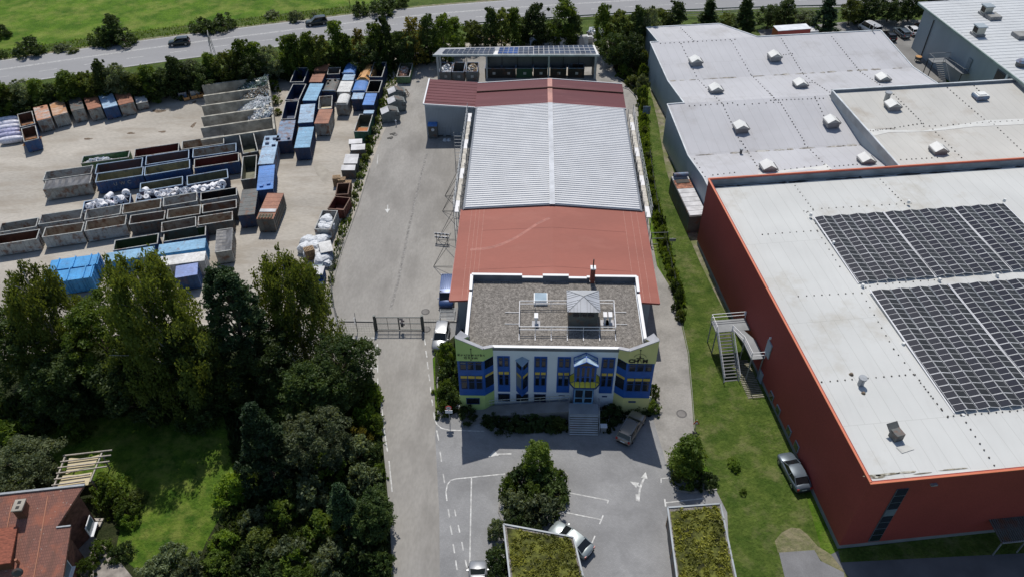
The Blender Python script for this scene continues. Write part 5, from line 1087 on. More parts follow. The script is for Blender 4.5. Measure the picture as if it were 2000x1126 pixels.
mb = MB(); mb.beam((AX1-.05, AY0, zb+.08), (AX1-.05, AY1-1.2, zb+.12), .12, .1); mb.build('valley_gutter', C_['brown'], hall)
# things in front of the annex
p = U(847, 270); e = empty('recycling_kiosk', (p.x, p.y+.4, .06)); tag(e, 'tall dark kiosk with blue top and round opening by the annex wall', 'kiosk')
mb = MB(); mb.box((0, 0, 1.3), (1.5, 1.3, 2.5)); mb.build('body', C_['dgrey'], e, world=False); mb = MB(); mb.box((0, -.1, 2.62), (1.6, 1.5, .16), rx=.2); mb.build('top', C_['mid'], e, world=False); mb = MB(); mb.cyl((0, -.64, 1.7), (0, -.7, 1.7), .28, n=16); mb.build('round_opening', wh, e, world=False)
for px, py, lab in ((861, 268, 'left wire cage trolley at the annex wall'), (876, 268, 'right wire cage trolley at the annex wall')):
    p = U(px, py); e = empty('cage_trolley', (p.x, p.y+.3, .06)); tag(e, lab, 'trolley', 'cage trolleys')
    mb = MB()
    for x in (-.45, .45):
        for y in (-.35, .35): mb.beam((x, y, .15), (x, y, 1.7), .05)
    for z in (.3, .8, 1.3, 1.7):
        mb.beam((-.45, -.35, z), (-.45, .35, z), .03); mb.beam((.45, -.35, z), (.45, .35, z), .03); mb.beam((-.45, .35, z), (.45, .35, z), .03)
    mb.build('cage', galv, e, world=False); mb = MB(); mb.box((0, 0, .2), (.9, .7, .08)); mb.build('base', C_['dgrey'], e, world=False)
for px, py, lab in ((869, 275, 'small white sack left on the ground by the trolleys'), (877, 275, 'small white sack right on the ground by the trolleys')):
    p = U(px, py); mb = MB(); mb.cyl((p.x, p.y, .06), (p.x, p.y, .35), .4, .25, 9); tag(mb.build('sack', bagm), lab, 'sack')
# ---- scaffolds
def scaffold(xs, y0, y1, lab, side):
    e = tag(empty('scaffold', (xs, (y0+y1)/2, .06)), lab, 'scaffold')
    x2 = xs+side*.75; n = int((y1-y0)/2.57); ys = [y0+(y1-y0)*k/n for k in range(n+1)]
    for y in ys:
        mb = MB()
        for x in (xs, x2): mb.cyl((x, y, .06), (x, y, 7.2 if x == x2 else 6.3), .04, n=6)
        for z in (.4, 2.2, 4.2, 5.3): mb.beam((xs, y, z), (x2, y, z), .05)
        mb.build('frame', galv, e)
    for k, (a, b) in enumerate(zip(ys, ys[1:])):
        mb = MB(); mb.box((xs+side*.36, (a+b)/2, 5.35), (.62, b-a-.06, .06)); mb.build('deck_board', M('scaffold_board', (.55, .52, .46), .8, var=.2, scale=1.5) if k % 3 else white_trim, e)
    mb = MB()
    for z in (5.9, 6.4, 7.0): mb.beam((x2, y0, z), (x2, y1, z), .045)
    mb.box((x2, (y0+y1)/2, 5.5), (.03, y1-y0, .16))
    for k in range(n): mb.beam((x2, ys[k], .3+(k % 2)*2), (x2, ys[k+1], 2.3+(k % 2)*2), .04)
    for z in (2.2, 4.2): mb.beam((x2, y0, z), (x2, y1, z), .04)
    mb.build('guard_rail', galv, e); return e, x2, ys
e, x2, ys = scaffold(-10.15, 86.8, 114.6, 'tube scaffold with white boards along the left eaves of the hall', -1)
for y in (82.5, 88.5, 95.5, 99.5):
    mb = MB(); mb.beam((x2, y, 5.0), (x2-2.6, y-1.2, .1), .05); mb.beam((x2, y-2.4, 5.0), (x2-2.6, y-1.2, .1), .05); mb.beam((x2, y-1.2, .2), (x2-2.6, y-1.2, .15), .05); mb.build('raking_brace', dark_metal, e)
mb = MB(); 
for k in range(8): mb.beam((x2-1.8, 108.3-.0, .5+k*.6), (x2-.6, 108.3, .5+k*.6), .06)
for x in (x2-1.8, x2-.6): mb.beam((x, 108.3, .05), (x, 108.3, 5.4), .08)
mb.build('ladder_tower', galv, e)
scaffold(15.55, 86.0, 114.6, 'tube scaffold with boards along the right eaves of the hall', 1)
# barrier board near scaffold
p = U(864, 474); e = empty('striped_barrier', (p.x, p.y, .06), -.12); tag(e, 'two black and white striped barrier boards on a stand by the red roof', 'barrier')
for z in (.9, 1.5):
    mb = MB(); mb.box((0, 0, z), (2.1, .06, .28)); mb.build('board', wh, e, world=False)
    for k in range(4): mb = MB(); mb.box((-.8+k*.5, -.04, z), (.2, .03, .26)); mb.build('stripe', C_['black'], e, world=False)
mb = MB()
for s in (-.8, .8): mb.beam((s, 0, 0), (s, 0, 1.7), .06); mb.beam((s, -.5, .03), (s, .5, .03), .07)
mb.build('stand', dark_metal, e, world=False)
# ---------------------------------------------------------------- solar canopy
cn = tag(empty('solar_canopy', (-3, 138, 0)), 'open sided shed with white mono pitch roof covered in blue solar panels', 'shed')
zf, zk = 5.0, 5.75
q = [U(846.4, 107, zf), U(1169.8, 107, zf), U(1161, 88, zk), U(860, 94, zk)]
fl, fr_, br_, bl_ = q
mb = MB(); mb.v = [tuple(p) for p in q]+[(p.x, p.y, p.z-.28) for p in q]; mb.f = [(0, 1, 2, 3), (7, 6, 5, 4), (0, 4, 5, 1), (1, 5, 6, 2), (2, 6, 7, 3), (3, 7, 4, 0)]; mb.m = [0]*6; mb.build('roof', M('canopy_white', (.62, .62, .62), .5, var=.03), cn)
mb = MB(); mb.beam(fl+Vector((-.1, -.1, -.1)), fr_+Vector((.1, -.1, -.1)), .22, .34); mb.build('gutter', M('canopy_gutter', (.45, .49, .49), .5), cn)
def onroof(s, t, dz=.0):
    a = fl.lerp(fr_, s); b = bl_.lerp(br_, s); p = a.lerp(b, t); return p+Vector((0, 0, dz))
pvb = M('solar_cell_blue', (.05, .11, .30), .6, var=.25, scale=.25, spec=.04); pvg = M('solar_cell_bluegrey', (.075, .10, .15), .6, var=.2, scale=.3, spec=.04); alu = M('panel_frame', (.46, .47, .48), .6, .0)
def pvquad(s0, s1, t0, t1, m):
    mb = MB(); mb.poly([onroof(s0, t0, .1), onroof(s1, t0, .1), onroof(s1, t1, .1), onroof(s0, t1, .1)]); mb.mi = 1
    e_ = (s1-s0)*.045; f_ = (t1-t0)*.04; ny = 3
    for k in range(ny):
        a, b = t0+(t1-t0)*k/ny+f_, t0+(t1-t0)*(k+1)/ny-f_*.3
        mb.poly([onroof(s0+e_, a, .112), onroof(s1-e_, a, .112), onroof(s1-e_, b, .112), onroof(s0+e_, b, .112)])
    mb.build('solar_panel', [alu, m], cn)
for k in range(4): pvquad(.045+k*.0315, .045+k*.0315+.0305, .12, .72, pvg)
for k in range(6): pvquad(.171+k*.0315, .171+k*.0315+.0305, .12, .85, pvg)
for k in range(7): pvquad(.387+k*.0312, .387+k*.0312+.030, .07, .85, pvb if k < 4 else pvg)
for k in range(12): pvquad(.606+k*.0318, .606+k*.0318+.0306, .07, .95, pvg)
post = M('canopy_post', (.33, .36, .37), .5)
for s, t, w_ in ((.02, .06, .42), (.03, .2, .3), (.32, .05, .3), (.70, .05, .3), (.985, .06, .4), (.185, .5, .14)):
    pt = onroof(s, t); mb = MB(); mb.box((pt.x, pt.y, pt.z/2-.15), (w_, w_, pt.z-.3)); mb.build('post', post, cn)
bw_ = M('canopy_sheet_shade', (.09, .10, .105), .6, var=.1, stretch=(1, 1, .2))  # shade inside the shed is put into this dark sheet colour
mb = MB(); a, b = onroof(.31, .93), onroof(.99, .93)
mb.prism([(a.x, a.y), (b.x, b.y), (b.x, b.y+.15), (a.x, a.y+.15)], 1.4, 5.3); mb.build('back_sheeting', bw_, cn)
mb = MB(); c1, c2 = onroof(.99, .93), onroof(.99, .08); mb.prism([(c1.x, c1.y), (c2.x, c2.y), (c2.x+.12, c2.y), (c1.x+.12, c1.y)], .1, 4.9); mb.build('side_sheeting', bw_, cn)
mb = MB(); c1, c2 = onroof(.315, .93), onroof(.315, .3); mb.prism([(c1.x, c1.y), (c2.x, c2.y), (c2.x+.1, c2.y), (c1.x+.1, c1.y)], 2.6, 5.0); mb.build('inner_sheeting', bw_, cn)
mb = MB()
for s in (.4, .5, .6, .8, .9): pt = onroof(s, .9); mb.box((pt.x, pt.y, 3.0), (.16, .16, 4.6))
mb.build('back_rail', dark_metal, cn)
# containers under the canopy
for s, lab, w_, ld in ((.065, 'dark container with white bales under the canopy, leftmost', 2.2, 1), (.145, 'empty dark container under the canopy, second from left', 2.2, 0), (.228, 'dark container with pale scrap under the canopy, third from left', 2.2, 2), (.36, 'dark container with paper label inside the canopy shade', 3.2, 0), (.45, 'second dark container in the canopy shade', 2.8, 0), (.55, 'green black container in the canopy shade', 3.0, 0), (.65, 'dark container left of the canopy middle post', 2.6, 0), (.76, 'dark container right of the canopy middle post', 3.0, 0), (.87, 'rightmost dark container in the canopy shade', 3.0, 0)):
    pt = onroof(s, .05); e = empty('canopy_container', (pt.x, pt.y+1.2, .06)); tag(e, lab, 'container', 'containers under the solar canopy')
    d = 4.2 if s < .3 else 2.0; hh = 1.7 if s < .3 else 1.9; body = C_['dgrey'] if s < .3 else (M('shade_green', (.02, .06, .03), .7) if abs(s-.55) < .01 else C_['black'])  # deeper bodies coloured near black to carry the canopy's shade
    mb = MB()
    for q_ in (-1, 1): mb.box((q_*w_/2, 0, hh/2+.1), (.08, d, hh)); mb.box((0, q_*(d/2-.04), hh/2+.1), (w_-.08, .08, hh))
    mb.box((0, 0, .2), (w_-.08, d-.08, .1)); mb.build('body', body, e, world=False)
    mb = MB(); mb.box((.1, -d/2-.05, hh*.55), (.55, .03, .5)); mb.build('label_plate', C_['lgrey'], e, world=False)
    mb = MB()
    for q_ in (-1, 1): mb.box((q_*w_/2, 0, hh+.13), (.14, d, .08)); mb.box((0, q_*(d/2-.04), hh+.13), (w_-.14, .12, .08))
    mb.build('rim', C_['gblue'], e, world=False)
    if ld: heap('container_load', {1: 'white film bales in the leftmost canopy container', 2: 'pale wood scrap in the third canopy container'}[ld], 'waste', pt.x, pt.y+1.2, 1.2, .9, 1.9, .9, [wh, gy, wh] if ld == 1 else [C_['tan'], cr, gy], 60, .4)
# junk behind the canopy
rg2 = random.Random(8)
jn = ['leftmost', 'second', 'third', 'fourth', 'fifth', 'sixth', 'seventh', 'eighth', 'ninth', 'tenth', 'eleventh', 'rightmost']
for k, px in enumerate((1042, 1050, 1058, 1066, 1077, 1085, 1101, 1115, 1123, 1134, 1141, 1152)):
    p = U(px, 80-(k % 3)*2, 1.3); e = empty('scrap_appliance', (p.x, p.y+.5, .06), rg2.random()); tag(e, jn[k]+' pale bulky waste piece counted from the left behind the solar canopy', 'bulky waste', 'bulky waste behind the canopy')
    mb = MB(); s = .8+.5*rg2.random(); mb.box((0, 0, s*.75), (s*1.3, s, s*1.5), rx=rg2.uniform(-.2, .2)); mb.build('case', rg2.choice([bl, crw, bl, wh]), e, world=False); mb = MB(); mb.box((0, 0, s*1.5+.05), (s*1.0, s*.8, .1)); mb.build('top_panel', gy, e, world=False)
p = U(1165, 66, .8); heap('film_pile', 'heap of shiny white film at the end of the lane behind the canopy', 'waste', p.x, p.y, .1, 1.6, 3.0, 1.6, [wh, bl, wh, gy, dk], 150, .6, .2)
p = U(955, 82, .5); heap('earth_pile', 'low pile of reddish boards and earth behind the left canopy', 'pile', p.x, p.y+1.5, .0, 4.5, 1.3, .9, [cr, C_['rust'], gy, C_['tan']], 110, .5)
# ---------------------------------------------------------------- office
off = tag(empty('office_building', (2.6, 57, 0)), 'two storey office with blue window bands, gravel flat roof and green corner wings', 'office building')
FY, WY = 57.0, 56.2
mb = MB(); mb.prism([(-6.9, 57.02+.05), (-6.9, 68.3), (12.1, 68.3), (12.1, 57.07), (9.3, 57.07), (9.3, FY), (-4.0, FY), (-4.0, 57.07)][::-1], 0, 9.1); mb.build('wall', M('office_wall', (.70, .75, .82), .85, var=.02), off)
gm = bpy.data.materials.new('gravel_roof'); 
gravel = M('gravel_roof_', (.30, .275, .245), .95, var=.2, scale=2.5, stain=(.09, .08, .07), samt=.75, sscale=5.5, slo=.5, shi=.62, fine=.5, fscale=9)
bpy.data.materials.remove(gm)
roofpoly = [(-4.95, 56.45), (-7.5, 56.5), (-6.75, 58.3), (-6.7, 68.0), (11.9, 68.0), (11.95, 58.3), (12.8, 56.5), (10.25, 56.45), (9.2, 57.2), (-3.9, 57.2)]
mb = MB(); mb.prism(roofpoly[::-1], 8.9, 9.14); mb.build('gravel_roof', gravel, off)
wcap = M('parapet_white', (.78, .78, .78), .5, var=.03)
pw = M('parapet_shade_side', (.16, .17, .19), .7)  # dark tone paints the shadow on the parapet sides
def parapet(pts, z0, z1, t=.34, nm='parapet', cap=wcap, side=pw, capt=.07):
    for (x0, y0, za_), (x1, y1, zb_) in zip(pts, pts[1:]):
        d = Vector((x1-x0, y1-y0, 0)).normalized(); n = Vector((-d.y, d.x, 0))*t/2
        o_ = [(x0+n.x*.8, y0+n.y*.8), (x0-n.x*.8, y0-n.y*.8), (x1-n.x*.8, y1-n.y*.8), (x1+n.x*.8, y1+n.y*.8)]
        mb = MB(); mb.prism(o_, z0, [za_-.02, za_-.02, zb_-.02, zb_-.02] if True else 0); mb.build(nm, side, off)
        mb = MB(); mb.v = []; o2 = [(x0+n.x, y0+n.y, za_), (x0-n.x, y0-n.y, za_), (x1-n.x, y1-n.y, zb_), (x1+n.x, y1+n.y, zb_)]
        mb.v = [(a, b, c-.0) for a, b, c in o2]+[(a, b, c+capt) for a, b, c in o2]; mb.f = [(3, 2, 1, 0), (4, 5, 6, 7), (0, 1, 5, 4), (1, 2, 6, 5), (2, 3, 7, 6), (3, 0, 4, 7)]; mb.m = [0]*6
        bm_ = mb.build('coping', cap, off)
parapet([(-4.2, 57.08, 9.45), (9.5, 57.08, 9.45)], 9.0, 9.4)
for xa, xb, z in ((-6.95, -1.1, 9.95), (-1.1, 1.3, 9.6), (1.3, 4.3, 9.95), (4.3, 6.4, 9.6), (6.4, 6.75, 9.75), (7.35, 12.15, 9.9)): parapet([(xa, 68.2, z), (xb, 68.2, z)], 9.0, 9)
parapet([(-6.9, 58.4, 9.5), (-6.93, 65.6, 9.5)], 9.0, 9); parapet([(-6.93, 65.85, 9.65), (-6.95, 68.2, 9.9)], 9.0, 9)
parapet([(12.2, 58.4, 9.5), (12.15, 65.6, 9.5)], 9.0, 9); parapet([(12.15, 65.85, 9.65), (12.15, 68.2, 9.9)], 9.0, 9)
blue = M('window_blue', (.02, .10, .38), .45, var=.08, scale=1); blue_d = M('window_blue_dark', (.02, .06, .19), .45); yel = M('panel_yellow', (.62, .46, .09), .6); pane = glassy('window_pane', (.012, .016, .022)); blind = M('window_blind', (.17, .2, .23), .6)
green = M('wing_green', (.46, .60, .22), .85, var=.03); olive_w = M('wing_yellow', (.68, .63, .27), .85, var=.03)
cg = M('coping_grey', (.42, .42, .44), .6)
def wing(s, wm, lab_):
    "s=-1 left, +1 right wing"
    ji, jo, xo = ((-4.0, -5.0, -7.85) if s < 0 else (9.3, 10.3, 13.2))
    bx = -7.3 if s < 0 else 12.75
    # lower body
    out = [(ji, FY), (jo, WY), (xo, WY), (bx, 58.2), (ji, 58.2)]
    mb = MB(); mb.prism(out, 0, 2.55); mb.build('wing_base', wm, off)
    mb = MB(); mb.prism([(ji, FY+.05), (jo+.0, WY+.06), (xo-s*.05, WY+.06), (bx, 58.2), (ji, 58.2)], 2.55, 8.14); mb.build('wing_window_wall', blue, off)
    zt = [9.45, 9.45, 11.65, 10.9, 9.12]
    mb = MB(); mb.prism([(ji, FY-.03), (jo, WY-.03), (xo, WY-.03), (xo-s*.12, WY+.28), (jo, WY+.28), (ji, FY+.3)], 8.14, [9.45, 9.95, 11.55, 11.55, 9.95, 9.45]); mb.build('wing_panel', wm, off)
    mb = MB(); mb.prism([(xo, WY+.0), (bx, 57.5), (bx-s*.75, 57.4), (xo-s*.75, WY+.32), (xo-s*.15, WY+.27)], 8.14, [11.55, 11.2, 10.5, 11.0, 11.55]); mb.build('wing_fin', wm, off); mb = MB(); mb.prism([(bx-s*.77, 57.42), (xo-s*.77, WY+.34), (xo-s*.85, WY+.34), (bx-s*.85, 57.42)], 9.1, [10.4, 10.9, 10.85, 10.35]); mb.build('fin_inner_side', pw, off)  # fin inner side painted dark as its shadow side
    mb = MB(); mb.v = []; 
    def strip(pts, w_):
        for (a, b) in zip(pts, pts[1:]): mb.beam(a, b, w_, .1)
    strip([(ji, FY+.1, 9.5), (jo, WY+.1, 10.0), (xo-s*.02, WY+.1, 11.62)], .42); mb.build('coping', cg, off)
    mb = MB(); mb.v = [(xo, WY-.05, 11.64), (bx+s*.05, 57.55, 11.24), (bx-s*.8, 57.45, 10.55), (xo-s*.8, WY+.3, 11.05)]; mb.v += [(a, b, c+.08) for a, b, c in mb.v]
    mb.f = [(0, 1, 2, 3), (7, 6, 5, 4), (0, 4, 5, 1), (1, 5, 6, 2), (2, 6, 7, 3), (3, 7, 4, 0)]; mb.m = [0]*6
    if s < 0: mb.f = [f[::-1] for f in mb.f]
    mb.build('fin_coping', cg, off)
    # slope down from fin to roof level behind
    mb = MB(); mb.prism([(bx, 57.4), (bx-s*.7, 57.4), (bx-s*.75, 58.6), (bx-s*.35, 58.6)], 8.14, [10.85, 10.3, 9.5, 9.55]); mb.build('fin_back', pw, off)  # back of the fin carries the same painted shadow tone
def win(x0, x1, z0, z1, Y, mull=1, tr=.3, fm=blue_d, blindz=0.0):
    w_ = MB(); t = .07
    w_.box(((x0+x1)/2, Y-.03, z1-t/2), (x1-x0, .06, t)); w_.box(((x0+x1)/2, Y-.03, z0+t/2), (x1-x0, .06, t)); w_.box((x0+t/2, Y-.03, (z0+z1)/2), (t, .06, z1-z0-2*t)); w_.box((x1-t/2, Y-.03, (z0+z1)/2), (t, .06, z1-z0-2*t))
    if tr: w_.box(((x0+x1)/2, Y-.03, z1-(z1-z0)*tr), (x1-x0-2*t, .05, t))
    o = w_.build('window', fm, off)
    p_ = MB(); p_.box(((x0+x1)/2, Y-.012, (z0+z1)/2), (x1-x0-.02, .02, z1-z0-.02)); p_.build('pane', pane, o)
    if blindz: p_ = MB(); p_.box(((x0+x1)/2, Y-.026, z0+(z1-z0)*.82), (x1-x0-2*t, .012, (z1-z0)*blindz)); p_.build('blind', blind, o)
def zF(py, Y=FY, px=1000): return VY(px, py, Y).z
wing(-1, green, 'left'); wing(1, olive_w, 'right')
zl = dict(t=7.15, w1=5.95, b1=5.0, b0=4.62, w2=3.0, s=1.9)
Z_top, Z_w1b, Z_b1, Z_b0, Z_w2b, Z_bb = zF(694.5), zF(713.5), zF(724), zF(728.7), zF(749.5), zF(763)
for cx0, cx1, bl2 in ((972, 996, 0), (1043, 1068, .15), (1088, 1113.5, .2), (1173, 1199, 0)):
    x0, x1 = VY(cx0, 728, FY).x, VY(cx1, 728, FY).x; xm = (x0+x1)/2
    mb = MB(); mb.box((xm, FY-.03, (Z_top+Z_bb)/2), (x1-x0, .1, Z_top-Z_bb)); mb.build('window_column', blue, off)
    for a, b in ((x0+.12, xm-.07), (xm+.07, x1-.12)):
        win(a, b, Z_w1b, Z_top-.12, FY-.08); win(a, b, Z_w2b, Z_b0-.06, FY-.08, blindz=bl2)
        mb = MB(); mb.box(((a+b)/2, FY-.1, (Z_b1+Z_b0)/2), (b-a, .06, Z_b1-Z_b0)); mb.build('yellow_panel', yel, off)
Zb1, Zb0 = zF(767.5), zF(782)
for cx0, cx1 in ((973, 996), (1008, 1032), (1043, 1066)):
    x0, x1 = VY(cx0, 775, FY).x, VY(cx1, 775, FY).x; win(x0, x1, Zb0, Zb1, FY+.0, tr=0)
for cx0, cx1 in ((1091, 1103), (1176, 1186)):
    x0, x1 = VY(cx0, 770, FY).x, VY(cx1, 770, FY).x; win(x0, x1, zF(771), zF(769), FY, tr=0)
def wingwin(s):
    xo, xi = (-7.6, -5.15) if s < 0 else (10.4, 12.95); n = 3; Y = WY+.02
    a0, a1 = zF(721.5, WY, 920), zF(705.5, WY, 920); c1, c0 = zF(733.5, WY, 920), zF(738, WY, 920); d0 = zF(758.5, WY, 920)
    if s > 0: k = .0; a0, a1, c1, c0, d0 = [zF(v, WY, 1245) for v in (724.5, 710.5, 738.5, 743, 763)]
    for k in range(n):
        x0 = xo+(xi-xo)*k/n+.05; x1 = xo+(xi-xo)*(k+1)/n-.05
        win(x0, x1, a0, a1, Y, blindz=.1 if k == 0 and s < 0 else 0); win(x0, x1, d0, c0-.05, Y)
        mb = MB(); mb.box(((x0+x1)/2, Y-.02, (c0+c1)/2), (x1-x0, .06, c1-c0)); mb.build('yellow_panel', yel, off)
    # slanted side pane
    A_ = Vector((-5.0, WY+.06, 0)) if s < 0 else Vector((10.3, WY+.06, 0)); B_ = Vector((-4.0, FY+.05, 0)) if s < 0 else Vector((9.3, FY+.05, 0))
    d = (B_-A_).normalized(); n_ = Vector((d.y, -d.x, 0)); n_ = n_ if n_.y < 0 else -n_
    for z0, z1, m_, nm in ((a0, a1, pane, 'side_pane'), (d0, c0-.05, pane, 'side_pane'), (c0, c1, yel, 'yellow_panel')):
        a = A_+d*.15+n_*.02; b = A_+d*1.3+n_*.02; mb = MB(); mb.poly([(a.x, a.y, z0), (b.x, b.y, z0), (b.x, b.y, z1), (a.x, a.y, z1)] if s < 0 else [(b.x, b.y, z0), (a.x, a.y, z0), (a.x, a.y, z1), (b.x, b.y, z1)]); mb.build(nm, m_, off)
wingwin(-1); wingwin(1)
win(-7.1, -5.6, 1.2, 2.2, WY-.02, tr=0)
win(10.9, 11.7, 1.9, 2.1, WY-.02, tr=0)
# triangular bay with little hipped roof
bx0, bx1 = VY(1008, 730, FY).x, VY(1032, 730, FY).x; bm = (bx0+bx1)/2
mb = MB(); mb.prism([(bx0, FY), (bm, FY-.85), (bx1, FY)], zF(762), zF(703)-.0); mb.build('bay_body', blue, off)
mb = MB(); z0 = zF(702); mb.v = [(bx0-.12, FY-.0, z0), (bm, FY-1.05, z0), (bx1+.12, FY, z0), (bm, FY, z0+.55)]; mb.f = [(0, 1, 3), (1, 2, 3), (2, 1, 0)]; mb.m = [0]*3; mb.build('bay_roof', M('bay_roof_metal', (.30, .40, .52), .3, .2), off)
for s, (xa, xb) in ((0, (bx0, bm)), (1, (bm, bx1))):
    a = Vector((bx0 if s == 0 else bm, FY if s == 0 else FY-.85, 0)); b = Vector((bm if s == 0 else bx1, FY-.85 if s == 0 else FY, 0)); d = b-a; n_ = Vector((d.y, -d.x, 0)).normalized()*.025
    for z0, z1, m_, nm in ((Z_w1b+.1, Z_top-.6, pane, 'pane'), (Z_w2b, Z_b0-.05, pane if s else blind, 'pane'), (Z_b0, Z_b1, yel, 'yellow_panel')):
        p0, p1 = a+d*.1+n_, a+d*.88+n_; mb = MB(); mb.poly([(p0.x, p0.y, z0), (p1.x, p1.y, z0), (p1.x, p1.y, z1), (p0.x, p0.y, z1)]); mb.build(nm, m_, off)
# entrance glass bay
ex0, ex1 = 4.74, 7.02; EY = 55.8; em = (ex0+ex1)/2; zt_, zb_ = 8.05, 5.3
mb = MB(); mb.prism([(ex0, FY), (ex0, EY), (ex1, EY), (ex1, FY)], zb_, zt_); mb.prism([(ex0+.05, FY), (ex0+.05, EY+.25), (ex1-.05, EY+.25), (ex1-.05, FY)], 1.8, zb_-.01); mb.build('entrance_body', blue, off)
n = 4
for k in range(n):
    a, b = ex0+.1+(ex1-ex0-.2)*k/n, ex0+.1+(ex1-ex0-.2)*(k+1)/n; win(a+.04, b-.04, zb_+.12, zt_-.1, EY, tr=.62, fm=blue)
gr_ = M('glass_roof', (.45, .58, .68), .12, spec=.9, var=.25, scale=1.5)
za_ = zt_; zr_ = zt_+.75
mb = MB()
for a, b in (((ex0-.1, za_), (em, zr_)), ((em, zr_), (ex1+.1, za_))): mb.poly([(a[0], EY-.15, a[1]), (b[0], EY-.15, b[1]), (b[0], FY, b[1]), (a[0], FY, a[1])])
mb.build('glass_roof', gr_, off)
mb = MB(); mb.poly([(ex0, EY-.02, za_), (ex1, EY-.02, za_), (em, EY-.02, zr_-.05)]); mb.build('gable_glass', pane, off)
mb = MB()
for y in (EY-.17, (EY+FY)/2, FY-.05):
    mb.beam((ex0-.12, y, za_+.02), (em, y, zr_+.02), .07, .06); mb.beam((em, y, zr_+.02), (ex1+.12, y, za_+.02), .07, .06)
mb.beam((em, EY-.17, zr_+.03), (em, FY, zr_+.03), .08, .06)
for x in (ex0-.12, ex1+.12): mb.beam((x, EY-.17, za_), (x, FY, za_), .08, .08)
mb.build('glass_roof_bars', blue, off)
yc = M('canopy_yellow', (.66, .56, .05), .4)
io = [(ex0, FY), (ex0, EY), (ex1, EY), (ex1, FY)]; oo = [(ex0-.5, FY-.05), (ex0-.5, EY+.1), (ex0-.0, EY-.6), (ex1+.0, EY-.6), (ex1+.5, EY+.1), (ex1+.5, FY-.05)]
mb = MB(); zi, zo = zb_+.3, zb_-.12
mb.poly([(*io[0], zi), (*oo[0], zo), (*oo[1], zo), (*io[1], zi)][::1]); mb.poly([(*io[1], zi), (*oo[1], zo), (*oo[2], zo)]); mb.poly([(*io[1], zi), (*oo[2], zo), (*oo[3], zo), (*io[2], zi)]); mb.poly([(*io[2], zi), (*oo[3], zo), (*oo[4], zo)]); mb.poly([(*io[2], zi), (*oo[4], zo), (*oo[5], zo), (*io[3], zi)])
mb.build('yellow_skirt', yc, off)
mb = MB()
for k in range(5):
    t = k/4; mb.beam((io[1][0]+(io[2][0]-io[1][0])*t, EY, zi+.02), (oo[2][0]+(oo[3][0]-oo[2][0])*t, EY-.6, zo+.02), .05, .04)
for a, b in ((io[1], oo[1]), (io[2], oo[4]), (io[0], oo[0]), (io[3], oo[5])): mb.beam((*a, zi+.02), (*b, zo+.02), .05, .04)
for a, b in zip(oo, oo[1:]): mb.beam((*a, zo), (*b, zo), .1, .1)
mb.build('skirt_bar', blue_d, off)
for a, b in ((ex0+.15, em-.05), (em+.05, ex1-.15)):
    d_ = MB(); Y = EY+.22
    for x in (a, b): d_.box((x, Y, 2.95), (.12, .08, 2.3))
    for z in (1.86, 2.7, 4.05): d_.box(((a+b)/2, Y, z), (b-a-.12, .08, .12))
    o = d_.build('door', M('door_frame_blue', (.16, .34, .55), .4), off); p_ = MB(); p_.box(((a+b)/2, Y+.02, 2.95), (b-a-.1, .03, 2.2)); p_.build('pane', pane, o); h_ = MB(); h_.box((em+(-.14 if a < em-.2 and b < em+.1 else .14), Y-.08, 2.8), (.04, .05, .5)); h_.build('handle', galv, o)
# lettering
FR = FRONT
blk = M('letter_black', (.012, .012, .012), .5); blk2 = M('letter_dark', (.05, .06, .04), .6)
def lt(s, size, x, z, m, b=0.0, sx=1.0, Y=WY-.1): 
    # the wing top panel is vertical, so the text stands on it
    o = text_obj(s, size, m, Vector((0, 0, 0)), FR, off, bold=b, sx=sx); me = o.data
    inv = wmat(off).inverted(); me.transform(inv @ Matrix.Translation((x, Y, z))); return o
lt('K r e i s w e r k e', .40, -6.25, 9.1, blk2, .012); lt('C h a m', .44, -6.3, 8.68, blk2, .012)
mb = MB(); mb.beam((-6.25, WY-.07, 8.8), (-6.25, WY-.07, 10.0), .05, .03); mb.cyl((-6.25, WY-.05, 10.0), (-6.25, WY-.1, 10.0), .08, n=10); mb.build('emblem_torch', blk2, off)
mb = MB(); mb.poly([(-6.42, WY-.06, 8.28), (-6.18, WY-.06, 8.28), (-6.3, WY-.06, 8.46)]); mb.build('emblem_triangle', blk2, off)
lt('CH', .72, 10.85, 8.55, blk, .03, 1.05); lt('M', .72, 12.05, 8.55, blk, .03, 1.0)
mb = MB(); mb.beam((11.27, WY-.09, 8.3), (11.47, WY-.09, 8.95), .11, .03); mb.beam((11.68, WY-.09, 8.3), (11.47, WY-.09, 8.95), .11, .03); mb.beam((11.1, WY-.09, 9.0), (11.88, WY-.09, 9.0), .09, .03); mb.cyl((11.47, WY-.05, 9.2), (11.47, WY-.1, 9.2), .1, n=10); mb.build('emblem_figure', blk, off)
mb = MB(); mb.beam((11.47, WY-.08, 9.3), (11.42, WY-.08, 10.15), .05, .03); mb.cyl((11.42, WY-.05, 10.2), (11.42, WY-.1, 10.2), .08, n=10); mb.build('emblem_torch', blk2, off)
mb = MB()
for k in range(13): a = math.pi*(.1+.8*k/12); mb.box((11.47+.65*math.cos(a), WY-.06, 9.0+.6*math.sin(a)), (.08, .02, .08))
mb.build('emblem_arc', M('emblem_grey', (.33, .31, .16), .8), off)
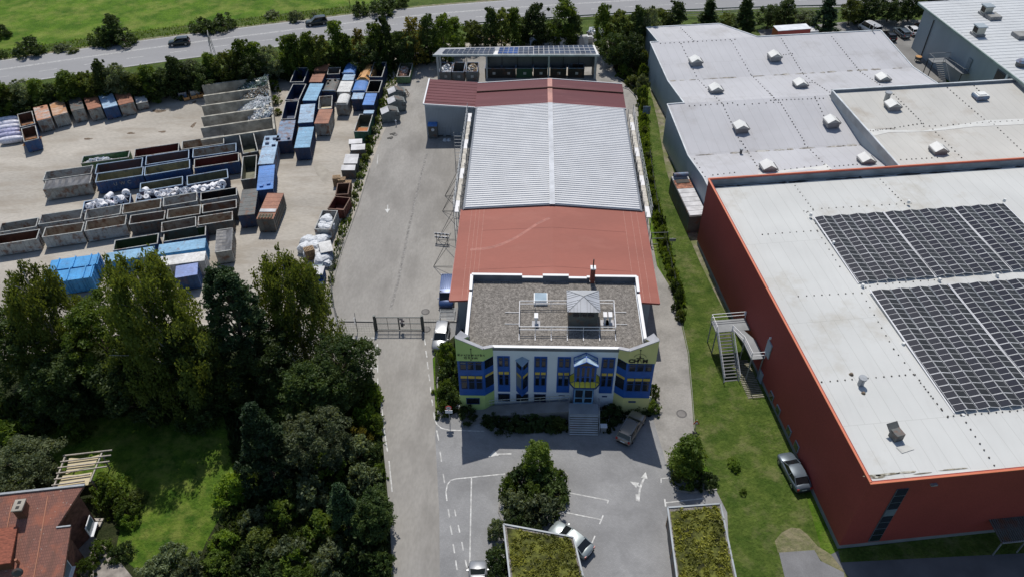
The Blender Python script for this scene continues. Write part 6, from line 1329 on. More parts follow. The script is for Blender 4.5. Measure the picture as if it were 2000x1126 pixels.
# downlight at right corner, drain pipes
# ---- things on the office roof
p0, p1 = U(1043, 590, 9.5), U(1069, 590, 9.5); e = empty('roof_skylight', ((p0.x+p1.x)/2, p0.y+.75, 9.14)); tag(e, 'square pale skylight dome on the gravel roof', 'skylight')
mb = MB(); mb.box((0, 0, .2), (1.55, 1.6, .4)); mb.build('curb', wcap, e, world=False); mb = MB(); mb.box((0, 0, .46), (1.35, 1.4, .12)); mb.build('dome', M('skylight_glass', (.35, .45, .52), .12, spec=.8), e, world=False)
q = [U(1109, 608.5, 11.6), U(1172, 608.5, 11.6), U(1169, 567.3, 11.6), U(1107, 566.5, 11.6)]; cxp = sum(p.x for p in q)/4; cyp = sum(p.y for p in q)/4; wx = (q[1]-q[0]).length; wy = abs(q[2].y-q[1].y)
e = empty('roof_pavilion', (cxp, cyp, 9.14)); tag(e, 'small roof house with metal pyramid roof on the gravel roof', 'roof house')
mb = MB(); mb.box((0, 0, 1.2), (wx-.25, wy-.25, 2.4)); mb.build('wall', C_['dgrey'], e, world=False)
mb = MB(); hw, hd = wx/2+.05, wy/2+.05; mb.v = [(-hw, -hd, 2.45), (hw, -hd, 2.45), (hw, hd, 2.45), (-hw, hd, 2.45), (0, 0, 3.15)]; mb.f = [(0, 1, 4), (1, 2, 4), (2, 3, 4), (3, 0, 4), (3, 2, 1, 0)]; mb.m = [0]*5
mb.build('pyramid_roof', M('zinc_roof', (.48, .49, .51), .4, .3, var=.06), e, world=False)
mb = MB(); seamc = M('zinc_seam', (.25, .26, .27), .5)
for sx, sy in ((-1, -1), (1, -1), (1, 1), (-1, 1)): mb.beam((sx*hw, sy*hd, 2.47), (0, 0, 3.17), .05, .03)
for k in range(-4, 5):
    if k: t = 1-abs(k)/5; mb.beam((k*hw/5, -hd, 2.47), (k*hw/5, -hd*(1-t), 2.47+.7*t), .03, .02); mb.beam((-hw, k*hd/5, 2.47), (-hw*(1-t), k*hd/5, 2.47+.7*t), .03, .02); mb.beam((hw, k*hd/5, 2.47), (hw*(1-t), k*hd/5, 2.47+.7*t), .03, .02)
mb.build('roof_seams', seamc, e, world=False)
for k in (-1, 0, 1): mb = MB(); mb.box((k*.8, -wy/2+.1, 1.9), (.65, .06, .5)); mb.build('window', pane, e, world=False)
# safety rail
A, B, Cc, D = [U(x, y, 10.2) for x, y in ((1014, 637), (1203, 638), (1199, 586), (1015, 587))]
e = empty('roof_railing', ((A.x+B.x)/2, (A.y+D.y)/2, 9.14)); tag(e, 'white safety railing rectangle around the roof house', 'railing')
mb = MB()
for z in (0, -.45):
    o_ = Vector((0, 0, z))
    for a, b in ((A, B), (B, Cc), (Cc, D), (D, A)): mb.beam(a+o_, b+o_, .06)
mb.build('rail', white_trim, e)
mb = MB()
for a, b, n in ((A, B, 7), (D, Cc, 7), (B, Cc, 3), (A, D, 3)):
    for k in range(n):
        p = a.lerp(b, k/(n-1)); mb.beam((p.x, p.y, 9.16), (p.x, p.y, 10.2), .05)
mb.build('post', white_trim, e)
mb = MB()
for k in range(7):
    p = A.lerp(B, k/6); mb.beam((p.x, p.y-.1, 9.2), (p.x, p.y-1.1, 9.2), .07)
for y in (.35, .8):
    p = A.lerp(D, y); mb.beam((p.x, p.y, 9.2), (p.x-1.6, p.y, 9.2), .05); p = B.lerp(Cc, y); mb.beam((p.x, p.y, 9.2), (p.x+1.4, p.y, 9.2), .05)
mb.build('ballast_foot', white_trim, e)
for px, py, lab, n in ((1047, 630, 'single white vent cowl left of the roof house', 1), (1181, 628, 'left one of two vent cowls right of the roof house', 1), (1191, 628, 'right one of two vent cowls right of the roof house', 1)):
    p = U(px, py, 9.3); e = empty('vent_cowl', (p.x, p.y, 9.14)); tag(e, lab, 'roof vent')
    mb = MB(); mb.cyl((0, 0, 0), (0, 0, .9), .13, n=10); mb.build('pipe', white_trim, e, world=False); mb = MB(); mb.box((0, .2, 1.0), (.42, .7, .28), rx=.15); mb.build('cowl', white_trim, e, world=False); mb = MB(); mb.box((0, 0, .04), (.9, .9, .06)); mb.build('base_plate', cg, e, world=False)
p = U(1155.5, 557, 9.4); e = empty('brick_chimney', (7.05, 68.05, 0)); tag(e, 'red brick chimney with white cap and black flue at the back parapet', 'chimney')
mb = MB(); mb.box((0, 0, 5.6), (.5, .55, 11.2)); mb.build('stack', M('brick_red', (.22, .07, .05), .9, var=.2, scale=4), e, world=False); mb = MB(); mb.box((0, 0, 11.28), (.62, .66, .16)); mb.build('cap', wcap, e, world=False); mb = MB(); mb.cyl((0, 0, 11.3), (0, 0, 12.5), .07, n=8); mb.build('flue', C_['black'], e, world=False)
# stairs, landing, ramp rail
st = tag(empty('entrance_stairs', (6.3, 54.5, .06)), 'wide stone stairs with steel handrails leading to the blue entrance', 'stairs')
sx0, sx1 = U(1111, 808, 1.8).x, U(1170, 808, 1.8).x; stone = M('stair_stone', (.34, .36, .38), .8, var=.08)
ya = U(1140, 808, 1.8).y; yb = U(1140, 849, .1).y
mb = MB(); mb.prism([(sx0, ya), (sx1, ya), (sx1, 56.0), (sx0, 56.0)], 0, 1.8); mb.build('landing', stone, st)
for k in range(9):
    z = 1.8*(9-k)/10; y1 = ya-(ya-yb)*k/9; y0 = ya-(ya-yb)*(k+1)/9
    mb = MB(); mb.prism([(sx0+.1, y0), (sx1-.1, y0), (sx1-.1, y1), (sx0+.1, y1)], 0, z); mb.mi = 1; mb.box(((sx0+sx1)/2, y0-.02, z-.13), (sx1-sx0-.25, .03, .12)); mb.build('step', [M('step_pale', (.48, .5, .52), .8), C_['dgrey']], st)  # dark strip added on each riser as painted shade between steps
for x in (sx0, sx1):
    mb = MB(); mb.beam((x, 56, 2.75), (x, ya, 2.75), .06); mb.beam((x, ya, 2.75), (x, yb, 1.1), .06)
    for t in (0, .33, .66, 1): mb.beam((x, ya+(yb-ya)*t, 1.7*(1-t)), (x, ya+(yb-ya)*t, 2.75-1.65*t), .05)
    mb.beam((x, ya, 2.3), (x, yb, .6), .04); mb.build('handrail', galv, st)
rp = tag(empty('access_ramp', (1, 54.5, .06)), 'long access ramp with pale double handrail in front of the office', 'ramp')
R0, R1, R2 = U(929, 808, .1), U(960, 800, .5), U(1112, 792, 1.75)
mb = MB(); prev = None
for a, b, za_, zb_2 in ((R0, R1, .1, .4), (R1, R2, .4, 1.75)):
    i = len(mb.v)
    for p, z in ((a, za_), (b, zb_2)): mb.v += [(p.x, p.y-.75, z), (p.x, p.y+.75, z), (p.x, p.y+.75, 0), (p.x, p.y-.75, 0)]
    for q_ in ((0, 1, 5, 4), (1, 2, 6, 5), (0, 4, 7, 3), (0, 3, 2, 1), (4, 5, 6, 7)): mb.f.append(tuple(i+t for t in q_)[::-1]); mb.m.append(0)
mb.build('ramp_deck', M('ramp_concrete', (.27, .26, .25), .9), rp)
mb = MB(); hr = M('handrail_pale', (.55, .55, .48), .5)
for dz in (.95, .5):
    mb.beam((R0.x, R0.y+.7, .1+dz), (R1.x, R1.y+.7, .4+dz), .06); mb.beam((R1.x, R1.y+.7, .4+dz), (R2.x, R2.y+.7, 1.75+dz), .06)
for k in range(9):
    t = k/8; p = R1.lerp(R2, t); z = .4+1.35*t; mb.beam((p.x, p.y+.7, z-.1), (p.x, p.y+.7, z+.95), .04)
mb.build('handrail', hr, rp)
sheet('bed_path', [(905, 836), (940, 826), (1000, 812), (1110, 798), (1110, 790), (960, 802), (903, 812)], .08, M('bed_path', (.22, .21, .2), .9))
# letter boxes, bikes, signs
p = U(1178, 842); e = empty('letterbox_stand', (p.x, p.y, .06)); tag(e, 'grey metal litter bin stand beside the bottom of the stairs', 'bin'); mb = MB(); mb.box((0, 0, .45), (.6, .4, .9)); mb.build('cabinet', galv, e, world=False); mb = MB(); mb.box((0, 0, .95), (.75, .55, .07)); mb.build('top', wh, e, world=False)
p = U(1262, 795); e = empty('info_board', (p.x, p.y, .06), -.3); tag(e, 'white information board on a post at the right office corner', 'sign'); mb = MB(); mb.box((0, 0, 1.3), (.8, .06, 1.0), rx=-.3); mb.build('board', wh, e, world=False); mb = MB(); mb.cyl((0, .05, 0), (0, .05, 1.2), .05, n=8); mb.build('post', galv, e, world=False)
p = U(879, 826); e = empty('road_sign', (p.x, p.y, .06)); tag(e, 'round speed sign with white plate below at the left office corner', 'road sign')
mb = MB(); mb.cyl((0, 0, 0), (0, 0, 2.9), .04, n=8); mb.build('pole', galv, e, world=False); mb = MB(); mb.cyl((0, -.03, 2.65), (0, -.07, 2.65), .36, n=20); mb.mi = 1; mb.cyl((0, -.07, 2.65), (0, -.085, 2.65), .25, n=20); mb.build('round_plate', [M('sign_red', (.5, .06, .05), .5), wh], e, world=False)
text_obj('30', .28, blk, Vector((0, -.095, 2.65)), FRONT, e, name='number'); mb = MB(); mb.box((0, -.04, 2.0), (.8, .04, .5)); mb.build('plate', wh, e, world=False)
def bike(px, py, az, lab):
    p = U(px, py); e = empty('bicycle', (p.x, p.y, .08), az); tag(e, lab, 'bicycle')
    for s in (-.5, .5):
        mb = MB(); n = 14
        for k in range(n):
            a, b = 6.283*k/n, 6.283*(k+1)/n; mb.beam((s+.33*math.cos(a), 0, .35+.33*math.sin(a)), (s+.33*math.cos(b), 0, .35+.33*math.sin(b)), .04)
        mb.build('wheel', C_['black'], e, world=False)
    mb = MB(); mb.beam((-.5, 0, .35), (-.15, 0, .8), .04); mb.beam((-.5, 0, .35), (-.05, 0, .3), .04); mb.beam((-.15, 0, .8), (-.05, 0, .3), .04); mb.beam((-.05, 0, .3), (.35, 0, .85), .04); mb.beam((-.15, 0, .8), (.35, 0, .85), .04); mb.beam((.35, 0, .95), (.5, 0, .35), .04); mb.build('frame', wh, e, world=False)
    mb = MB(); mb.box((-.17, 0, .9), (.25, .13, .06)); mb.build('saddle', C_['black'], e, world=False); mb = MB(); mb.beam((.32, -.27, 1.0), (.32, .27, 1.0), .04); mb.build('handlebar', C_['black'], e, world=False)
bike(897, 800, .2, 'white bicycle leaning at the left office corner'); bike(900, 792, 1.2, 'second bicycle close to the left office wall')
# ---------------------------------------------------------------- factory halls on the right
def roofmat(name, c, dirt, amt=.5, sc_=.14):
    m, nt, b = newmat(name); v = coords(nt, (1, 1, 1), -_A)
    cc = mix(nt, noise(nt, v, .12, 4), tuple(x*.94 for x in c), tuple(min(1, x*1.04) for x in c))
    v2 = coords(nt, (1.6, .12, 1), -_A)
    cc = mix(nt, mulf(nt, noise(nt, v2, 1.2, 5, .6, .5, .8), .22), cc, tuple(x*.78 for x in c))
    cc = mix(nt, mulf(nt, noise(nt, v, sc_, 7, .68, .54, .76), amt), cc, dirt)
    w_ = N(nt, "ShaderNodeTexBrick"); nt.links.new(v, w_.inputs['Vector']); w_.inputs['Scale'].default_value = 1; w_.inputs['Brick Width'].default_value = 1.55; w_.inputs['Row Height'].default_value = 14; w_.inputs['Mortar Size'].default_value = .035; w_.inputs['Mortar Smooth'].default_value = .3
    w_.inputs['Color1'].default_value = (1, 1, 1, 1); w_.inputs['Color2'].default_value = (.985, .985, .985, 1); w_.inputs['Mortar'].default_value = (.83, .83, .82, 1)
    cc = mix(nt, 1.0, cc, w_.outputs[0], 'MULTIPLY')
    nt.links.new(cc, b.inputs['Base Color']); b.inputs['Roughness'].default_value = .8; b.inputs['Specular IOR Level'].default_value = .2
    return m
rf_grey = roofmat('membrane_grey', (.475, .475, .49), (.27, .25, .23), .5)
rf_beige = roofmat('membrane_beige', (.52, .51, .475), (.33, .28, .22), .75)
rf_red = roofmat('membrane_pale', (.555, .56, .54), (.36, .32, .25), .7)
red_w = M('facade_red', (.30, .054, .044), .75, var=.05, scale=.2, fine=.18, fscale=7)
red_t = M('edge_orange_red', (.60, .17, .085), .5, var=.04); plinth = M('plinth_grey', (.2, .215, .23), .8, var=.1)
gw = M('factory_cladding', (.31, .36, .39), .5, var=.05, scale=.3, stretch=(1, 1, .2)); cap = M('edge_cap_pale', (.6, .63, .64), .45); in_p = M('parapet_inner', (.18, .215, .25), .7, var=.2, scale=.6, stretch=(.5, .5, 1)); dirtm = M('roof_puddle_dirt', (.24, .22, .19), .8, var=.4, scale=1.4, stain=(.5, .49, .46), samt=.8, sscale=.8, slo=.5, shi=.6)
# red factory
RE_ = tag(empty('red_factory', tuple(G(0, 0, 0)), _A), 'large factory hall with dark red walls, pale roof and solar panels', 'factory hall')
LX, LY = 62.0, 47.75; HT = 10.9
P2 = lambda a, b: tuple(G(a, b))[:2]
mb = MB(); mb.prism([P2(.0, 0), P2(LX, 0), P2(LX, LY), P2(0, LY)], .75, 9.7); mb.build('wall', red_w, RE_)
mb = MB(); mb.prism([P2(.06, .06), P2(LX-.05, .06), P2(LX-.05, LY-.06), P2(.06, LY-.06)], 0, .75); mb.build('plinth', plinth, RE_)
def zred(b): return 10.72-.85*max(0, (b-2)/45.7)
mb = MB()
for b0, b1 in ((.25, 12), (12, 24), (24, 36), (36, LY-.25)): mb.poly([G(.22, b0, zred(b0)), G(LX, b0, zred(b0)), G(LX, b1, zred(b1)), G(.22, b1, zred(b1))])
mb.build('roof_membrane', rf_red, RE_)
mb = MB(); mb.prism([P2(0, 0), P2(LX, 0), P2(LX, .22), P2(.2, .22), P2(.2, LY-.22), P2(LX, LY-.22), P2(LX, LY), P2(0, LY)], 9.7, HT); mb.build('wall_upper', red_w, RE_)
mb = MB(); mb.beam(G(-.04, 0, HT+.03), G(-.04, LY, HT+.03), .2, .1); mb.beam(G(-.15, -.04, HT+.03), G(LX, -.04, HT+.03), .2, .1); mb.beam(G(0, LY+.02, HT+.03), G(LX, LY+.02, HT+.03), .2, .1); mb.build('edge_trim', red_t, RE_)
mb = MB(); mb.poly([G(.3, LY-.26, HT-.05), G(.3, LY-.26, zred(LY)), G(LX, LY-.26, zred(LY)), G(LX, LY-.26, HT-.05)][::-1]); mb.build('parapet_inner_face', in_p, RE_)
# strip windows on the south wall
wx0 = Fab(1720, 1060, 1.0)[0]
a0, a1 = 2.75, 3.85
mb = MB(); c = G((a0+a1)/2, -.04, 5.3); mb.box(c, (a1-a0, .1, 8.6), rz=_A); o = mb.build('strip_window', M('strip_frame', (.09, .115, .14), .5), RE_)
for k in range(8):
    if k == 4: continue
    z = 1.2+k*1.07; mb = MB(); mb.box(G((a0+a1)/2, -.1, z+.45), (a1-a0-.12, .04, .92), rz=_A); mb.build('pane', glassy('factory_glass', (.015, .022, .03), .1), o)
mb = MB(); mb.box(G((a0+a1)/2, -.1, 5.95), (a1-a0-.06, .04, 1.0), rz=_A); mb.build('spandrel', M('spandrel_grey', (.13, .17, .21), .5), o)
mb = MB(); mb.box(G(6.0, -.12, 9.9), (.6, .25, .15), rz=_A); mb.build('lamp', galv, RE_)
def wallwin(px, py, w_, h, z):
    # window in the west wall: find b for the pixel on plane a=0
    best = min(((abs(Fab(px, py, zz)[0]), zz) for zz in np.arange(.5, 10.5, .05)), key=lambda t: t[0]); zz = best[1]; b = Fab(px, py, zz)[1]
    c = G(-.05, b, zz); mb = MB(); mb.box(c, (.1, w_, h), rz=_A); o = mb.build('window', M('window_grey', (.22, .26, .3), .5), RE_); mb = MB(); mb.box(G(-.11, b, zz), (.04, w_-.18, h-.18), rz=_A); mb.build('pane', glassy('factory_glass'), o); return b, zz
for px, py in ((1507.5, 773), (1520.5, 800), (1541.5, 841), (1556.5, 871)): wallwin(px, py, 1.0, 1.0, 0)
for px, py, h in ((1502, 681, 2.1), (1484, 737, 2.2)):
    best = min(((abs(Fab(px, py, zz)[0]), zz) for zz in np.arange(.5, 10.5, .05)), key=lambda t: t[0]); zz = best[1]; b = Fab(px, py, zz)[1]
    mb = MB(); mb.box(G(-.06, b, zz), (.12, 1.15, h), rz=_A); o = mb.build('door', M('door_grey', (.30, .36, .41), .5), RE_); mb = MB(); mb.box(G(-.16, b-.45, zz), (.06, .12, .04), rz=_A); mb.build('handle', galv, o); DOORZ = zz
for px, py in ((1457, 612), (1506, 660)):
    best = min(((abs(Fab(px, py, zz)[0]), zz) for zz in np.arange(.5, 10.5, .05)), key=lambda t: t[0]); mb = MB(); mb.box(G(-.1, Fab(px, py, best[1])[1], best[1]), (.2, .15, .3), rz=_A); mb.build('wall_lamp', wh, RE_)
# grey hall with butterfly roofs
GR = tag(empty('grey_factory', tuple(G(25, 75, 0)), _A), 'wide grey metal clad factory hall with three low valleys in its pale grey roof', 'factory hall')
def zg(b):
    k = [(47.9, 6.4), (54.5, 6.55), (62.0, 5.55), (75.2, 7.2), (85.0, 6.25), (98.4, 7.4), (107.4, 6.4)]
    for (b0, z0), (b1, z1) in zip(k, k[1:]):
        if b0 <= b <= b1: return z0+(z1-z0)*(b-b0)/(b1-b0)
    return 6.4
secs = [(2.1, 30.0, 47.95, 54.5), (2.1, 29.2, 54.5, 62.0), (2.1, 29.2, 62.0, 75.2), (4.9, 49.2, 75.2, 85.0), (4.9, 49.2, 85.0, 98.4), (6.4, 21.0, 98.4, 107.4)]
mb = MB(); mr = MB()
for i, (a0, a1, b0, b1) in enumerate(secs):
    mb.prism([P2(a0, b0), P2(a1, b0), P2(a1, b1), P2(a0, b1)], 0, [zg(b0+1e-3)-.1, zg(b0+1e-3)-.1, zg(b1)-.1, zg(b1)-.1])
    mr.poly([G(a0-.1, b0, zg(b0+1e-3)), G(a1+.1, b0, zg(b0+1e-3)), G(a1+.1, b1, zg(b1)), G(a0-.1, b1, zg(b1))])
mr.poly([G(21.1, 98.4, zg(98.4)), G(25.2, 98.4, zg(98.4)), G(21.1, 107.4, zg(107.4))]); mb.prism([P2(21, 98.4), P2(25.0, 98.4), P2(21, 107.2)], 0, 6.3)
mb.build('wall', gw, GR); mr.build('roof_membrane', rf_grey, GR)
mb = MB(); w_ = .18
def edge_(pts):
    for (a, b), (c, d) in zip(pts, pts[1:]): mb.beam(G(a, b, zg(min(b, 107.4))+.06), G(c, d, zg(min(d, 107.4))+.06), w_, .14)
edge_([(2.0, 47.95), (2.0, 54.5), (2.0, 62), (2.0, 75.15)]); edge_([(2.0, 75.15), (4.95, 75.25)]); edge_([(4.8, 75.3), (4.8, 85), (4.8, 98.4)]); edge_([(4.8, 98.45), (6.4, 98.5)]); edge_([(6.3, 98.5), (6.3, 107.4)]); edge_([(6.3, 107.4), (21, 107.4)]); edge_([(21, 107.4), (25.2, 98.4), (49.3, 98.4)]); edge_([(49.3, 98.4), (49.3, 85), (49.3, 75.2)])
mb.build('edge_trim', cap, GR)
mb = MB()
for a0, a1, b in ((3, 28.9, 62.0), (5.2, 49, 85.0)):
    rg = random.Random(int(b)); a = a0
    while a < a1:
        l = rg.uniform(.6, 3.2); hh = rg.uniform(.12, .42); pts = []
        for k in range(14): t = 6.283*k/14; pts.append(G(a+l/2+l/2*math.cos(t)*rg.uniform(.8, 1.1), b+hh*math.sin(t)*rg.uniform(.6, 1.2)+rg.uniform(-.05, .05), zg(b)+.035))
        mb.poly(pts); a += l*rg.uniform(.8, 2.0)
mb.build('valley_dirt', dirtm, GR)
# beige roofed block with grey parapet
BE = tag(empty('beige_roof_block', tuple(G(45, 61, 0)), _A), 'factory block with beige roof framed by a grey parapet between red and grey halls', 'factory block')
def zb_(b):
    k = [(47.9, 7.9), (63, 7.2), (74.4, 7.95)]
    for (b0, z0), (b1, z1) in zip(k, k[1:]):
        if b <= b1: return z0+(z1-z0)*(b-b0)/(b1-b0)
    return 7.95
BX0, BX1 = 29.25, 61.3
mb = MB(); mb.prism([P2(BX0, 47.95), P2(BX1, 47.95), P2(BX1, 74.6), P2(BX0, 74.6)], 0, 7.1); mb.build('wall', gw, BE)
mb = MB(); mb.prism([P2(BX0, 47.95), P2(BX0+.16, 47.95), P2(BX0+.16, 74.44), P2(BX1-.16, 74.44), P2(BX1-.16, 47.95), P2(BX1, 47.95), P2(BX1, 74.6), P2(BX0, 74.6)], 7.1, 8.35); mb.build('parapet', M('parapet_metal', (.33, .35, .355), .45, var=.12, scale=.5), BE)
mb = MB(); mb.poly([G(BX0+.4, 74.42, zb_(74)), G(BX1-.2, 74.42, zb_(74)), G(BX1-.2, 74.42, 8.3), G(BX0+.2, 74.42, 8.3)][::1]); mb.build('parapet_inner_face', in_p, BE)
mb = MB(); mb.beam(G(BX0, 47.95, 8.4), G(BX0, 74.6, 8.4), .24, .1); mb.beam(G(BX0-.1, 74.6, 8.4), G(BX1, 74.6, 8.4), .24, .1); mb.build('coping', cap, BE)
mb = MB()
for b0, b1 in ((47.95, 63), (63, 74.44)): mb.poly([G(BX0+.16, b0, zb_(b0)), G(BX1-.16, b0, zb_(b0)), G(BX1-.16, b1, zb_(b1)), G(BX0+.16, b1, zb_(b1))])
mb.build('roof_membrane', rf_beige, BE)
pale = M('roof_patch_pale', (.60, .60, .57), .7, var=.05)
def patch(nm, pix, z, m_, par_):
    mb = MB(); q_ = []
    zf = {'red_factory': zred, 'beige_roof_block': zb_, 'grey_factory': zg}[par_.name]
    for x, y in pix:
        zz = z
        for _ in range(3): zz = zf(Fab(x, y, zz)[1])+.03
        q_.append(U(x, y, zz))
    c_ = sum(q_, Vector())/len(q_); n = len(q_)
    mb.poly(q_[::-1]); mb.build(nm, m_, par_)
patch('patch_strip', [(1694, 252), (1800, 256), (1878, 243), (1925, 235), (2000, 232), (2000, 243), (1900, 248), (1845, 254), (1810, 257), (1735, 259), (1706, 266), (1700, 258)], 7.33, pale, BE)
mb = MB(); rg = random.Random(2)
for x, y, l, h in ((1722, 251, 16, 2.0), (1741, 252, 8, 2.5), (1752, 248, 12, 1.5), (1768, 245, 14, .8), (1712, 262, 10, 1.0), (1825, 243, 14, .8)):
    mb.poly([U(x+l*math.cos(6.28*k/12)*rg.uniform(.8, 1.1), y-.08*l*math.cos(6.28*k/12)+h*math.sin(6.28*k/12), zb_(63)+.04) for k in range(12)][::-1])
mb.build('puddle_dirt', dirtm, BE)
# far right hall
FRR = tag(empty('far_right_hall', tuple(G(75, 90, 0)), _A), 'grey hall with green edged ribbed roof at the top right corner', 'hall')
mb = MB(); mb.prism([P2(61.6, 60), P2(98, 60), P2(98, 105.5), P2(61.6, 105.5)], 0, 8.6); mb.build('wall', gw, FRR)
frm = roofmat('ribbed_roof_pale', (.54, .56, .57), (.4, .4, .4), .2)
mb = MB(); mb.prism([P2(60.7, 60), P2(99, 60), P2(99, 106.6), P2(60.7, 106.6)], 8.75, 9.0); mb.build('roof_panel', frm, FRR)
mb = MB(); gt = M('edge_green_grey', (.26, .33, .30), .5); mb.beam(G(60.6, 60, 8.8), G(60.6, 106.7, 8.8), .2, .36); mb.build('edge_trim', gt, FRR)
mb = MB(); mb.beam(G(60.6, 106.7, 8.9), G(99, 106.7, 8.9), .2, .3); mb.build('edge_trim', cap, FRR)
mb = MB(); [mb.box(G(80, 62+k*1.2, 9.02), (38, .05, .04), rz=_A) for k in range(37)]; mb.build('roof_seam', M('seam_grey', (.42, .44, .45), .6), FRR)
for b0, b1 in ((77.5, 80.0), (74.2, 76.8)):
    mb = MB(); mb.box(G(61.55, (b0+b1)/2, 5.2), (.12, b1-b0, 5.0), rz=_A); o = mb.build('window', M('window_dark_grey', (.09, .1, .12), .4), FRR)
    for k in range(3): mb = MB(); mb.box(G(61.47, (b0+b1)/2, 3.6+k*1.6), (.06, b1-b0-.25, 1.4), rz=_A); mb.build('pane', glassy('factory_glass'), o)
mb = MB(); mb.box(G(61.5, 77.15, 5.2), (.2, .4, 5.6), rz=_A); mb.build('white_pillar', wh, FRR)
mb = MB(); mb.cyl(G(61.45, 101.3, .3), G(61.45, 101.3, 7.6), .09, n=8); mb.build('downpipe', C_['black'], FRR)
mb = MB(); mb.box(G(61.5, 87.3, 5.0), (.14, 1.1, 2.3), rz=_A); mb.build('door', M('door_far', (.2, .24, .27), .5), FRR)
# roof equipment
def rl_(px, py, z, label, kind, par_name=None):
    p = U(px, py, z); e = empty(kind, tuple(p), _A); return e
vent_w = M('skylight_white', (.72, .72, .69), .5, var=.05); vent_s = M('skylight_side', (.24, .24, .24), .6, var=.15)
def gabled(px, py, z, lab, s=1.0):
    e = rl_(px, py, z, lab, 'smoke_vent'); tag(e, lab, 'roof vent', 'white gabled smoke vents on the factory roofs')
    w_, l, h = 1.9*s, 1.9*s, .55
    mb = MB(); mb.prism([(-w_/2, -l/2), (w_/2, -l/2), (w_/2, l/2), (-w_/2, l/2)], -.25, h); mb.build('upstand', vent_s, e, world=False)
    mb = MB(); q = [(-w_/2-.05, h+.02), (0, h+.6), (w_/2+.05, h+.02)]
    for (x0, z0), (x1, z1) in zip(q, q[1:]): mb.poly([(x0, -l/2-.05, z0), (x1, -l/2-.05, z1), (x1, l/2+.05, z1), (x0, l/2+.05, z0)]); mb.poly([(x0, -l/2-.05, z0-.05), (x0, l/2+.05, z0-.05), (x1, l/2+.05, z1-.05), (x1, -l/2-.05, z1-.05)])
    mb.build('gabled_cover', vent_w, e, world=False)
    mb = MB(); mb.poly([(-w_/2, -l/2, h), (w_/2, -l/2, h), (0, -l/2, h+.52)]); mb.poly([(-w_/2, l/2, h), (0, l/2, h+.52), (w_/2, l/2, h)]); mb.build('gable_end', M('gable_end_grey', (.4, .42, .4), .6), e, world=False)
    mb = MB()
    for sx in (-1, 1): mb.box((sx*(w_/2+.12), -.1, h-.12), (.1, l*.95, .3), ry=sx*.4)
    mb.build('wind_deflector', vent_s, e, world=False)
for px, py, z, lab in ((1358, 123, zg(91), 'gabled roof vent nearest the upper left corner of the grey roof'), (1512, 113, zg(93), 'gabled roof vent in the upper middle of the grey roof'), (1397, 178, zg(79), 'gabled roof vent below the upper left one, near the roof step'), (1562, 168, zg(80), 'gabled roof vent in the centre of the grey roof'), (1723, 157, zg(81), 'gabled roof vent near the right corner of the grey roof'),
                       (1446, 252, zg(68), 'gabled roof vent in the middle left of the lower grey roof'), (1623, 241, zg(69.5), 'gabled roof vent beside the grey parapet slope'), (1499, 330, zg(56), 'gabled roof vent just above the red parapet, left one'), (1690, 316, zg(57), 'gabled roof vent just above the red parapet, right one'),
                       (1742, 210, zb_(69), 'gabled roof vent behind the round fan on the beige roof'), (1831, 296, zb_(56), 'gabled roof vent on the lower part of the beige roof')): gabled(px, py, z+.1, lab)
p = U(1914, 190, 7.9); e = empty('dome_skylight', tuple(p), _A); tag(e, 'white square dome skylight on the beige roof', 'skylight')
mb = MB(); mb.box((0, 0, .2), (2.1, 1.7, .5)); mb.build('curb', C_['gblue'], e, world=False); mb = MB(); mb.prism([(-.95, -.75), (.95, -.75), (.95, .75), (-.95, .75)], .46, .6); mb.box((0, 0, .65), (1.3, 1.0, .14)); mb.build('dome', vent_w, e, world=False)
def pipe(px, py, z, r, h, lab, m_=None, cat='vent pipe'):
    p = U(px, py, z); e = empty('vent_pipe', tuple(p)); tag(e, lab, cat); mb = MB(); mb.cyl((0, 0, -.1), (0, 0, h), r, n=12); mb.build('pipe', m_ or M('pipe_pale', (.45, .45, .42), .6), e, world=False)
    mb = MB(); mb.cyl((0, 0, h), (0, 0, h+.18), r*1.35, n=12); mb.build('cowl', galv, e, world=False)
pipe(1731, 196, 7.9, .42, 1.25, 'round fan stack with pale cap on the beige roof', cat='roof fan'); pipe(1704, 62, 7.35, .1, 1.3, 'thin bright vent pipe near the edge of the grey roof'); pipe(1447, 298, 5.8, .2, .5, 'short dark vent in the lower grey roof', C_['dgrey'])
pipe(1680, 751, 10.5, .3, .9, 'round metal vent pipe on the pale roof left of the solar panels', galv)
for px, py, lab in ((1663, 730, 'small brown drain cap above the vent pipe'), (1686.5, 767, 'small brown drain cap below the vent pipe')):
    p = U(px, py, 10.6); mb = MB(); mb.cyl((p.x, p.y, 10.5), (p.x, p.y, 10.75), .25, .12, 12); tag(mb.build('drain_cap', M('drain_brown', (.17, .13, .09), .7)), lab, 'roof drain')
p = U(1749, 853, 10.72); e = empty('roof_exhaust', tuple(p), _A+.2); tag(e, 'dark open exhaust hood on the pale factory roof near the front edge', 'exhaust hood')
mb = MB(); mb.box((0, 0, .35), (.9, .9, .9)); mb.build('duct', C_['dgrey'], e, world=False); mb = MB(); mb.box((-.1, .55, .85), (1.15, .9, .06), rx=.6); mb.beam((-.6, .3, .6), (-.6, .9, 1.1), .05); mb.build('open_flap', C_['dgrey'], e, world=False)
patch('patch_strip', [(1481, 338), (1606, 324), (1612, 319), (1626, 331), (1560, 338), (1481, 346)], zg(54), pale, GR)
mb = MB(); rg = random.Random(9); a = .4
while a < 60:
    l = rg.uniform(.5, 3.5); hh = rg.uniform(.05, .3); mb.poly([G(a+l/2+l*.55*math.cos(6.283*k/12), LY-.42-hh*.5+hh*math.sin(6.283*k/12)*rg.uniform(.6, 1.3), zred(LY)+.02) for k in range(12)]); a += l*rg.uniform(.5, 1.1)
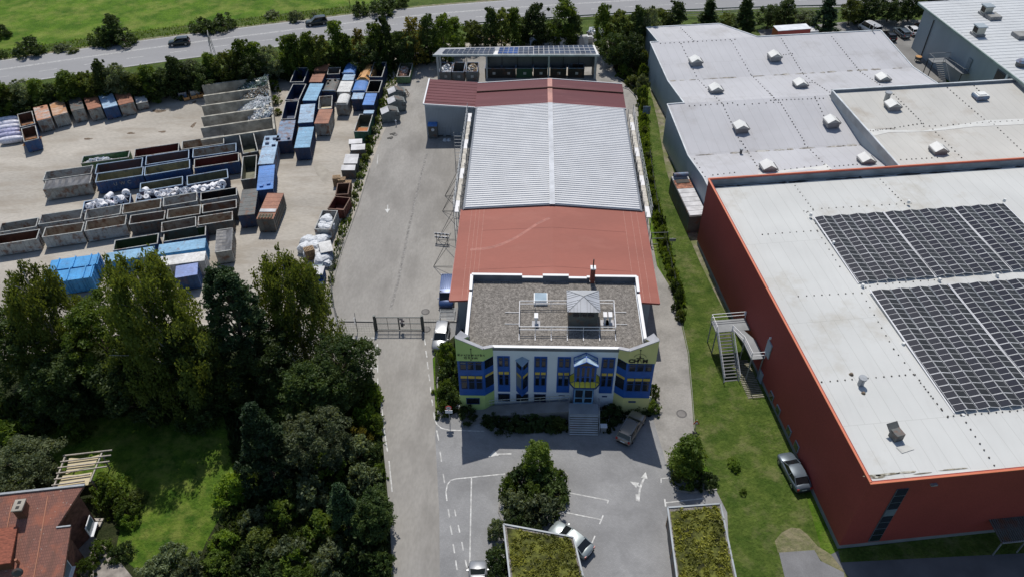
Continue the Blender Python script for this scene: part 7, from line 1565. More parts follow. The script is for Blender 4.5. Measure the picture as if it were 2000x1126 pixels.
mb.build('parapet_grime', M('grime_black', (.07, .065, .06), .9, var=.3, scale=2), RE_)
patch('roof_patch', [(1750, 872), (1772, 868), (1786, 876), (1762, 884)], 10.74, M('roof_patch_b', (.5, .5, .47), .8), RE_)
for i, (px, py, z, lab) in enumerate([(1924, 28, 9.1, 'boxy ventilation hood at the top of the far right roof'), (1909, 68, 9.1, 'boxy ventilation hood in the middle of the far right roof')]):
    p = U(px, py, z); e = empty('ventilation_hood', tuple(p), _A); tag(e, lab, 'ventilation hood')
    mb = MB(); mb.box((0, 0, .75), (1.5, 1.5, 1.7)); mb.build('body', M('hood_beige', (.5, .49, .42), .7), e, world=False); mb = MB(); mb.box((-.77, 0, 1.0), (.05, 1.2, .9)); mb.build('opening', C_['black'], e, world=False); mb = MB(); mb.box((0, 0, 1.68), (1.8, 1.8, .18)); mb.build('cap', gw, e, world=False); mb = MB(); mb.box((0, 0, .1), (1.9, 1.9, .4)); mb.build('curb', vent_s, e, world=False)
for px, py, lab in ((1938, 35, 'flat rectangular skylight beside the top ventilation hood'), (1993, 72, 'flat rectangular skylight cut by the right edge of the picture')):
    p = U(px, py, 9.1); e = empty('flat_skylight', tuple(p), _A); tag(e, lab, 'skylight'); mb = MB(); mb.box((0, 0, .25), (2.3, 2.3, .6)); mb.build('curb', vent_s, e, world=False); mb = MB(); mb.box((0, 0, .58), (2.2, 2.2, .06)); mb.build('glazing', M('skylight_grey', (.3, .29, .26), .4), e, world=False)
p = U(1993, 127, 9.2); e = empty('round_fan', tuple(p)); tag(e, 'round dark roof fan at the right picture edge', 'roof fan'); mb = MB(); mb.cyl((0, 0, -.1), (0, 0, .6), .8, n=16); mb.build('drum', C_['dgrey'], e, world=False); mb = MB(); mb.cyl((0, 0, .6), (0, 0, .95), .95, .6, 16); mb.build('hood', C_['gblue'], e, world=False)
# rows of round fixing plates on the membranes
def dots(rows, par_, zf_, nm='fixing_plates', r=.10):
    mb = MB(); rg = random.Random(3)
    for (x0, y0), (x1, y1), n in rows:
        for k in range(n):
            t = k/(n-1)+rg.uniform(-.12, .12)/n; px, py = x0+(x1-x0)*t, y0+(y1-y0)*t
            z = 7.0
            for _ in range(4): a, b = Fab(px, py, z); z = zf_(b)
            p = U(px, py, z+.02); mb.cyl((p.x, p.y, p.z-.03), (p.x, p.y, p.z+.035), r*rg.uniform(.8, 1.15), n=8)
    return mb.build(nm, M('fixing_dark', (.07, .065, .06), .8), par_)
dots([((1330, 55), (1355, 80), 9), ((1290, 85), (1435, 77), 17), ((1330, 85), (1363, 155), 12), ((1366, 158), (1413, 205), 12), ((1346, 207), (1432, 201), 9), ((1413, 207), (1445, 275), 12), ((1429, 80), (1466, 145), 12), ((1468, 147), (1515, 195), 12), ((1500, 178), (1520, 200), 6), ((1526, 75), (1567, 142), 15), ((1569, 145), (1592, 162), 5), ((1530, 107), (1547, 105), 4), ((1592, 162), (1620, 180), 7),
      ((1625, 72), (1677, 136), 16), ((1680, 140), (1728, 172), 11), ((1577, 162), (1586, 161), 3), ((1505, 196), (1608, 192), 14), ((1524, 200), (1570, 275), 15), ((1592, 190), (1612, 232), 7), ((1448, 276), (1482, 330), 10), ((1572, 282), (1622, 332), 10), ((1512, 200), (1440, 205), 6), ((1356, 310), (1377, 345), 5), ((1392, 342), (1435, 337), 5), ((1520, 333), (1608, 322), 8), ((1630, 325), (1675, 321), 6)], GR, lambda b: zg(b)+.03)
dots([((1741, 180), (1803, 241), 14), ((1800, 241), (1706, 256), 12), ((1850, 171), (1922, 233), 13), ((1815, 246), (1878, 308), 11), ((1935, 237), (2000, 298), 11), ((1700, 255), (1740, 252), 5), ((1804, 247), (2000, 235), 18), ((1760, 312), (1830, 308), 8), ((1903, 168), (1912, 177), 3)], BE, lambda b: zb_(b)+.03)
dots([((1548, 356), (1588, 410), 9), ((1713, 344), (1766, 398), 10), ((1589, 408), (1780, 397), 14), ((1488, 458), (1596, 450), 9), ((1576, 415), (1690, 560), 14), ((1570, 412), (1578, 413), 2), ((1598, 453), (1640, 520), 7), ((1560, 578), (1682, 571), 9), ((1684, 573), (1745, 680), 9), ((1745, 680), (1850, 812), 11), ((1605, 745), (1785, 730), 13), ((1787, 730), (1840, 800), 7), ((1715, 555), (1840, 545), 10), ((1850, 812), (2000, 800), 12), ((1878, 810), (1950, 920), 9), ((1620, 460), (1700, 560), 9), ((1930, 560), (2000, 546), 6)], RE_, lambda b: zred(b)+.02, r=.075)
mb = MB(); rg = random.Random(5)
for x, y, l, h in ((1700, 930, 18, 2.2), (1730, 927, 26, 2.4), (1768, 923, 22, 2.0), (1800, 925, 20, 1.2), (1712, 933, 14, 2), (1860, 917, 30, 1.2)):
    mb.poly([U(x+l*math.cos(6.28*k/14)*rg.uniform(.75, 1.15)+3, y-2-.09*l*math.cos(6.28*k/14)+h*math.sin(6.28*k/14), 10.745) for k in range(14)][::-1])
mb.build('moss_stain', M('moss_dirt', (.21, .19, .14), .9, var=.4, scale=2, stain=(.5, .49, .43), samt=.9, sscale=1.2, slo=.48, shi=.6), RE_)
patch('gutter_patch', [(1820, 929), (1830, 922), (1880, 917), (1960, 912), (1960, 917), (1890, 925)], 10.742, pale, RE_)
# solar arrays
pv_l = M('pv_cells_dark', (.012, .015, .028), .4, var=.05, spec=.1); pv_r = M('pv_cells_sheen', (.028, .028, .028), .4, var=.1, spec=.22)  # right-tilt cells greyer: their glossy reflection is put into the colour
PL = 1.57; alu2 = M('panel_frame_bright', (.62, .63, .64), .5, 0)
def panel_mesh(m_):
    mb = MB(); w_, l = 1.075, PL
    mb.box((0, 0, 0), (w_, l, .04)); mb.mi = 1
    for s in (-1, 1): mb.box((0, s*l*.245, .022), (w_-.06, l*.5-.065, .012))
    me = bpy.data.meshes.new('solar_panel'); me.from_pydata(mb.v, [], mb.f); me.materials.append(alu2); me.materials.append(m_); me.polygons.foreach_set('material_index', mb.m); return me
pmL, pmR = panel_mesh(pv_l), panel_mesh(pv_r)
def array(a0, ntent, b_far, nrow, label):
    e = tag(empty('solar_array', tuple(G(a0, b_far-nrow*.8, zred(b_far-nrow*.8)+.1)), _A), label, 'solar array', 'solar arrays on the red factory roof')
    n = 0; rest = MB(); zc = e.location.z; cen = (a0, b_far-nrow*.8); slope = -.85/45.7
    for j in range(nrow):
        for t in range(ntent):
            for s in (0, 1):
                a = t*2.265+.56+s*1.1; b = (b_far-(nrow-1-j+.5)*1.6)-cen[1]; z = .2+b*slope
                tilt = -.19 if s == 0 else .19
                if n < 98:
                    o = bpy.data.objects.new('solar_panel', pmL if s == 0 else pmR); col.objects.link(o); o.location = (a, b, z); o.rotation_euler = (slope, tilt, 0); par(o, e)
                else:
                    me = (pmL, pmR)[s]; R = Matrix.Translation((a, b, z)) @ Matrix.Rotation(tilt, 4, 'Y'); i = len(rest.v)
                    rest.v += [tuple(R @ v.co) for v in me.vertices]; rest.f += [tuple(i+q for q in p.vertices) for p in me.polygons]; rest.m += [(1 if s == 0 else 2) if p.material_index else 0 for p in me.polygons]
                n += 1
    if rest.v: tag(rest.build('solar_panels', [alu2, pv_l, pv_r], e, world=False), kind='stuff')
    mb = MB(); L = nrow*1.6; yc_ = (b_far-L/2)-cen[1]
    for x in (-.08, ntent*2.265-.03): mb.box((x, yc_, .1+yc_*slope), (.13, L+.1, .05))
    mb.build('edge_rail', white_trim, e, world=False)
    mb = MB()
    for t in range(ntent):
        for s in (0.03, 2.2): mb.box((t*2.265+s, yc_, .03), (.05, L, .05))
    mb.build('base_rail', galv, e, world=False)
B1, B2 = 38.75, 24.35
array(10.95, 4, B1, 8, 'rear solar array, left block next to the roof edge'); array(10.95+4*2.3+.0, 4, B1, 8, 'rear solar array, middle block'); array(10.95+8*2.3, 3, B1, 8, 'rear solar array, right block')
array(11.5, 4, B2, 11, 'front solar array, left block reaching nearest the camera'); array(11.5+4*2.3, 4, B2, 11, 'front solar array, second block from the left'); array(11.5+8*2.3, 4, B2, 11, 'front solar array, block cut by the right picture edge')
for px, py in ((1584, 419), (1628, 474), (1685, 557), (1764, 671), (1835, 546), (1880, 811), (1775, 394), (1962, 391), (1948, 537)):
    p = U(px, py, 10.5); mb = MB(); mb.cyl((p.x, p.y, p.z-.2), (p.x, p.y, p.z+.2), .2, .16, 10); mb.build('roof_drain', vent_w, RE_)
# fire stairs at red wall
fs = tag(empty('fire_escape', tuple(G(-2.5, 25.5, .05)), _A), 'galvanised fire escape stair with two landings on the red wall', 'fire escape')
gratem = M('grating', (.2, .21, .22), .6, .3, var=.1)
zl_ = 3.6
def flat(a0, a1, b0, b1, z, nm, t=.1, m_=None): mb = MB(); mb.prism([P2(a0, b0), P2(a1, b0), P2(a1, b1), P2(a0, b1)], z-t, z); return mb.build(nm, m_ or gratem, fs)
mb = MB()
A0 = Fab(1384, 636, zl_); A1 = Fab(1438, 633, zl_)
flat(-4.3, -.1, 26.6, 28.6, zl_, 'landing')
mb = MB(); mb.prism([P2(-2.1, 26.58), P2(-.9, 26.58), P2(-.1, 24.8), P2(-.1, 21.9), P2(-1.6, 21.9), P2(-1.6, 24.6)], zl_-.1, zl_+.0); mb.build('walkway', gratem, fs)
for k in range(15):
    t = (k+.5)/15; b = 26.5-(26.5-21.9)*t; z = zl_*(1-t)-.05
    mb = MB(); mb.box(G(-3.35, b, z), (1.6, .2, .06), rz=_A); mb.build('step', M('step_dark', (.10, .105, .11), .6), fs)
mb = MB()
for a in (-4.2, -2.5): mb.beam(G(a, 26.55, zl_-.1), G(a, 21.8, .1), .06, .25)
mb.build('stringer', galv, fs)
mb = MB()
def rail(pts):
    for p, q in zip(pts, pts[1:]):
        for dz in (1.05, .55): mb.beam(G(p[0], p[1], p[2]+dz), G(q[0], q[1], q[2]+dz), .06)
    for p in pts: mb.beam(G(p[0], p[1], p[2]), G(p[0], p[1], p[2]+1.05), .06)
rail([(-.1, 28.6, zl_), (-4.3, 28.6, zl_), (-4.3, 26.5, zl_), (-4.3, 21.8, .1)]); rail([(-2.45, 21.8, .1), (-2.45, 26.5, zl_), (-1.7, 24.6, zl_), (-1.65, 21.9, zl_), (-.1, 21.9, zl_)])
mb.build('handrail', white_trim, fs)
for a, b in ((-4.2, 28.5), (-4.2, 26.7), (-1.55, 22.0), (-1.55, 24.6), (-.2, 22.0)): mb = MB(); mb.beam(G(a, b, 0), G(a, b, zl_), .12); mb.build('post', galv, fs)
mb = MB()
for k in range(22): mb.box(G(-1.3+.0*k, 24.9-k*.27, .12), (1.9, .13, .05), rz=_A)
tag(mb.build('wooden_grid', M('wood_slats', (.28, .26, .2), .8, var=.2, scale=3)), 'slatted wooden grid on the ground under the fire escape', 'slatted grid')
# second dark stair at the far right wall
fs2 = tag(empty('rear_fire_escape', tuple(G(59.5, 90, .05)), _A), 'dark fire escape in the shade of the far right hall', 'fire escape')
mb = MB(); z2 = 3.8
mb.prism([P2(57.2, 91.2), P2(61.5, 91.2), P2(61.5, 93.0), P2(57.2, 93.0)], z2-.1, z2); mb.prism([P2(60.1, 86.2), P2(61.5, 86.2), P2(61.5, 91.2), P2(59.6, 91.2)], z2-.1, z2); mb.build('landing', gratem, fs2)
mb = MB()
for k in range(14): mb.box(G(58.4, 91-k*.32, z2-(k+.5)*.26), (1.3, .26, .05), rz=_A)
mb.build('step', gratem, fs2)
mb = MB()
for pts in ([(61.4, 93, z2), (57.2, 93, z2), (57.2, 91.2, z2)], [(59.2, 91.2, z2), (59.9, 88.5, z2), (60.1, 86.2, z2), (61.4, 86.2, z2)], [(59.1, 91.1, z2), (59.1, 86.3, .2)]):
    for p, q in zip(pts, pts[1:]): mb.beam(G(p[0], p[1], p[2]+1), G(q[0], q[1], q[2]+1), .06)
    for p in pts: mb.beam(G(*p), G(p[0], p[1], p[2]+1), .05)
mb.build('handrail', galv, fs2)
for a, b in ((57.3, 93), (57.3, 91.3), (60.1, 86.3)): mb = MB(); mb.beam(G(a, b, 0), G(a, b, z2), .12); mb.build('post', dark_metal, fs2)
p = U(1791, 121); e = empty('orange_tub', (p.x, p.y, .08)); tag(e, 'orange topped tub on legs below the rear fire escape', 'tub'); mb = MB(); mb.cyl((0, 0, .5), (0, 0, 1.0), .55, .65, 14); mb.build('tub', C_['dgrey'], e, world=False); mb = MB(); mb.cyl((0, 0, 1.0), (0, 0, 1.05), .6, n=14); mb.build('content', C_['orange'], e, world=False); mb = MB(); [mb.beam((sx*.4, sy*.4, 0), (sx*.35, sy*.35, .55), .07) for sx in (-1, 1) for sy in (-1, 1)]; mb.build('leg', dark_metal, e, world=False)
# steel shed with open top and lids beside the grey wall
sh = tag(empty('steel_enclosure', tuple(G(.6, 55, .05)), _A), 'dark steel enclosure with white lids and an opening beside the grey wall', 'enclosure')
mb = MB(); mb.prism([P2(-.7, 50.2), P2(1.95, 50.2), P2(1.95, 60.5), P2(-.7, 60.5)], 0, 3.0); mb.build('wall', C_['dgrey'], sh)
rg = random.Random(1)
for k in range(9):
    b = 50.4+k*1.12; mb = MB(); mb.box(G(.62, b+.5, 3.06), (2.5, 1.04, .1), rz=_A); mb.build('lid', wl if k < 6 or k == 8 else M('lid_brown', (.3, .13, .08), .8, var=.4, scale=2), sh)
mb = MB(); mb.box(G(.62, 58.9, 3.16), (2.0, .95, .08), rz=_A); mb.build('opening', C_['black'], sh); mb = MB(); mb.cyl(G(-.5, 60.0, 3.6), G(1.7, 60.0, 3.6), .35, n=12); mb.build('roller', C_['gblue'], sh)
# platform grid at right bottom
p = U(1975, 1050); e = empty('grated_canopy', (p.x, p.y, .05), _A); tag(e, 'dark slatted canopy with pale edge at the lower right of the red wall', 'canopy')
mb = MB()
ga = Fab(1948, 1042, 2.5)[0]
for k in range(22): mb.beam(G(ga+k*.22, 0, 2.7), G(ga+k*.22, -2.3, 2.4), .12)
mb.build('slat', C_['dgrey'], e); mb = MB(); mb.beam(G(ga, -2.3, 2.4), G(ga+5, -2.3, 2.4), .12); mb.beam(G(ga, 0, 2.7), G(ga, -2.3, 2.4), .1); mb.build('edge_beam', galv, e)
for a in (ga+.1, ga+2.5, ga+4.8): mb = MB(); mb.beam(G(a, -2.2, 0), G(a, -2.2, 2.4), .1); mb.build('post', galv, e)
# ---------------------------------------------------------------- carports with green roofs
sedum = M('sedum_moss', (.10, .11, .02), .95, var=.5, scale=.7, stain=(.18, .19, .03), samt=.8, sscale=.9, slo=.5, shi=.66, fine=.45, fscale=4, bmp=.6)
sed2 = leafmat('sedum_clump', (.08, .09, .015), (.24, .24, .03), .1)
def carport(lab, NW, NE, SE, SW, z=2.7):
    a, b, c, d = [U(*q, z) for q in (NW, NE, SE, SW)]; cx, cy = (a.x+c.x)/2, (a.y+c.y)/2
    e = tag(empty('carport', (cx, cy, .06)), lab, 'carport', 'carports with planted roofs')
    ins = lambda p, k: (p.x+(cx-p.x)*k, p.y+(cy-p.y)*k)
    mb = MB(); mb.prism([ins(q, 0) for q in (d, c, b, a)], z-.35, z-.08); mb.build('roof_slab', C_['dgrey'], e)
    mb = MB()
    for p, q in ((a, b), (b, c), (c, d), (d, a)): mb.beam((p.x, p.y, z), (q.x, q.y, z), .16, .16)
    mb.build('metal_edge', M('carport_edge', (.3, .33, .35), .5), e)
    mb = MB(); mb.prism([ins(q, .015) for q in (d, c, b, a)], z-.07, z-.03); mb.build('gravel_border', gravel, e)
    mb = MB(); mb.prism([ins(q, .075) for q in (d, c, b, a)], z-.03, z+.02); mb.build('sedum_mat', sedum, e)
    rg = np.random.default_rng(4); pts = []
    for _ in range(420):
        s, t = rg.uniform(.05, .95), rg.uniform(.03, .97); p = a.lerp(b, s).lerp(d.lerp(c, s), t); pts.append((p.x-cx, p.y-cy, z))
    me = leaves_mesh('sedum', pts, .28*(.5+rg.random(420)), 38, .16, sed2); o = bpy.data.objects.new('sedum_plants', me); col.objects.link(o); o.location = (0, 0, -.06); par(o, e); tag(o, kind='stuff')
    mb = MB()
    for k in (0, .33, .66, .98):
        for p, q in ((a, d), (b, c)): r = p.lerp(q, k); x, y = r.x+(cx-r.x)*.06, r.y+(cy-r.y)*.06; mb.box((x, y, z/2-.2), (.14, .14, z-.4))
    mb.build('post', wood_m, e)
    mb = MB(); x0 = ins(a, .05); x1 = ins(d, .05); mb.prism([x0, x1, (x1[0]+.08, x1[1]), (x0[0]+.08, x0[1])], .05, z-.4); mb.build('side_wall', C_['dgrey'], e)
def ext(p, q, k): return (p[0]+(q[0]-p[0])*k, p[1]+(q[1]-p[1])*k)
carport('carport with planted moss roof left of centre at the bottom', (983.5, 1023), (1120, 1048), ext((1120, 1048), (1139, 1126), 2.2), ext((983.5, 1023), (995.5, 1126), 2.0))
carport('carport with planted moss roof by the strip lawn', (1304, 990.5), (1407, 983), ext((1407, 983), (1437, 1126), 1.6), ext((1304, 990.5), (1322, 1126), 1.6))
# ---------------------------------------------------------------- house with pergola
def tile_mat():
    m, nt, b = newmat('roof_tiles'); v = coords(nt, (1, 1, 1), math.radians(-12))
    br = N(nt, "ShaderNodeTexBrick"); nt.links.new(v, br.inputs['Vector']); br.inputs['Scale'].default_value = 1; br.inputs['Brick Width'].default_value = .2; br.inputs['Row Height'].default_value = .26; br.inputs['Mortar Size'].default_value = .015
    br.inputs['Color1'].default_value = (.27, .12, .085, 1); br.inputs['Color2'].default_value = (.22, .10, .075, 1); br.inputs['Mortar'].default_value = (.15, .065, .05, 1)
    c = mix(nt, mulf(nt, noise(nt, v, .45, 5, .6, .5, .62), .7), br.outputs[0], (.38, .13, .075)); c = mix(nt, mulf(nt, noise(nt, v, 3.5, 3, .6, .66, .72), .8), c, (.5, .45, .38)); c = mix(nt, mulf(nt, noise(nt, coords(nt, (3, .35, 1), math.radians(-12)), .6, 5, .6, .5, .7), .5), c, (.13, .07, .05))
    nt.links.new(c, b.inputs['Base Color']); b.inputs['Roughness'].default_value = .8; bump(nt, b, br.outputs['Fac'], .5, .04); return m
tiles = tile_mat()
hs = tag(empty('house', tuple(U(60, 1100, .05))), 'red tiled house at the lower left corner', 'house')
zr = 6.4; R0 = U(163.5, 947.6, zr); RL = U(-60, 972, zr); rd = (RL-R0).normalized(); fd = Vector((rd.y, -rd.x, 0)); fd = fd if fd.y < 0 else -fd
def HP(s, t, z): q = R0+rd*s+fd*t; return Vector((q.x, q.y, z))
slope_ = .34
def zs_(t): return zr-slope_*t
c1 = 4.7; c2 = 9.5
n1 = U(115.8, 1036, zs_(5.3)); n2 = U(143.8, 1033, zs_(5.3))
off2 = (Vector((n2.x, n2.y, 0))-Vector((n1.x, n1.y, 0))).dot(-rd)
t1 = (n1-R0).dot(fd); s1_ = (n1-R0).dot(rd); s2_ = (n2-R0).dot(rd)
mb = MB(); th = .25
def slabp(pts):
    i = len(mb.v); n = len(pts); mb.v += [tuple(HP(s, t, zs_(t))) for s, t in pts]+[tuple(HP(s, t, zs_(t)-th)) for s, t in pts]
    mb.f.append(tuple(i+k for k in range(n))); mb.f.append(tuple(i+n+k for k in range(n))[::-1]); mb.m += [0, 0]
    for k in range(n): mb.f.append((i+k, i+(k+1) % n, i+n+(k+1) % n, i+n+k)[::-1]); mb.m.append(0)
slabp([(0, 0), (14, 0), (14, 11), (s2_, 11), (s2_, t1), (s1_, t1), (s1_*.6, t1*.6)][::-1]); mb.build('roof', tiles, hs)
mb = MB(); mb.beam(HP(-.1, -.05, zr+.05), HP(14, -.05, zr+.05), .22, .14); mb.build('ridge_flashing', galv, hs)
mb = MB(); mb.beam(HP(s1_, t1+.02, zs_(t1)+.04), HP(s2_, t1+.02, zs_(t1)+.04), .14, .08); mb.build('step_flashing', galv, hs)
brick = M('house_brick', (.16, .07, .05), .9, var=.25, scale=2.5); mb = MB()
def q2(s, t): p = HP(s, t, 0); return (p.x, p.y)
pts = [(.6, .4), (13.5, .4), (13.5, 10.6), (s2_+.6, 10.6), (s2_+.6, t1+.2), (s1_+.8, t1+.2)]
mb.prism([q2(*p) for p in pts], 0, [zs_(t)-th-.02 for s, t in pts]); mb.build('wall', brick, hs)
for t, z, w_ in ((1.6, 1.6, 1.5), (6.4, 2.0, 1.5), (8.6, 1.9, 1.6), (7.0, .9, .9)):
    sx = .55 if t < 4 else s2_+.55
    a, b = HP(sx-.02, t-w_/2, 0), HP(sx-.02, t+w_/2, 0); mb = MB(); mb.prism([(a.x, a.y), (b.x, b.y), (b.x+rd.x*-.08, b.y+rd.y*-.08), (a.x+rd.x*-.08, a.y+rd.y*-.08)], z, z+1.3); o = mb.build('window', white_trim, hs)
    a, b = HP(sx-.12, t-w_/2+.12, 0), HP(sx-.12, t+w_/2-.12, 0); mb = MB(); mb.poly([(a.x, a.y, z+.12), (b.x, b.y, z+.12), (b.x, b.y, z+1.18), (a.x, a.y, z+1.18)]); mb.build('pane', glassy('house_pane', (.16, .2, .23), .1), o)
    a, b = HP(sx-.45, t-w_/2, 0), HP(sx-.05, t+w_/2, 0); mb = MB(); mb.beam(HP(sx-.2, t-w_/2-.05, z-.05), HP(sx-.2, t+w_/2+.05, z-.05), .35, .06); mb.build('sill', white_trim, o)
for a, b in (((25, 985), (0, 1048)), ((96, 972), (28, 1090))):
    p, q = U(*a, 5.9), U(*b, 4.6); mb = MB(); ta, tb = (p-R0).dot(fd), (q-R0).dot(fd); sa = (p-R0).dot(rd); sb = (q-R0).dot(rd); mb.beam(HP(sa, ta, zs_(ta)+.03), HP(sa+.0, 10.5, zs_(10.5)+.03), .08, .04); mb.build('valley_strip', M('strip_orange', (.45, .2, .12), .7), hs)
ct = (U(45, 997, 6.0)-R0); cs_, ctt = ct.dot(rd), ct.dot(fd); c = HP(cs_, ctt, 0); e = empty('house_chimney', (c.x, c.y, zs_(ctt)-.3), math.atan2(rd.y, rd.x)); tag(e, 'square concrete chimney with two flue holes on the red tiled roof', 'chimney')
mb = MB(); mb.box((0, 0, .7), (.8, 1.1, 1.4)); mb.build('stack', C_['brown'], e, world=False); mb = MB(); mb.box((0, 0, 1.45), (.95, 1.25, .14)); mb.build('cap', M('cap_concrete', (.36, .33, .28), .9), e, world=False)
for k in (-.27, .27): mb = MB(); mb.box((0, k, 1.53), (.3, .3, .03)); mb.build('flue_opening', C_['black'], e, world=False)
# dormer with darker tiles
dp = [U(-20, 1033, 5.6), U(34, 1027, 5.6), U(20, 1098, 5.2), U(-30, 1104, 5.2)]
e = tag(empty('dormer', tuple(dp[1])), 'tiled dormer at the left edge of the red roof', 'dormer')
mb = MB(); mb.v = [tuple(p) for p in dp]+[(p.x, p.y, p.z-.15) for p in dp]; mb.f = [(3, 2, 1, 0), (4, 5, 6, 7), (0, 1, 5, 4), (1, 2, 6, 5), (2, 3, 7, 6), (3, 0, 4, 7)]; mb.m = [0]*6; mb.build('dormer_roof', M('dormer_tile', (.27, .085, .05), .8, var=.25, scale=3, stretch=(1, 4, 1)), e)
mb = MB(); mb.prism([(p.x-.15, p.y) for p in dp][::-1], 3.2, [5.0, 5.0, 5.4, 5.4]); mb.build('dormer_cheek', C_['brown'], e)
p = U(31, 1092, 4.9); mb = MB(); mb.cyl((p.x, p.y, 4.2), (p.x, p.y, 4.95), .13, n=10); tag(mb.build('clay_vent_pipe', C_['rust']), 'small round clay vent pipe below the dormer', 'vent pipe')
p = U(34, 1117, 5.0); e = empty('satellite_dish', tuple(p)); tag(e, 'dark round satellite dish near the bottom of the red roof', 'satellite dish'); mb = MB(); mb.cyl((0, 0, 0), (.05, -.08, .04), .45, .3, 18); mb.build('dish', C_['dgrey'], e, world=False); mb = MB(); mb.cyl((0, 0, -1.0), (0, 0, 0), .04, n=6); mb.build('mast', galv, e, world=False)
# pergola with shade sails
pg = tag(empty('pergola', tuple(U(160, 950, .05))), 'wooden pergola with pale beams and cream shade sails behind the house', 'pergola'); zp = 2.6
beamm = M('pergola_beam', (.42, .38, .33), .8, var=.15, scale=2)
for (a, b) in (((123, 889), (219, 878)), ((118, 901), (217, 888)), ((113, 912.5), (214, 900)), ((110, 923.5), (209, 910)), ((106, 935), (176, 925)), ((101, 947), (165, 938))):
    mb = MB(); mb.beam(U(*a, zp+.12), U(*b, zp+.12), .1, .14); mb.build('beam', beamm, pg)
for (a, b) in (((127, 891), (104, 953)), ((199, 884), (176, 940))): mb = MB(); mb.beam(U(*a, zp), U(*b, zp), .14, .14); mb.build('side_beam', beamm, pg)
for q_ in ((127, 892), (106, 948), (198, 886), (178, 936)): p = U(*q_, zp); mb = MB(); mb.beam((p.x, p.y, .05), (p.x, p.y, zp), .13); mb.build('post', beamm, pg)
sail = M('sail_cream', (.55, .47, .30), .8, var=.06)
for k, pix in enumerate(([(135, 893), (165, 895), (195, 886.5), (183, 910), (155, 915), (128, 925)], [(123, 927), (150, 926), (180, 921), (172, 946), (112, 950)])):
    mb = MB(); mb.poly([U(x, y, zp-.1) for x, y in pix][::-1]); mb.build('shade_sail', sail, pg)
p = U(184, 1023, .3); mb = MB(); mb.box((p.x, p.y, .35), (1.4, .5, .08)); mb.box((p.x, p.y+.5, .35), (1.4, .3, .06)); [mb.box((p.x+s*.6, p.y+.1, .18), (.07, .6, .3)) for s in (-1, 1)]; tag(mb.build('garden_bench', beamm), 'pale garden bench in the shade beside the house', 'bench')
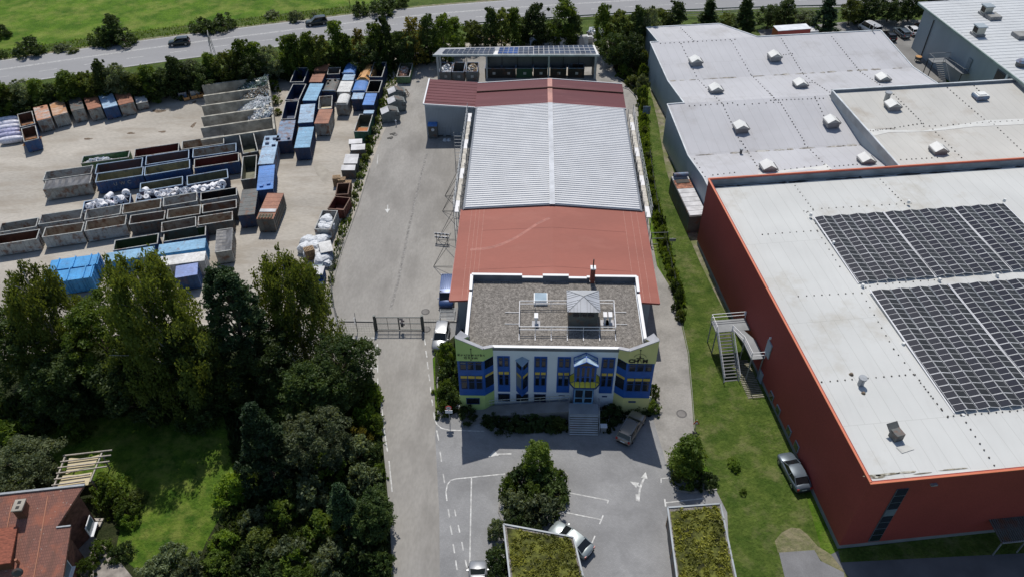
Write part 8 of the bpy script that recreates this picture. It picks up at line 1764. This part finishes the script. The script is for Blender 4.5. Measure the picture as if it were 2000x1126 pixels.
# ---------------------------------------------------------------- vehicles
tyre = M('tyre', (.015, .015, .015), .9); rimm = M('alloy', (.4, .41, .42), .35, .7); carglass = glassy('car_glass', (.012, .014, .016), .06); lampw = M('headlamp', (.6, .62, .62), .15); lampr = M('tail_lamp', (.35, .02, .02), .3); blackp = M('car_black_trim', (.02, .02, .022), .5)
def paint(name, c, metal=.3):
    if name in _mc: return _mc[name]
    m, nt, b = newmat(name); b.inputs['Base Color'].default_value = (*c, 1); b.inputs['Metallic'].default_value = metal; b.inputs['Roughness'].default_value = .32; b.inputs['Coat Weight'].default_value = .6; b.inputs['Coat Roughness'].default_value = .06; _mc[name] = m; return m
def car(label, rear, front, col_, L=4.4, W=1.8, Hh=1.45, kind='hatch', z=.07, roofm=None, name=None, rails=False):
    """rear/front: photo pixels (ground) of rear and front; x axis of the car points to its front"""
    a, b = U(*rear), U(*front); d = b-a; c = (a+b)/2; az = math.atan2(d.y, d.x)
    e = empty(name or {'van': 'van', 'suv': 'parked_car'}.get(kind, 'car'), (c.x, c.y, z), az); tag(e, label, 'van' if kind == 'van' else 'car')
    h = Hh
    # x (fraction from rear -.5 to front .5), bottom z, shoulder z, half width fraction
    if kind == 'sedan': st = [(-.5, .42, .72, .78), (-.485, .3, .93, .90), (-.40, .22, .96, .97), (-.2, .2, .93, 1), (.1, .2, .93, 1), (.27, .2, .90, .98), (.40, .22, .84, .95), (.475, .3, .72, .86), (.5, .42, .60, .72)]; gh = [(-.43, .94), (-.24, 1), (.06, 1), (.27, .92)]
    elif kind == 'van': st = [(-.5, .4, 1.0, .93), (-.49, .3, 1.15, .98), (-.3, .25, 1.15, 1), (.1, .25, 1.15, 1), (.33, .25, 1.12, .98), (.44, .28, 1.0, .94), (.49, .35, .8, .86), (.5, .45, .65, .8)]; gh = [(-.495, 1.12), (-.47, 1), (.22, 1), (.37, 1.08)]
    elif kind == 'suv': st = [(-.5, .42, .85, .82), (-.485, .3, 1.02, .92), (-.3, .25, 1.03, 1), (.05, .25, 1.02, 1), (.25, .25, .99, .99), (.42, .27, .92, .95), (.48, .34, .80, .86), (.5, .45, .66, .74)]; gh = [(-.48, 1.0), (-.40, 1), (.04, 1), (.24, 1.0)]
    else: st = [(-.5, .40, .80, .80), (-.48, .28, .97, .92), (-.3, .22, .97, 1), (.05, .22, .95, 1), (.26, .22, .90, .98), (.42, .25, .82, .93), (.485, .33, .70, .83), (.5, .42, .58, .70)]; gh = [(-.47, .96), (-.36, 1), (.04, 1), (.28, .92)]
    hs_ = {'sedan': 1.0, 'van': 1.0, 'suv': 1.0, 'hatch': 1.0}[kind]
    mb = MB(); rings = []
    for fx, zb, zs, fw in st:
        x = fx*L; w_ = fw*W/2
        ring = [(x, -w_*.86, zb), (x, -w_, zb+.12), (x, -w_, zs-.16), (x, -w_*.95, zs-.05), (x, -w_*.80, zs), (x, 0, zs+.035), (x, w_*.80, zs), (x, w_*.95, zs-.05), (x, w_, zs-.16), (x, w_, zb+.12), (x, w_*.86, zb)]
        rings.append(ring)
    for r in rings: mb.v += r
    n = 11
    for i in range(len(rings)-1):
        for k in range(n): mb.f.append((i*n+k, i*n+(k+1) % n, (i+1)*n+(k+1) % n, (i+1)*n+k)[::-1]); mb.m.append(0)
    mb.f.append(tuple(range(n))[::1]); mb.m.append(0); m0 = (len(rings)-1)*n; mb.f.append(tuple(m0+k for k in range(n))[::-1]); mb.m.append(0)
    body = mb.build('body', col_, e, smooth=True, world=False)
    # greenhouse
    zb2 = st[3][2]-.03; wb, wt = W/2*.93, W/2*(.74 if kind != 'van' else .86)
    (xr0, zr0), (xr1, _), (xf1, _), (xf0, zf0) = [(g_[0]*L, g_[1]) for g_ in gh]
    zt = h
    def ring2(x, w0, z): return [(x, -w0, z), (x, w0, z)]
    base = [(xr0, zr0), (xf0, zf0-.02)]
    mb = MB()
    pts = [(xr0, -wb*.93, zr0-.05), (xr0, wb*.93, zr0-.05), (xf0, wb*.9, zf0-.05), (xf0, -wb*.9, zf0-.05), (xr1, -wt*.97, zt-.04), (xr1, wt*.97, zt-.04), (xf1, wt*.97, zt-.04), (xf1, -wt*.97, zt-.04), ((xr1+xf1)/2, -wb, zb2), ((xr1+xf1)/2, wb, zb2)]
    mb.v = pts; mb.f = [(0, 4, 5, 1), (2, 6, 7, 3), (1, 5, 6, 2, 9), (3, 7, 4, 0, 8), (4, 7, 6, 5)]; mb.m = [0]*5
    mb.build('window', carglass, e, world=False)
    mb = MB(); nx, ny = 8, 6; xa, xb = xr1-.12, xf1+.10
    for i in range(nx+1):
        for j in range(ny+1):
            u, v = i/nx*2-1, j/ny*2-1; mb.v.append(((xa+xb)/2+u*(xb-xa)/2, v*wt*1.02*(1-.05*u*u), zt-.05+.08*(1-u*u*.7)*(1-v*v*.6)-.03*abs(u)**6))
    for i in range(nx):
        for j in range(ny): q = i*(ny+1)+j; mb.f.append((q, q+ny+1, q+ny+2, q+1)); mb.m.append(0)
    mb.build('roof', roofm or col_, e, smooth=True, world=False)
    mb = MB()
    for s in (-1, 1):
        for (x0, z0, w0), (x1, z1, w1) in (((xr0, zr0-.03, wb*.93), (xr1, zt-.03, wt)), ((xf0, zf0-.03, wb*.9), (xf1, zt-.03, wt)), (((xr1+xf1)/2-.1, zb2, wb), ((xr1+xf1)/2-.15, zt-.03, wt))):
            mb.beam((x0, s*w0, z0), (x1, s*w1, z1), .07, .06)
    mb.build('pillar', col_, e, world=False)
    if rails:
        mb = MB(); [mb.beam((xa+.2, s*wt*.9, zt+.07), (xb-.2, s*wt*.9, zt+.07), .05) for s in (-1, 1)]; mb.build('roof_rail', galv, e, world=False)
    if kind == 'van':
        mb = MB(); [mb.box(((xa+xb)/2-.3, -wt*.7+k*wt*.28, zt+.05), ((xb-xa)*.75, .05, .04)) for k in range(6)]; mb.build('roof_ridge', roofm or col_, e, world=False)
    R_ = .33 if kind not in ('suv', 'van') else .36
    for sx in (-.31, .32):
        for s in (-1, 1):
            mb = MB(); mb.cyl((sx*L, s*(W/2-.2), R_), (sx*L, s*(W/2+.015), R_), R_, n=18); o = mb.build('wheel', tyre, e, world=False)
            mb = MB(); mb.cyl((sx*L, s*(W/2), R_), (sx*L, s*(W/2+.03), R_), R_*.62, n=14); mb.build('rim', rimm, o, world=False)
    for s in (-1, 1):
        mb = MB(); mb.box((st[-2][0]*L-.06, s*W*.30, st[-2][2]-.12), (.1, .3, .13), rz=-s*.3); mb.build('headlight', lampw, e, world=False)
        mb = MB(); mb.box((-.49*L, s*W*.38, st[1][2]-.2), (.12, .22, .3)); mb.build('tail_light', lampr, e, world=False)
        mb = MB(); mb.box((xf0-.25, s*(W/2+.05), 1.0 if kind != 'van' else 1.25), (.1, .16, .1)); mb.build('mirror', col_, e, world=False)
    mb = MB(); mb.box((.5*L, 0, .42), (.06, .95, .16)); mb.build('grille', blackp, e, world=False)
    mb = MB(); mb.box((-.5*L-.01, 0, .62), (.03, .52, .12)); mb.build('number_plate', wh, e, world=False)
    mb = MB(); mb.box((-.5*L, 0, .36), (.1, 1.3, .16)); mb.build('bumper', blackp, e, world=False)
    return e
silver = paint('paint_silver', (.24, .25, .265)); greyc = paint('paint_grey_metal', (.12, .15, .18)); darkgreen = paint('paint_black_green', (.02, .03, .03)); bluev = paint('paint_blue_van', (.025, .06, .17), .2); champ = paint('paint_champagne', (.30, .27, .23)); whitec = paint('paint_white_car', (.68, .69, .7), 0); blackc = paint('paint_black_car', (.015, .017, .02)); palegreen = paint('paint_pale_green', (.30, .34, .34)); steel = paint('paint_steel', (.1, .13, .16))
car('black green small suv driving left on the main road', (372, 86.5), (331, 90.5), darkgreen, 4.3, 1.8, 1.6, 'suv', .09)
car('dark green van driving left on the main road, partly behind a tree', (640, 46), (598, 51.5), darkgreen, 4.7, 1.85, 1.75, 'suv', .09)
car('silver suv with dark windscreen parked nose to camera by the office corner', (866, 643), (858, 687), silver, 4.5, 1.85, 1.65, 'suv')
car('dark blue panel van parked beside the hall under the red roof', (876, 560), (872, 603), bluev, 5.0, 1.95, 2.0, 'van')
car('champagne estate car parked askew right of the entrance stairs', (1216, 867), (1247, 815), champ, 4.6, 1.85, 1.6, 'suv', rails=True)
car('grey sedan parked on the grass along the red wall', (1563, 955), (1533, 900), greyc, 4.7, 1.85, 1.42, 'sedan', .1)
car('pale green sedan parked next to the planted carport roof', (1142, 1080), (1087, 1039), palegreen, 4.6, 1.8, 1.42, 'sedan')
car('white silver car cut by the bottom edge left of the carport', (934, 1168), (934, 1118), silver, 4.4, 1.8, 1.5, 'hatch')
car('white minibus behind the roof edge of the grey hall', (1712, 72), (1680, 55), whitec, 5.0, 1.95, 2.1, 'van', .1)
car('black car leftmost in the shaded far car park', (1742, 84), (1728, 68), blackc, 4.4, 1.8, 1.45, 'hatch', .1)
car('dark grey estate in the middle of the far car park', (1768, 77), (1750, 63), steel, 4.5, 1.8, 1.5, 'suv', .1)
car('white hatchback in the far car park nearest the big hall', (1786, 72), (1772, 59), whitec, 4.2, 1.75, 1.5, 'hatch', .1)
car('dark red car half hidden behind the corner of the far right hall', (1802, 66), (1793, 55), paint('paint_dark_red', (.16, .02, .015)), 4.3, 1.8, 1.45, 'hatch', .1)
# lorry
a = U(1540, 84); e = empty('lorry', (a.x, a.y, .1), math.radians(10)); tag(e, 'lorry with white roof and red sides behind the grey hall', 'lorry')
mb = MB(); mb.box((0, 0, 1.9), (7.0, 2.5, 2.5)); mb.build('cargo_box', paint('paint_lorry_red', (.45, .05, .04), 0), e, world=False); mb = MB(); mb.box((0, 0, 3.19), (7.1, 2.6, .1)); mb.build('box_roof', wh, e, world=False)
mb = MB(); mb.box((4.5, 0, 1.45), (1.8, 2.3, 2.2)); mb.build('cab', whitec, e, world=False); mb = MB(); mb.box((5.41, 0, 1.9), (.04, 2.0, .8)); mb.build('windscreen', carglass, e, world=False)
for x in (-2.5, 4.3):
    for s in (-1, 1): mb = MB(); mb.cyl((x, s*.9, .48), (x, s*1.24, .48), .48, n=14); mb.build('wheel', tyre, e, world=False)
# ---------------------------------------------------------------- gate, fences, signs
gt_ = tag(empty('entrance_gate', tuple(U(782, 642, .06))), 'dark steel double leaf gate with red and white board across the drive', 'gate')
gm2 = M('gate_steel', (.07, .08, .08), .5, .3)
gl, gr = U(735, 645), U(827, 645); gz = 2.3
for p in (gl, gr): mb = MB(); mb.box((p.x, p.y, 1.3), (.28, .28, 2.6)); mb.build('post', gm2, gt_)
for s0, s1 in ((.03, .495), (.505, .97)):
    a, b = gl.lerp(gr, s0), gl.lerp(gr, s1); mb = MB()
    for z in (.2, 1.25, gz): mb.beam((a.x, a.y, z), (b.x, b.y, z), .09)
    for t in (0, .5, 1): p = a.lerp(b, t); mb.beam((p.x, p.y, .2), (p.x, p.y, gz), .09 if t != .5 else .05)
    o = mb.build('gate_leaf', gm2, gt_)
    mb = MB()
    for k in range(1, 30): p = a.lerp(b, k/30); mb.beam((p.x, p.y, .2), (p.x, p.y, gz), .012)
    for z in np.arange(.4, gz, .2): mb.beam((a.x, a.y, z), (b.x, b.y, z), .012)
    mb.build('mesh_infill', gm2, o)
p = gl.lerp(gr, .56)
for k in range(4): mb = MB(); mb.box((p.x+.0+(k % 2)*.18, p.y-.08, 2.05-k*.3), (.42, .04, .26)); mb.build('notice_board', M('board_mauve', (.2, .16, .17), .6) if k % 2 else M('board_grey', (.33, .31, .32), .6), gt_)
mb = MB(); mb.box((p.x+.05, p.y-.1, 1.05), (.3, .12, .5)); mb.build('lock_box', gm2, gt_)
# low concrete sill under the fence
mb = MB(); a, b = U(665, 627, 0), U(735, 628, 0); mb.beam((a.x, a.y, .1), (b.x, b.y, .1), .3, .2); a, b = U(828, 628), U(892, 628); mb.beam((a.x, a.y, .1), (b.x, b.y, .1), .3, .2); structure('fence_sill', mb, M('sill_concrete', (.3, .29, .27), .9))
def fence(label, pts, h, n, parent_n='wire_fence', m_=gm2, mesh_step=.25, white=False):
    P_ = [U(*q) for q in pts]; e = tag(empty(parent_n, tuple(P_[0])), label, 'fence'); mb = MB()
    for a, b in zip(P_, P_[1:]):
        L = (b-a).length; k_ = max(1, int(L/2.5))
        for k in range(k_+1): p = a.lerp(b, k/k_); m2 = MB(); m2.cyl((p.x, p.y, .03), (p.x, p.y, h+.15), .035, n=6); m2.build('post', m_, e)
        for z in np.arange(.2, h+.01, .3): mb.beam((a.x, a.y, z), (b.x, b.y, z), .018)
        kk = int(L/.3)
        for k in range(kk): p = a.lerp(b, k/kk); mb.beam((p.x, p.y, .1), (p.x, p.y, h), .010)
    mb.build('wire_mesh', m_, e); return e
fence('wire fence left of the gate with barbed arms', [(668, 652), (733, 652)], 1.9, 3)
fence('wire fence between gate and office', [(829, 642), (862, 642)], 1.9, 2)
fence('green wire fence along the weeds strip above the gate', [(664, 650), (652, 590), (646, 540), (655, 520), (672, 470)], 1.6, 5)
fence('wire fence along the side drive hedge', [(1268, 300), (1276, 360), (1288, 430), (1298, 470), (1312, 530), (1322, 570)], 1.3, 5)
for px, py, lab in ((699, 648, 'fence post with comb of barbed prongs left of the gate'), (664, 648, 'fence post with comb of prongs at the birch')):
    p = U(px, py); e = empty('barbed_post', (p.x, p.y, .05)); tag(e, lab, 'fence post'); mb = MB(); mb.beam((0, 0, 0), (0, 0, 2.3), .07); mb.beam((0, 0, 2.3), (-.15, .6, 2.7), .06); mb.build('post', gm2, e, world=False); mb = MB()
    for k in range(9): mb.box((-.14, .06, 1.2+k*.15), (.24, .03, .06))
    mb.build('prong', wh, e, world=False)
def grille(px, py, lab):
    p = U(px, py); e = empty('cycle_rack', (p.x, p.y, .08)); tag(e, lab, 'rack'); mb = MB()
    for k in range(9): mb.beam((-.9+.0, -.9+k*.24, .25+.02*k), (1.0, -.9+k*.24, .25+.02*k), .05)
    mb.build('bar', galv, e, world=False); mb = MB(); mb.beam((-.9, -1, .2), (-.9, 1.2, .4), .07); mb.beam((1.0, -1, .2), (1.0, 1.2, .4), .07); mb.build('side_rail', dark_metal, e, world=False)
grille(873, 618, 'row of pale bars in front of the blue van')
# side gate
a, b = U(1270, 478), U(1301, 477); e = tag(empty('side_gate', tuple(a)), 'dark narrow gate across the side drive beside the red roof', 'gate'); mb = MB()
for z in (.1, 1.1, 2.1): mb.beam((a.x, a.y, z), (b.x, b.y, z), .08)
for t in (0, 1): p = a.lerp(b, t); mb.beam((p.x, p.y, .05), (p.x, p.y, 2.2), .12)
mb.build('gate_frame', gm2, e)
# signs
def sign(px, py, h, w_, hh, lab, m_=None, az=0, cat='sign', tri=False):
    p = U(px, py); e = empty('sign_board', (p.x, p.y, .05), az); tag(e, lab, cat); mb = MB(); mb.cyl((0, 0, 0), (0, 0, h), .04, n=8); mb.build('post', galv, e, world=False)
    mb = MB()
    if tri: mb.prism([(-.35, -.05), (.35, -.05), (.35, -.08), (-.35, -.08)], h-.6, h-.58); mb.v = []; mb.f = []; mb.m = []; mb.v = [(-.38, -.06, h-.65), (.38, -.06, h-.65), (0, -.06, h), (-.38, -.03, h-.65), (.38, -.03, h-.65), (0, -.03, h)]; mb.f = [(0, 1, 2), (5, 4, 3), (0, 3, 4, 1), (1, 4, 5, 2), (2, 5, 3, 0)]; mb.m = [0]*5
    else: mb.box((0, -.06, h-hh/2), (w_, .05, hh))
    mb.build('board', m_ or wh, e, world=False); return e
sign(837, 112, 1.9, .9, .9, 'small white square sign standing under the hedge left of the canopy'); sign(1261, 232, 2.4, 1.3, 1.5, 'small grey solar sign board at the hedge beside the white roof', C_['gblue']); sign(1310, 490, 2.2, .9, .5, 'small pale sign on a post at the hedge right of the red roof', C_['lgrey'])
e = sign(1357, 838, 1.6, .5, .5, 'triangular warning sign at the edge of the strip lawn', M('sign_red', (.5, .06, .05), .5), tri=True, cat='warning sign'); mb = MB(); mb.v = [(-.22, -.075, 1.03), (.22, -.075, 1.03), (0, -.075, 1.42)]; mb.f = [(0, 1, 2)]; mb.m = [0]; mb.build('inner_triangle', wh, e, world=False)
p = U(1355, 852); e = empty('folded_stand', (p.x, p.y, .06), .4); tag(e, 'fallen black sign stand in the grass below the warning sign', 'sign stand'); mb = MB(); mb.box((0, 0, .3), (.8, .4, .06), rx=.5); mb.box((.2, .2, .15), (.15, .8, .06)); mb.build('stand', C_['black'], e, world=False)
# lattice road sign and delineator posts
p = U(418, 110); e = empty('road_sign_gantry', (p.x, p.y, .05), .35); tag(e, 'lattice framed road sign seen from the edge beside the main road', 'road sign')
for y in (-1.0, 1.0):
    mb = MB()
    for x in (-.2, .2): mb.beam((x*2, y, 0), (x*.6, y, 4.6), .06)
    for k in range(6): mb.beam((-.35+.05*k, y, k*.7), (.35-.05*k, y, (k+1)*.7), .04)
    mb.build('lattice_post', galv, e, world=False)
mb = MB(); mb.box((0, 0, 4.1), (.06, 2.8, 1.6)); mb.build('board', C_['lgrey'], e, world=False)
for px, py, lab in ((141, 100, 'slim white marker post on the left of the road verge'), (409, 88, 'slim white marker post under the lattice sign')):
    p = U(px, py); mb = MB(); mb.box((p.x, p.y, .5), (.12, .12, 1.0)); mb.mi = 1; mb.box((p.x, p.y, .85), (.125, .125, .2)); tag(mb.build('marker_post', [wh, C_['black']]), lab, 'marker post')
# guard rail
g_pts = [p for p in offs(RD, -9.0) if -18 < p[0] < 110]
e = tag(empty('guard_rail', (g_pts[0][0], g_pts[0][1], .05)), 'galvanised guard rail along the main road behind the trees', 'guard rail'); mb = MB()
for a, b in zip(g_pts, g_pts[1:]): mb.beam((*a, .75), (*b, .75), .1, .32)
mb.build('rail', galv, e)
for a in g_pts[::2]: mb = MB(); mb.box((a[0], a[1]-.1, .4), (.1, .14, .8)); mb.build('post', galv, e)
f2 = [p for p in offs(RD, -11.5) if 28 < p[0] < 95]
e = tag(empty('railing_fence', (f2[0][0], f2[0][1], .05)), 'thin horizontal railing along the embankment above the factory', 'fence'); mb = MB()
for a, b in zip(f2, f2[1:]):
    for z in (.4, .8, 1.2): mb.beam((*a, z), (*b, z), .06)
mb.build('rail', C_['lgrey'], e)
for a in f2[::1]: mb = MB(); mb.beam((*a, 0), (*a, 1.3), .08); mb.build('post', C_['lgrey'], e)
# bare sapling on the verge
p = U(684, 14); e = empty('bare_sapling', (p.x, p.y, .05)); tag(e, 'bare dark sapling on the far verge', 'sapling'); mb = MB(); rg = random.Random(3); mb.cyl((0, 0, 0), (0, 0, 2.2), .08, .04, 6)
for k in range(7): mb.cyl((0, 0, .7+k*.2), (rg.uniform(-.8, .8), rg.uniform(-.8, .8), 1.5+k*.3), .03, .01, 4)
mb.build('trunk', bark, e, world=False)
# steel posts among the weeds
for px, py, h, lab in ((1165-400, 0, 0, ''),)[:0]: pass
for o in list(bpy.data.objects):            # park nothing below the ground: unused tree variants are dropped
    if o.parent is None and o.location.z < -50:
        def kill(x):
            for c in [q for q in bpy.data.objects if q.parent == x]: kill(c)
            bpy.data.objects.remove(x)
        kill(o)
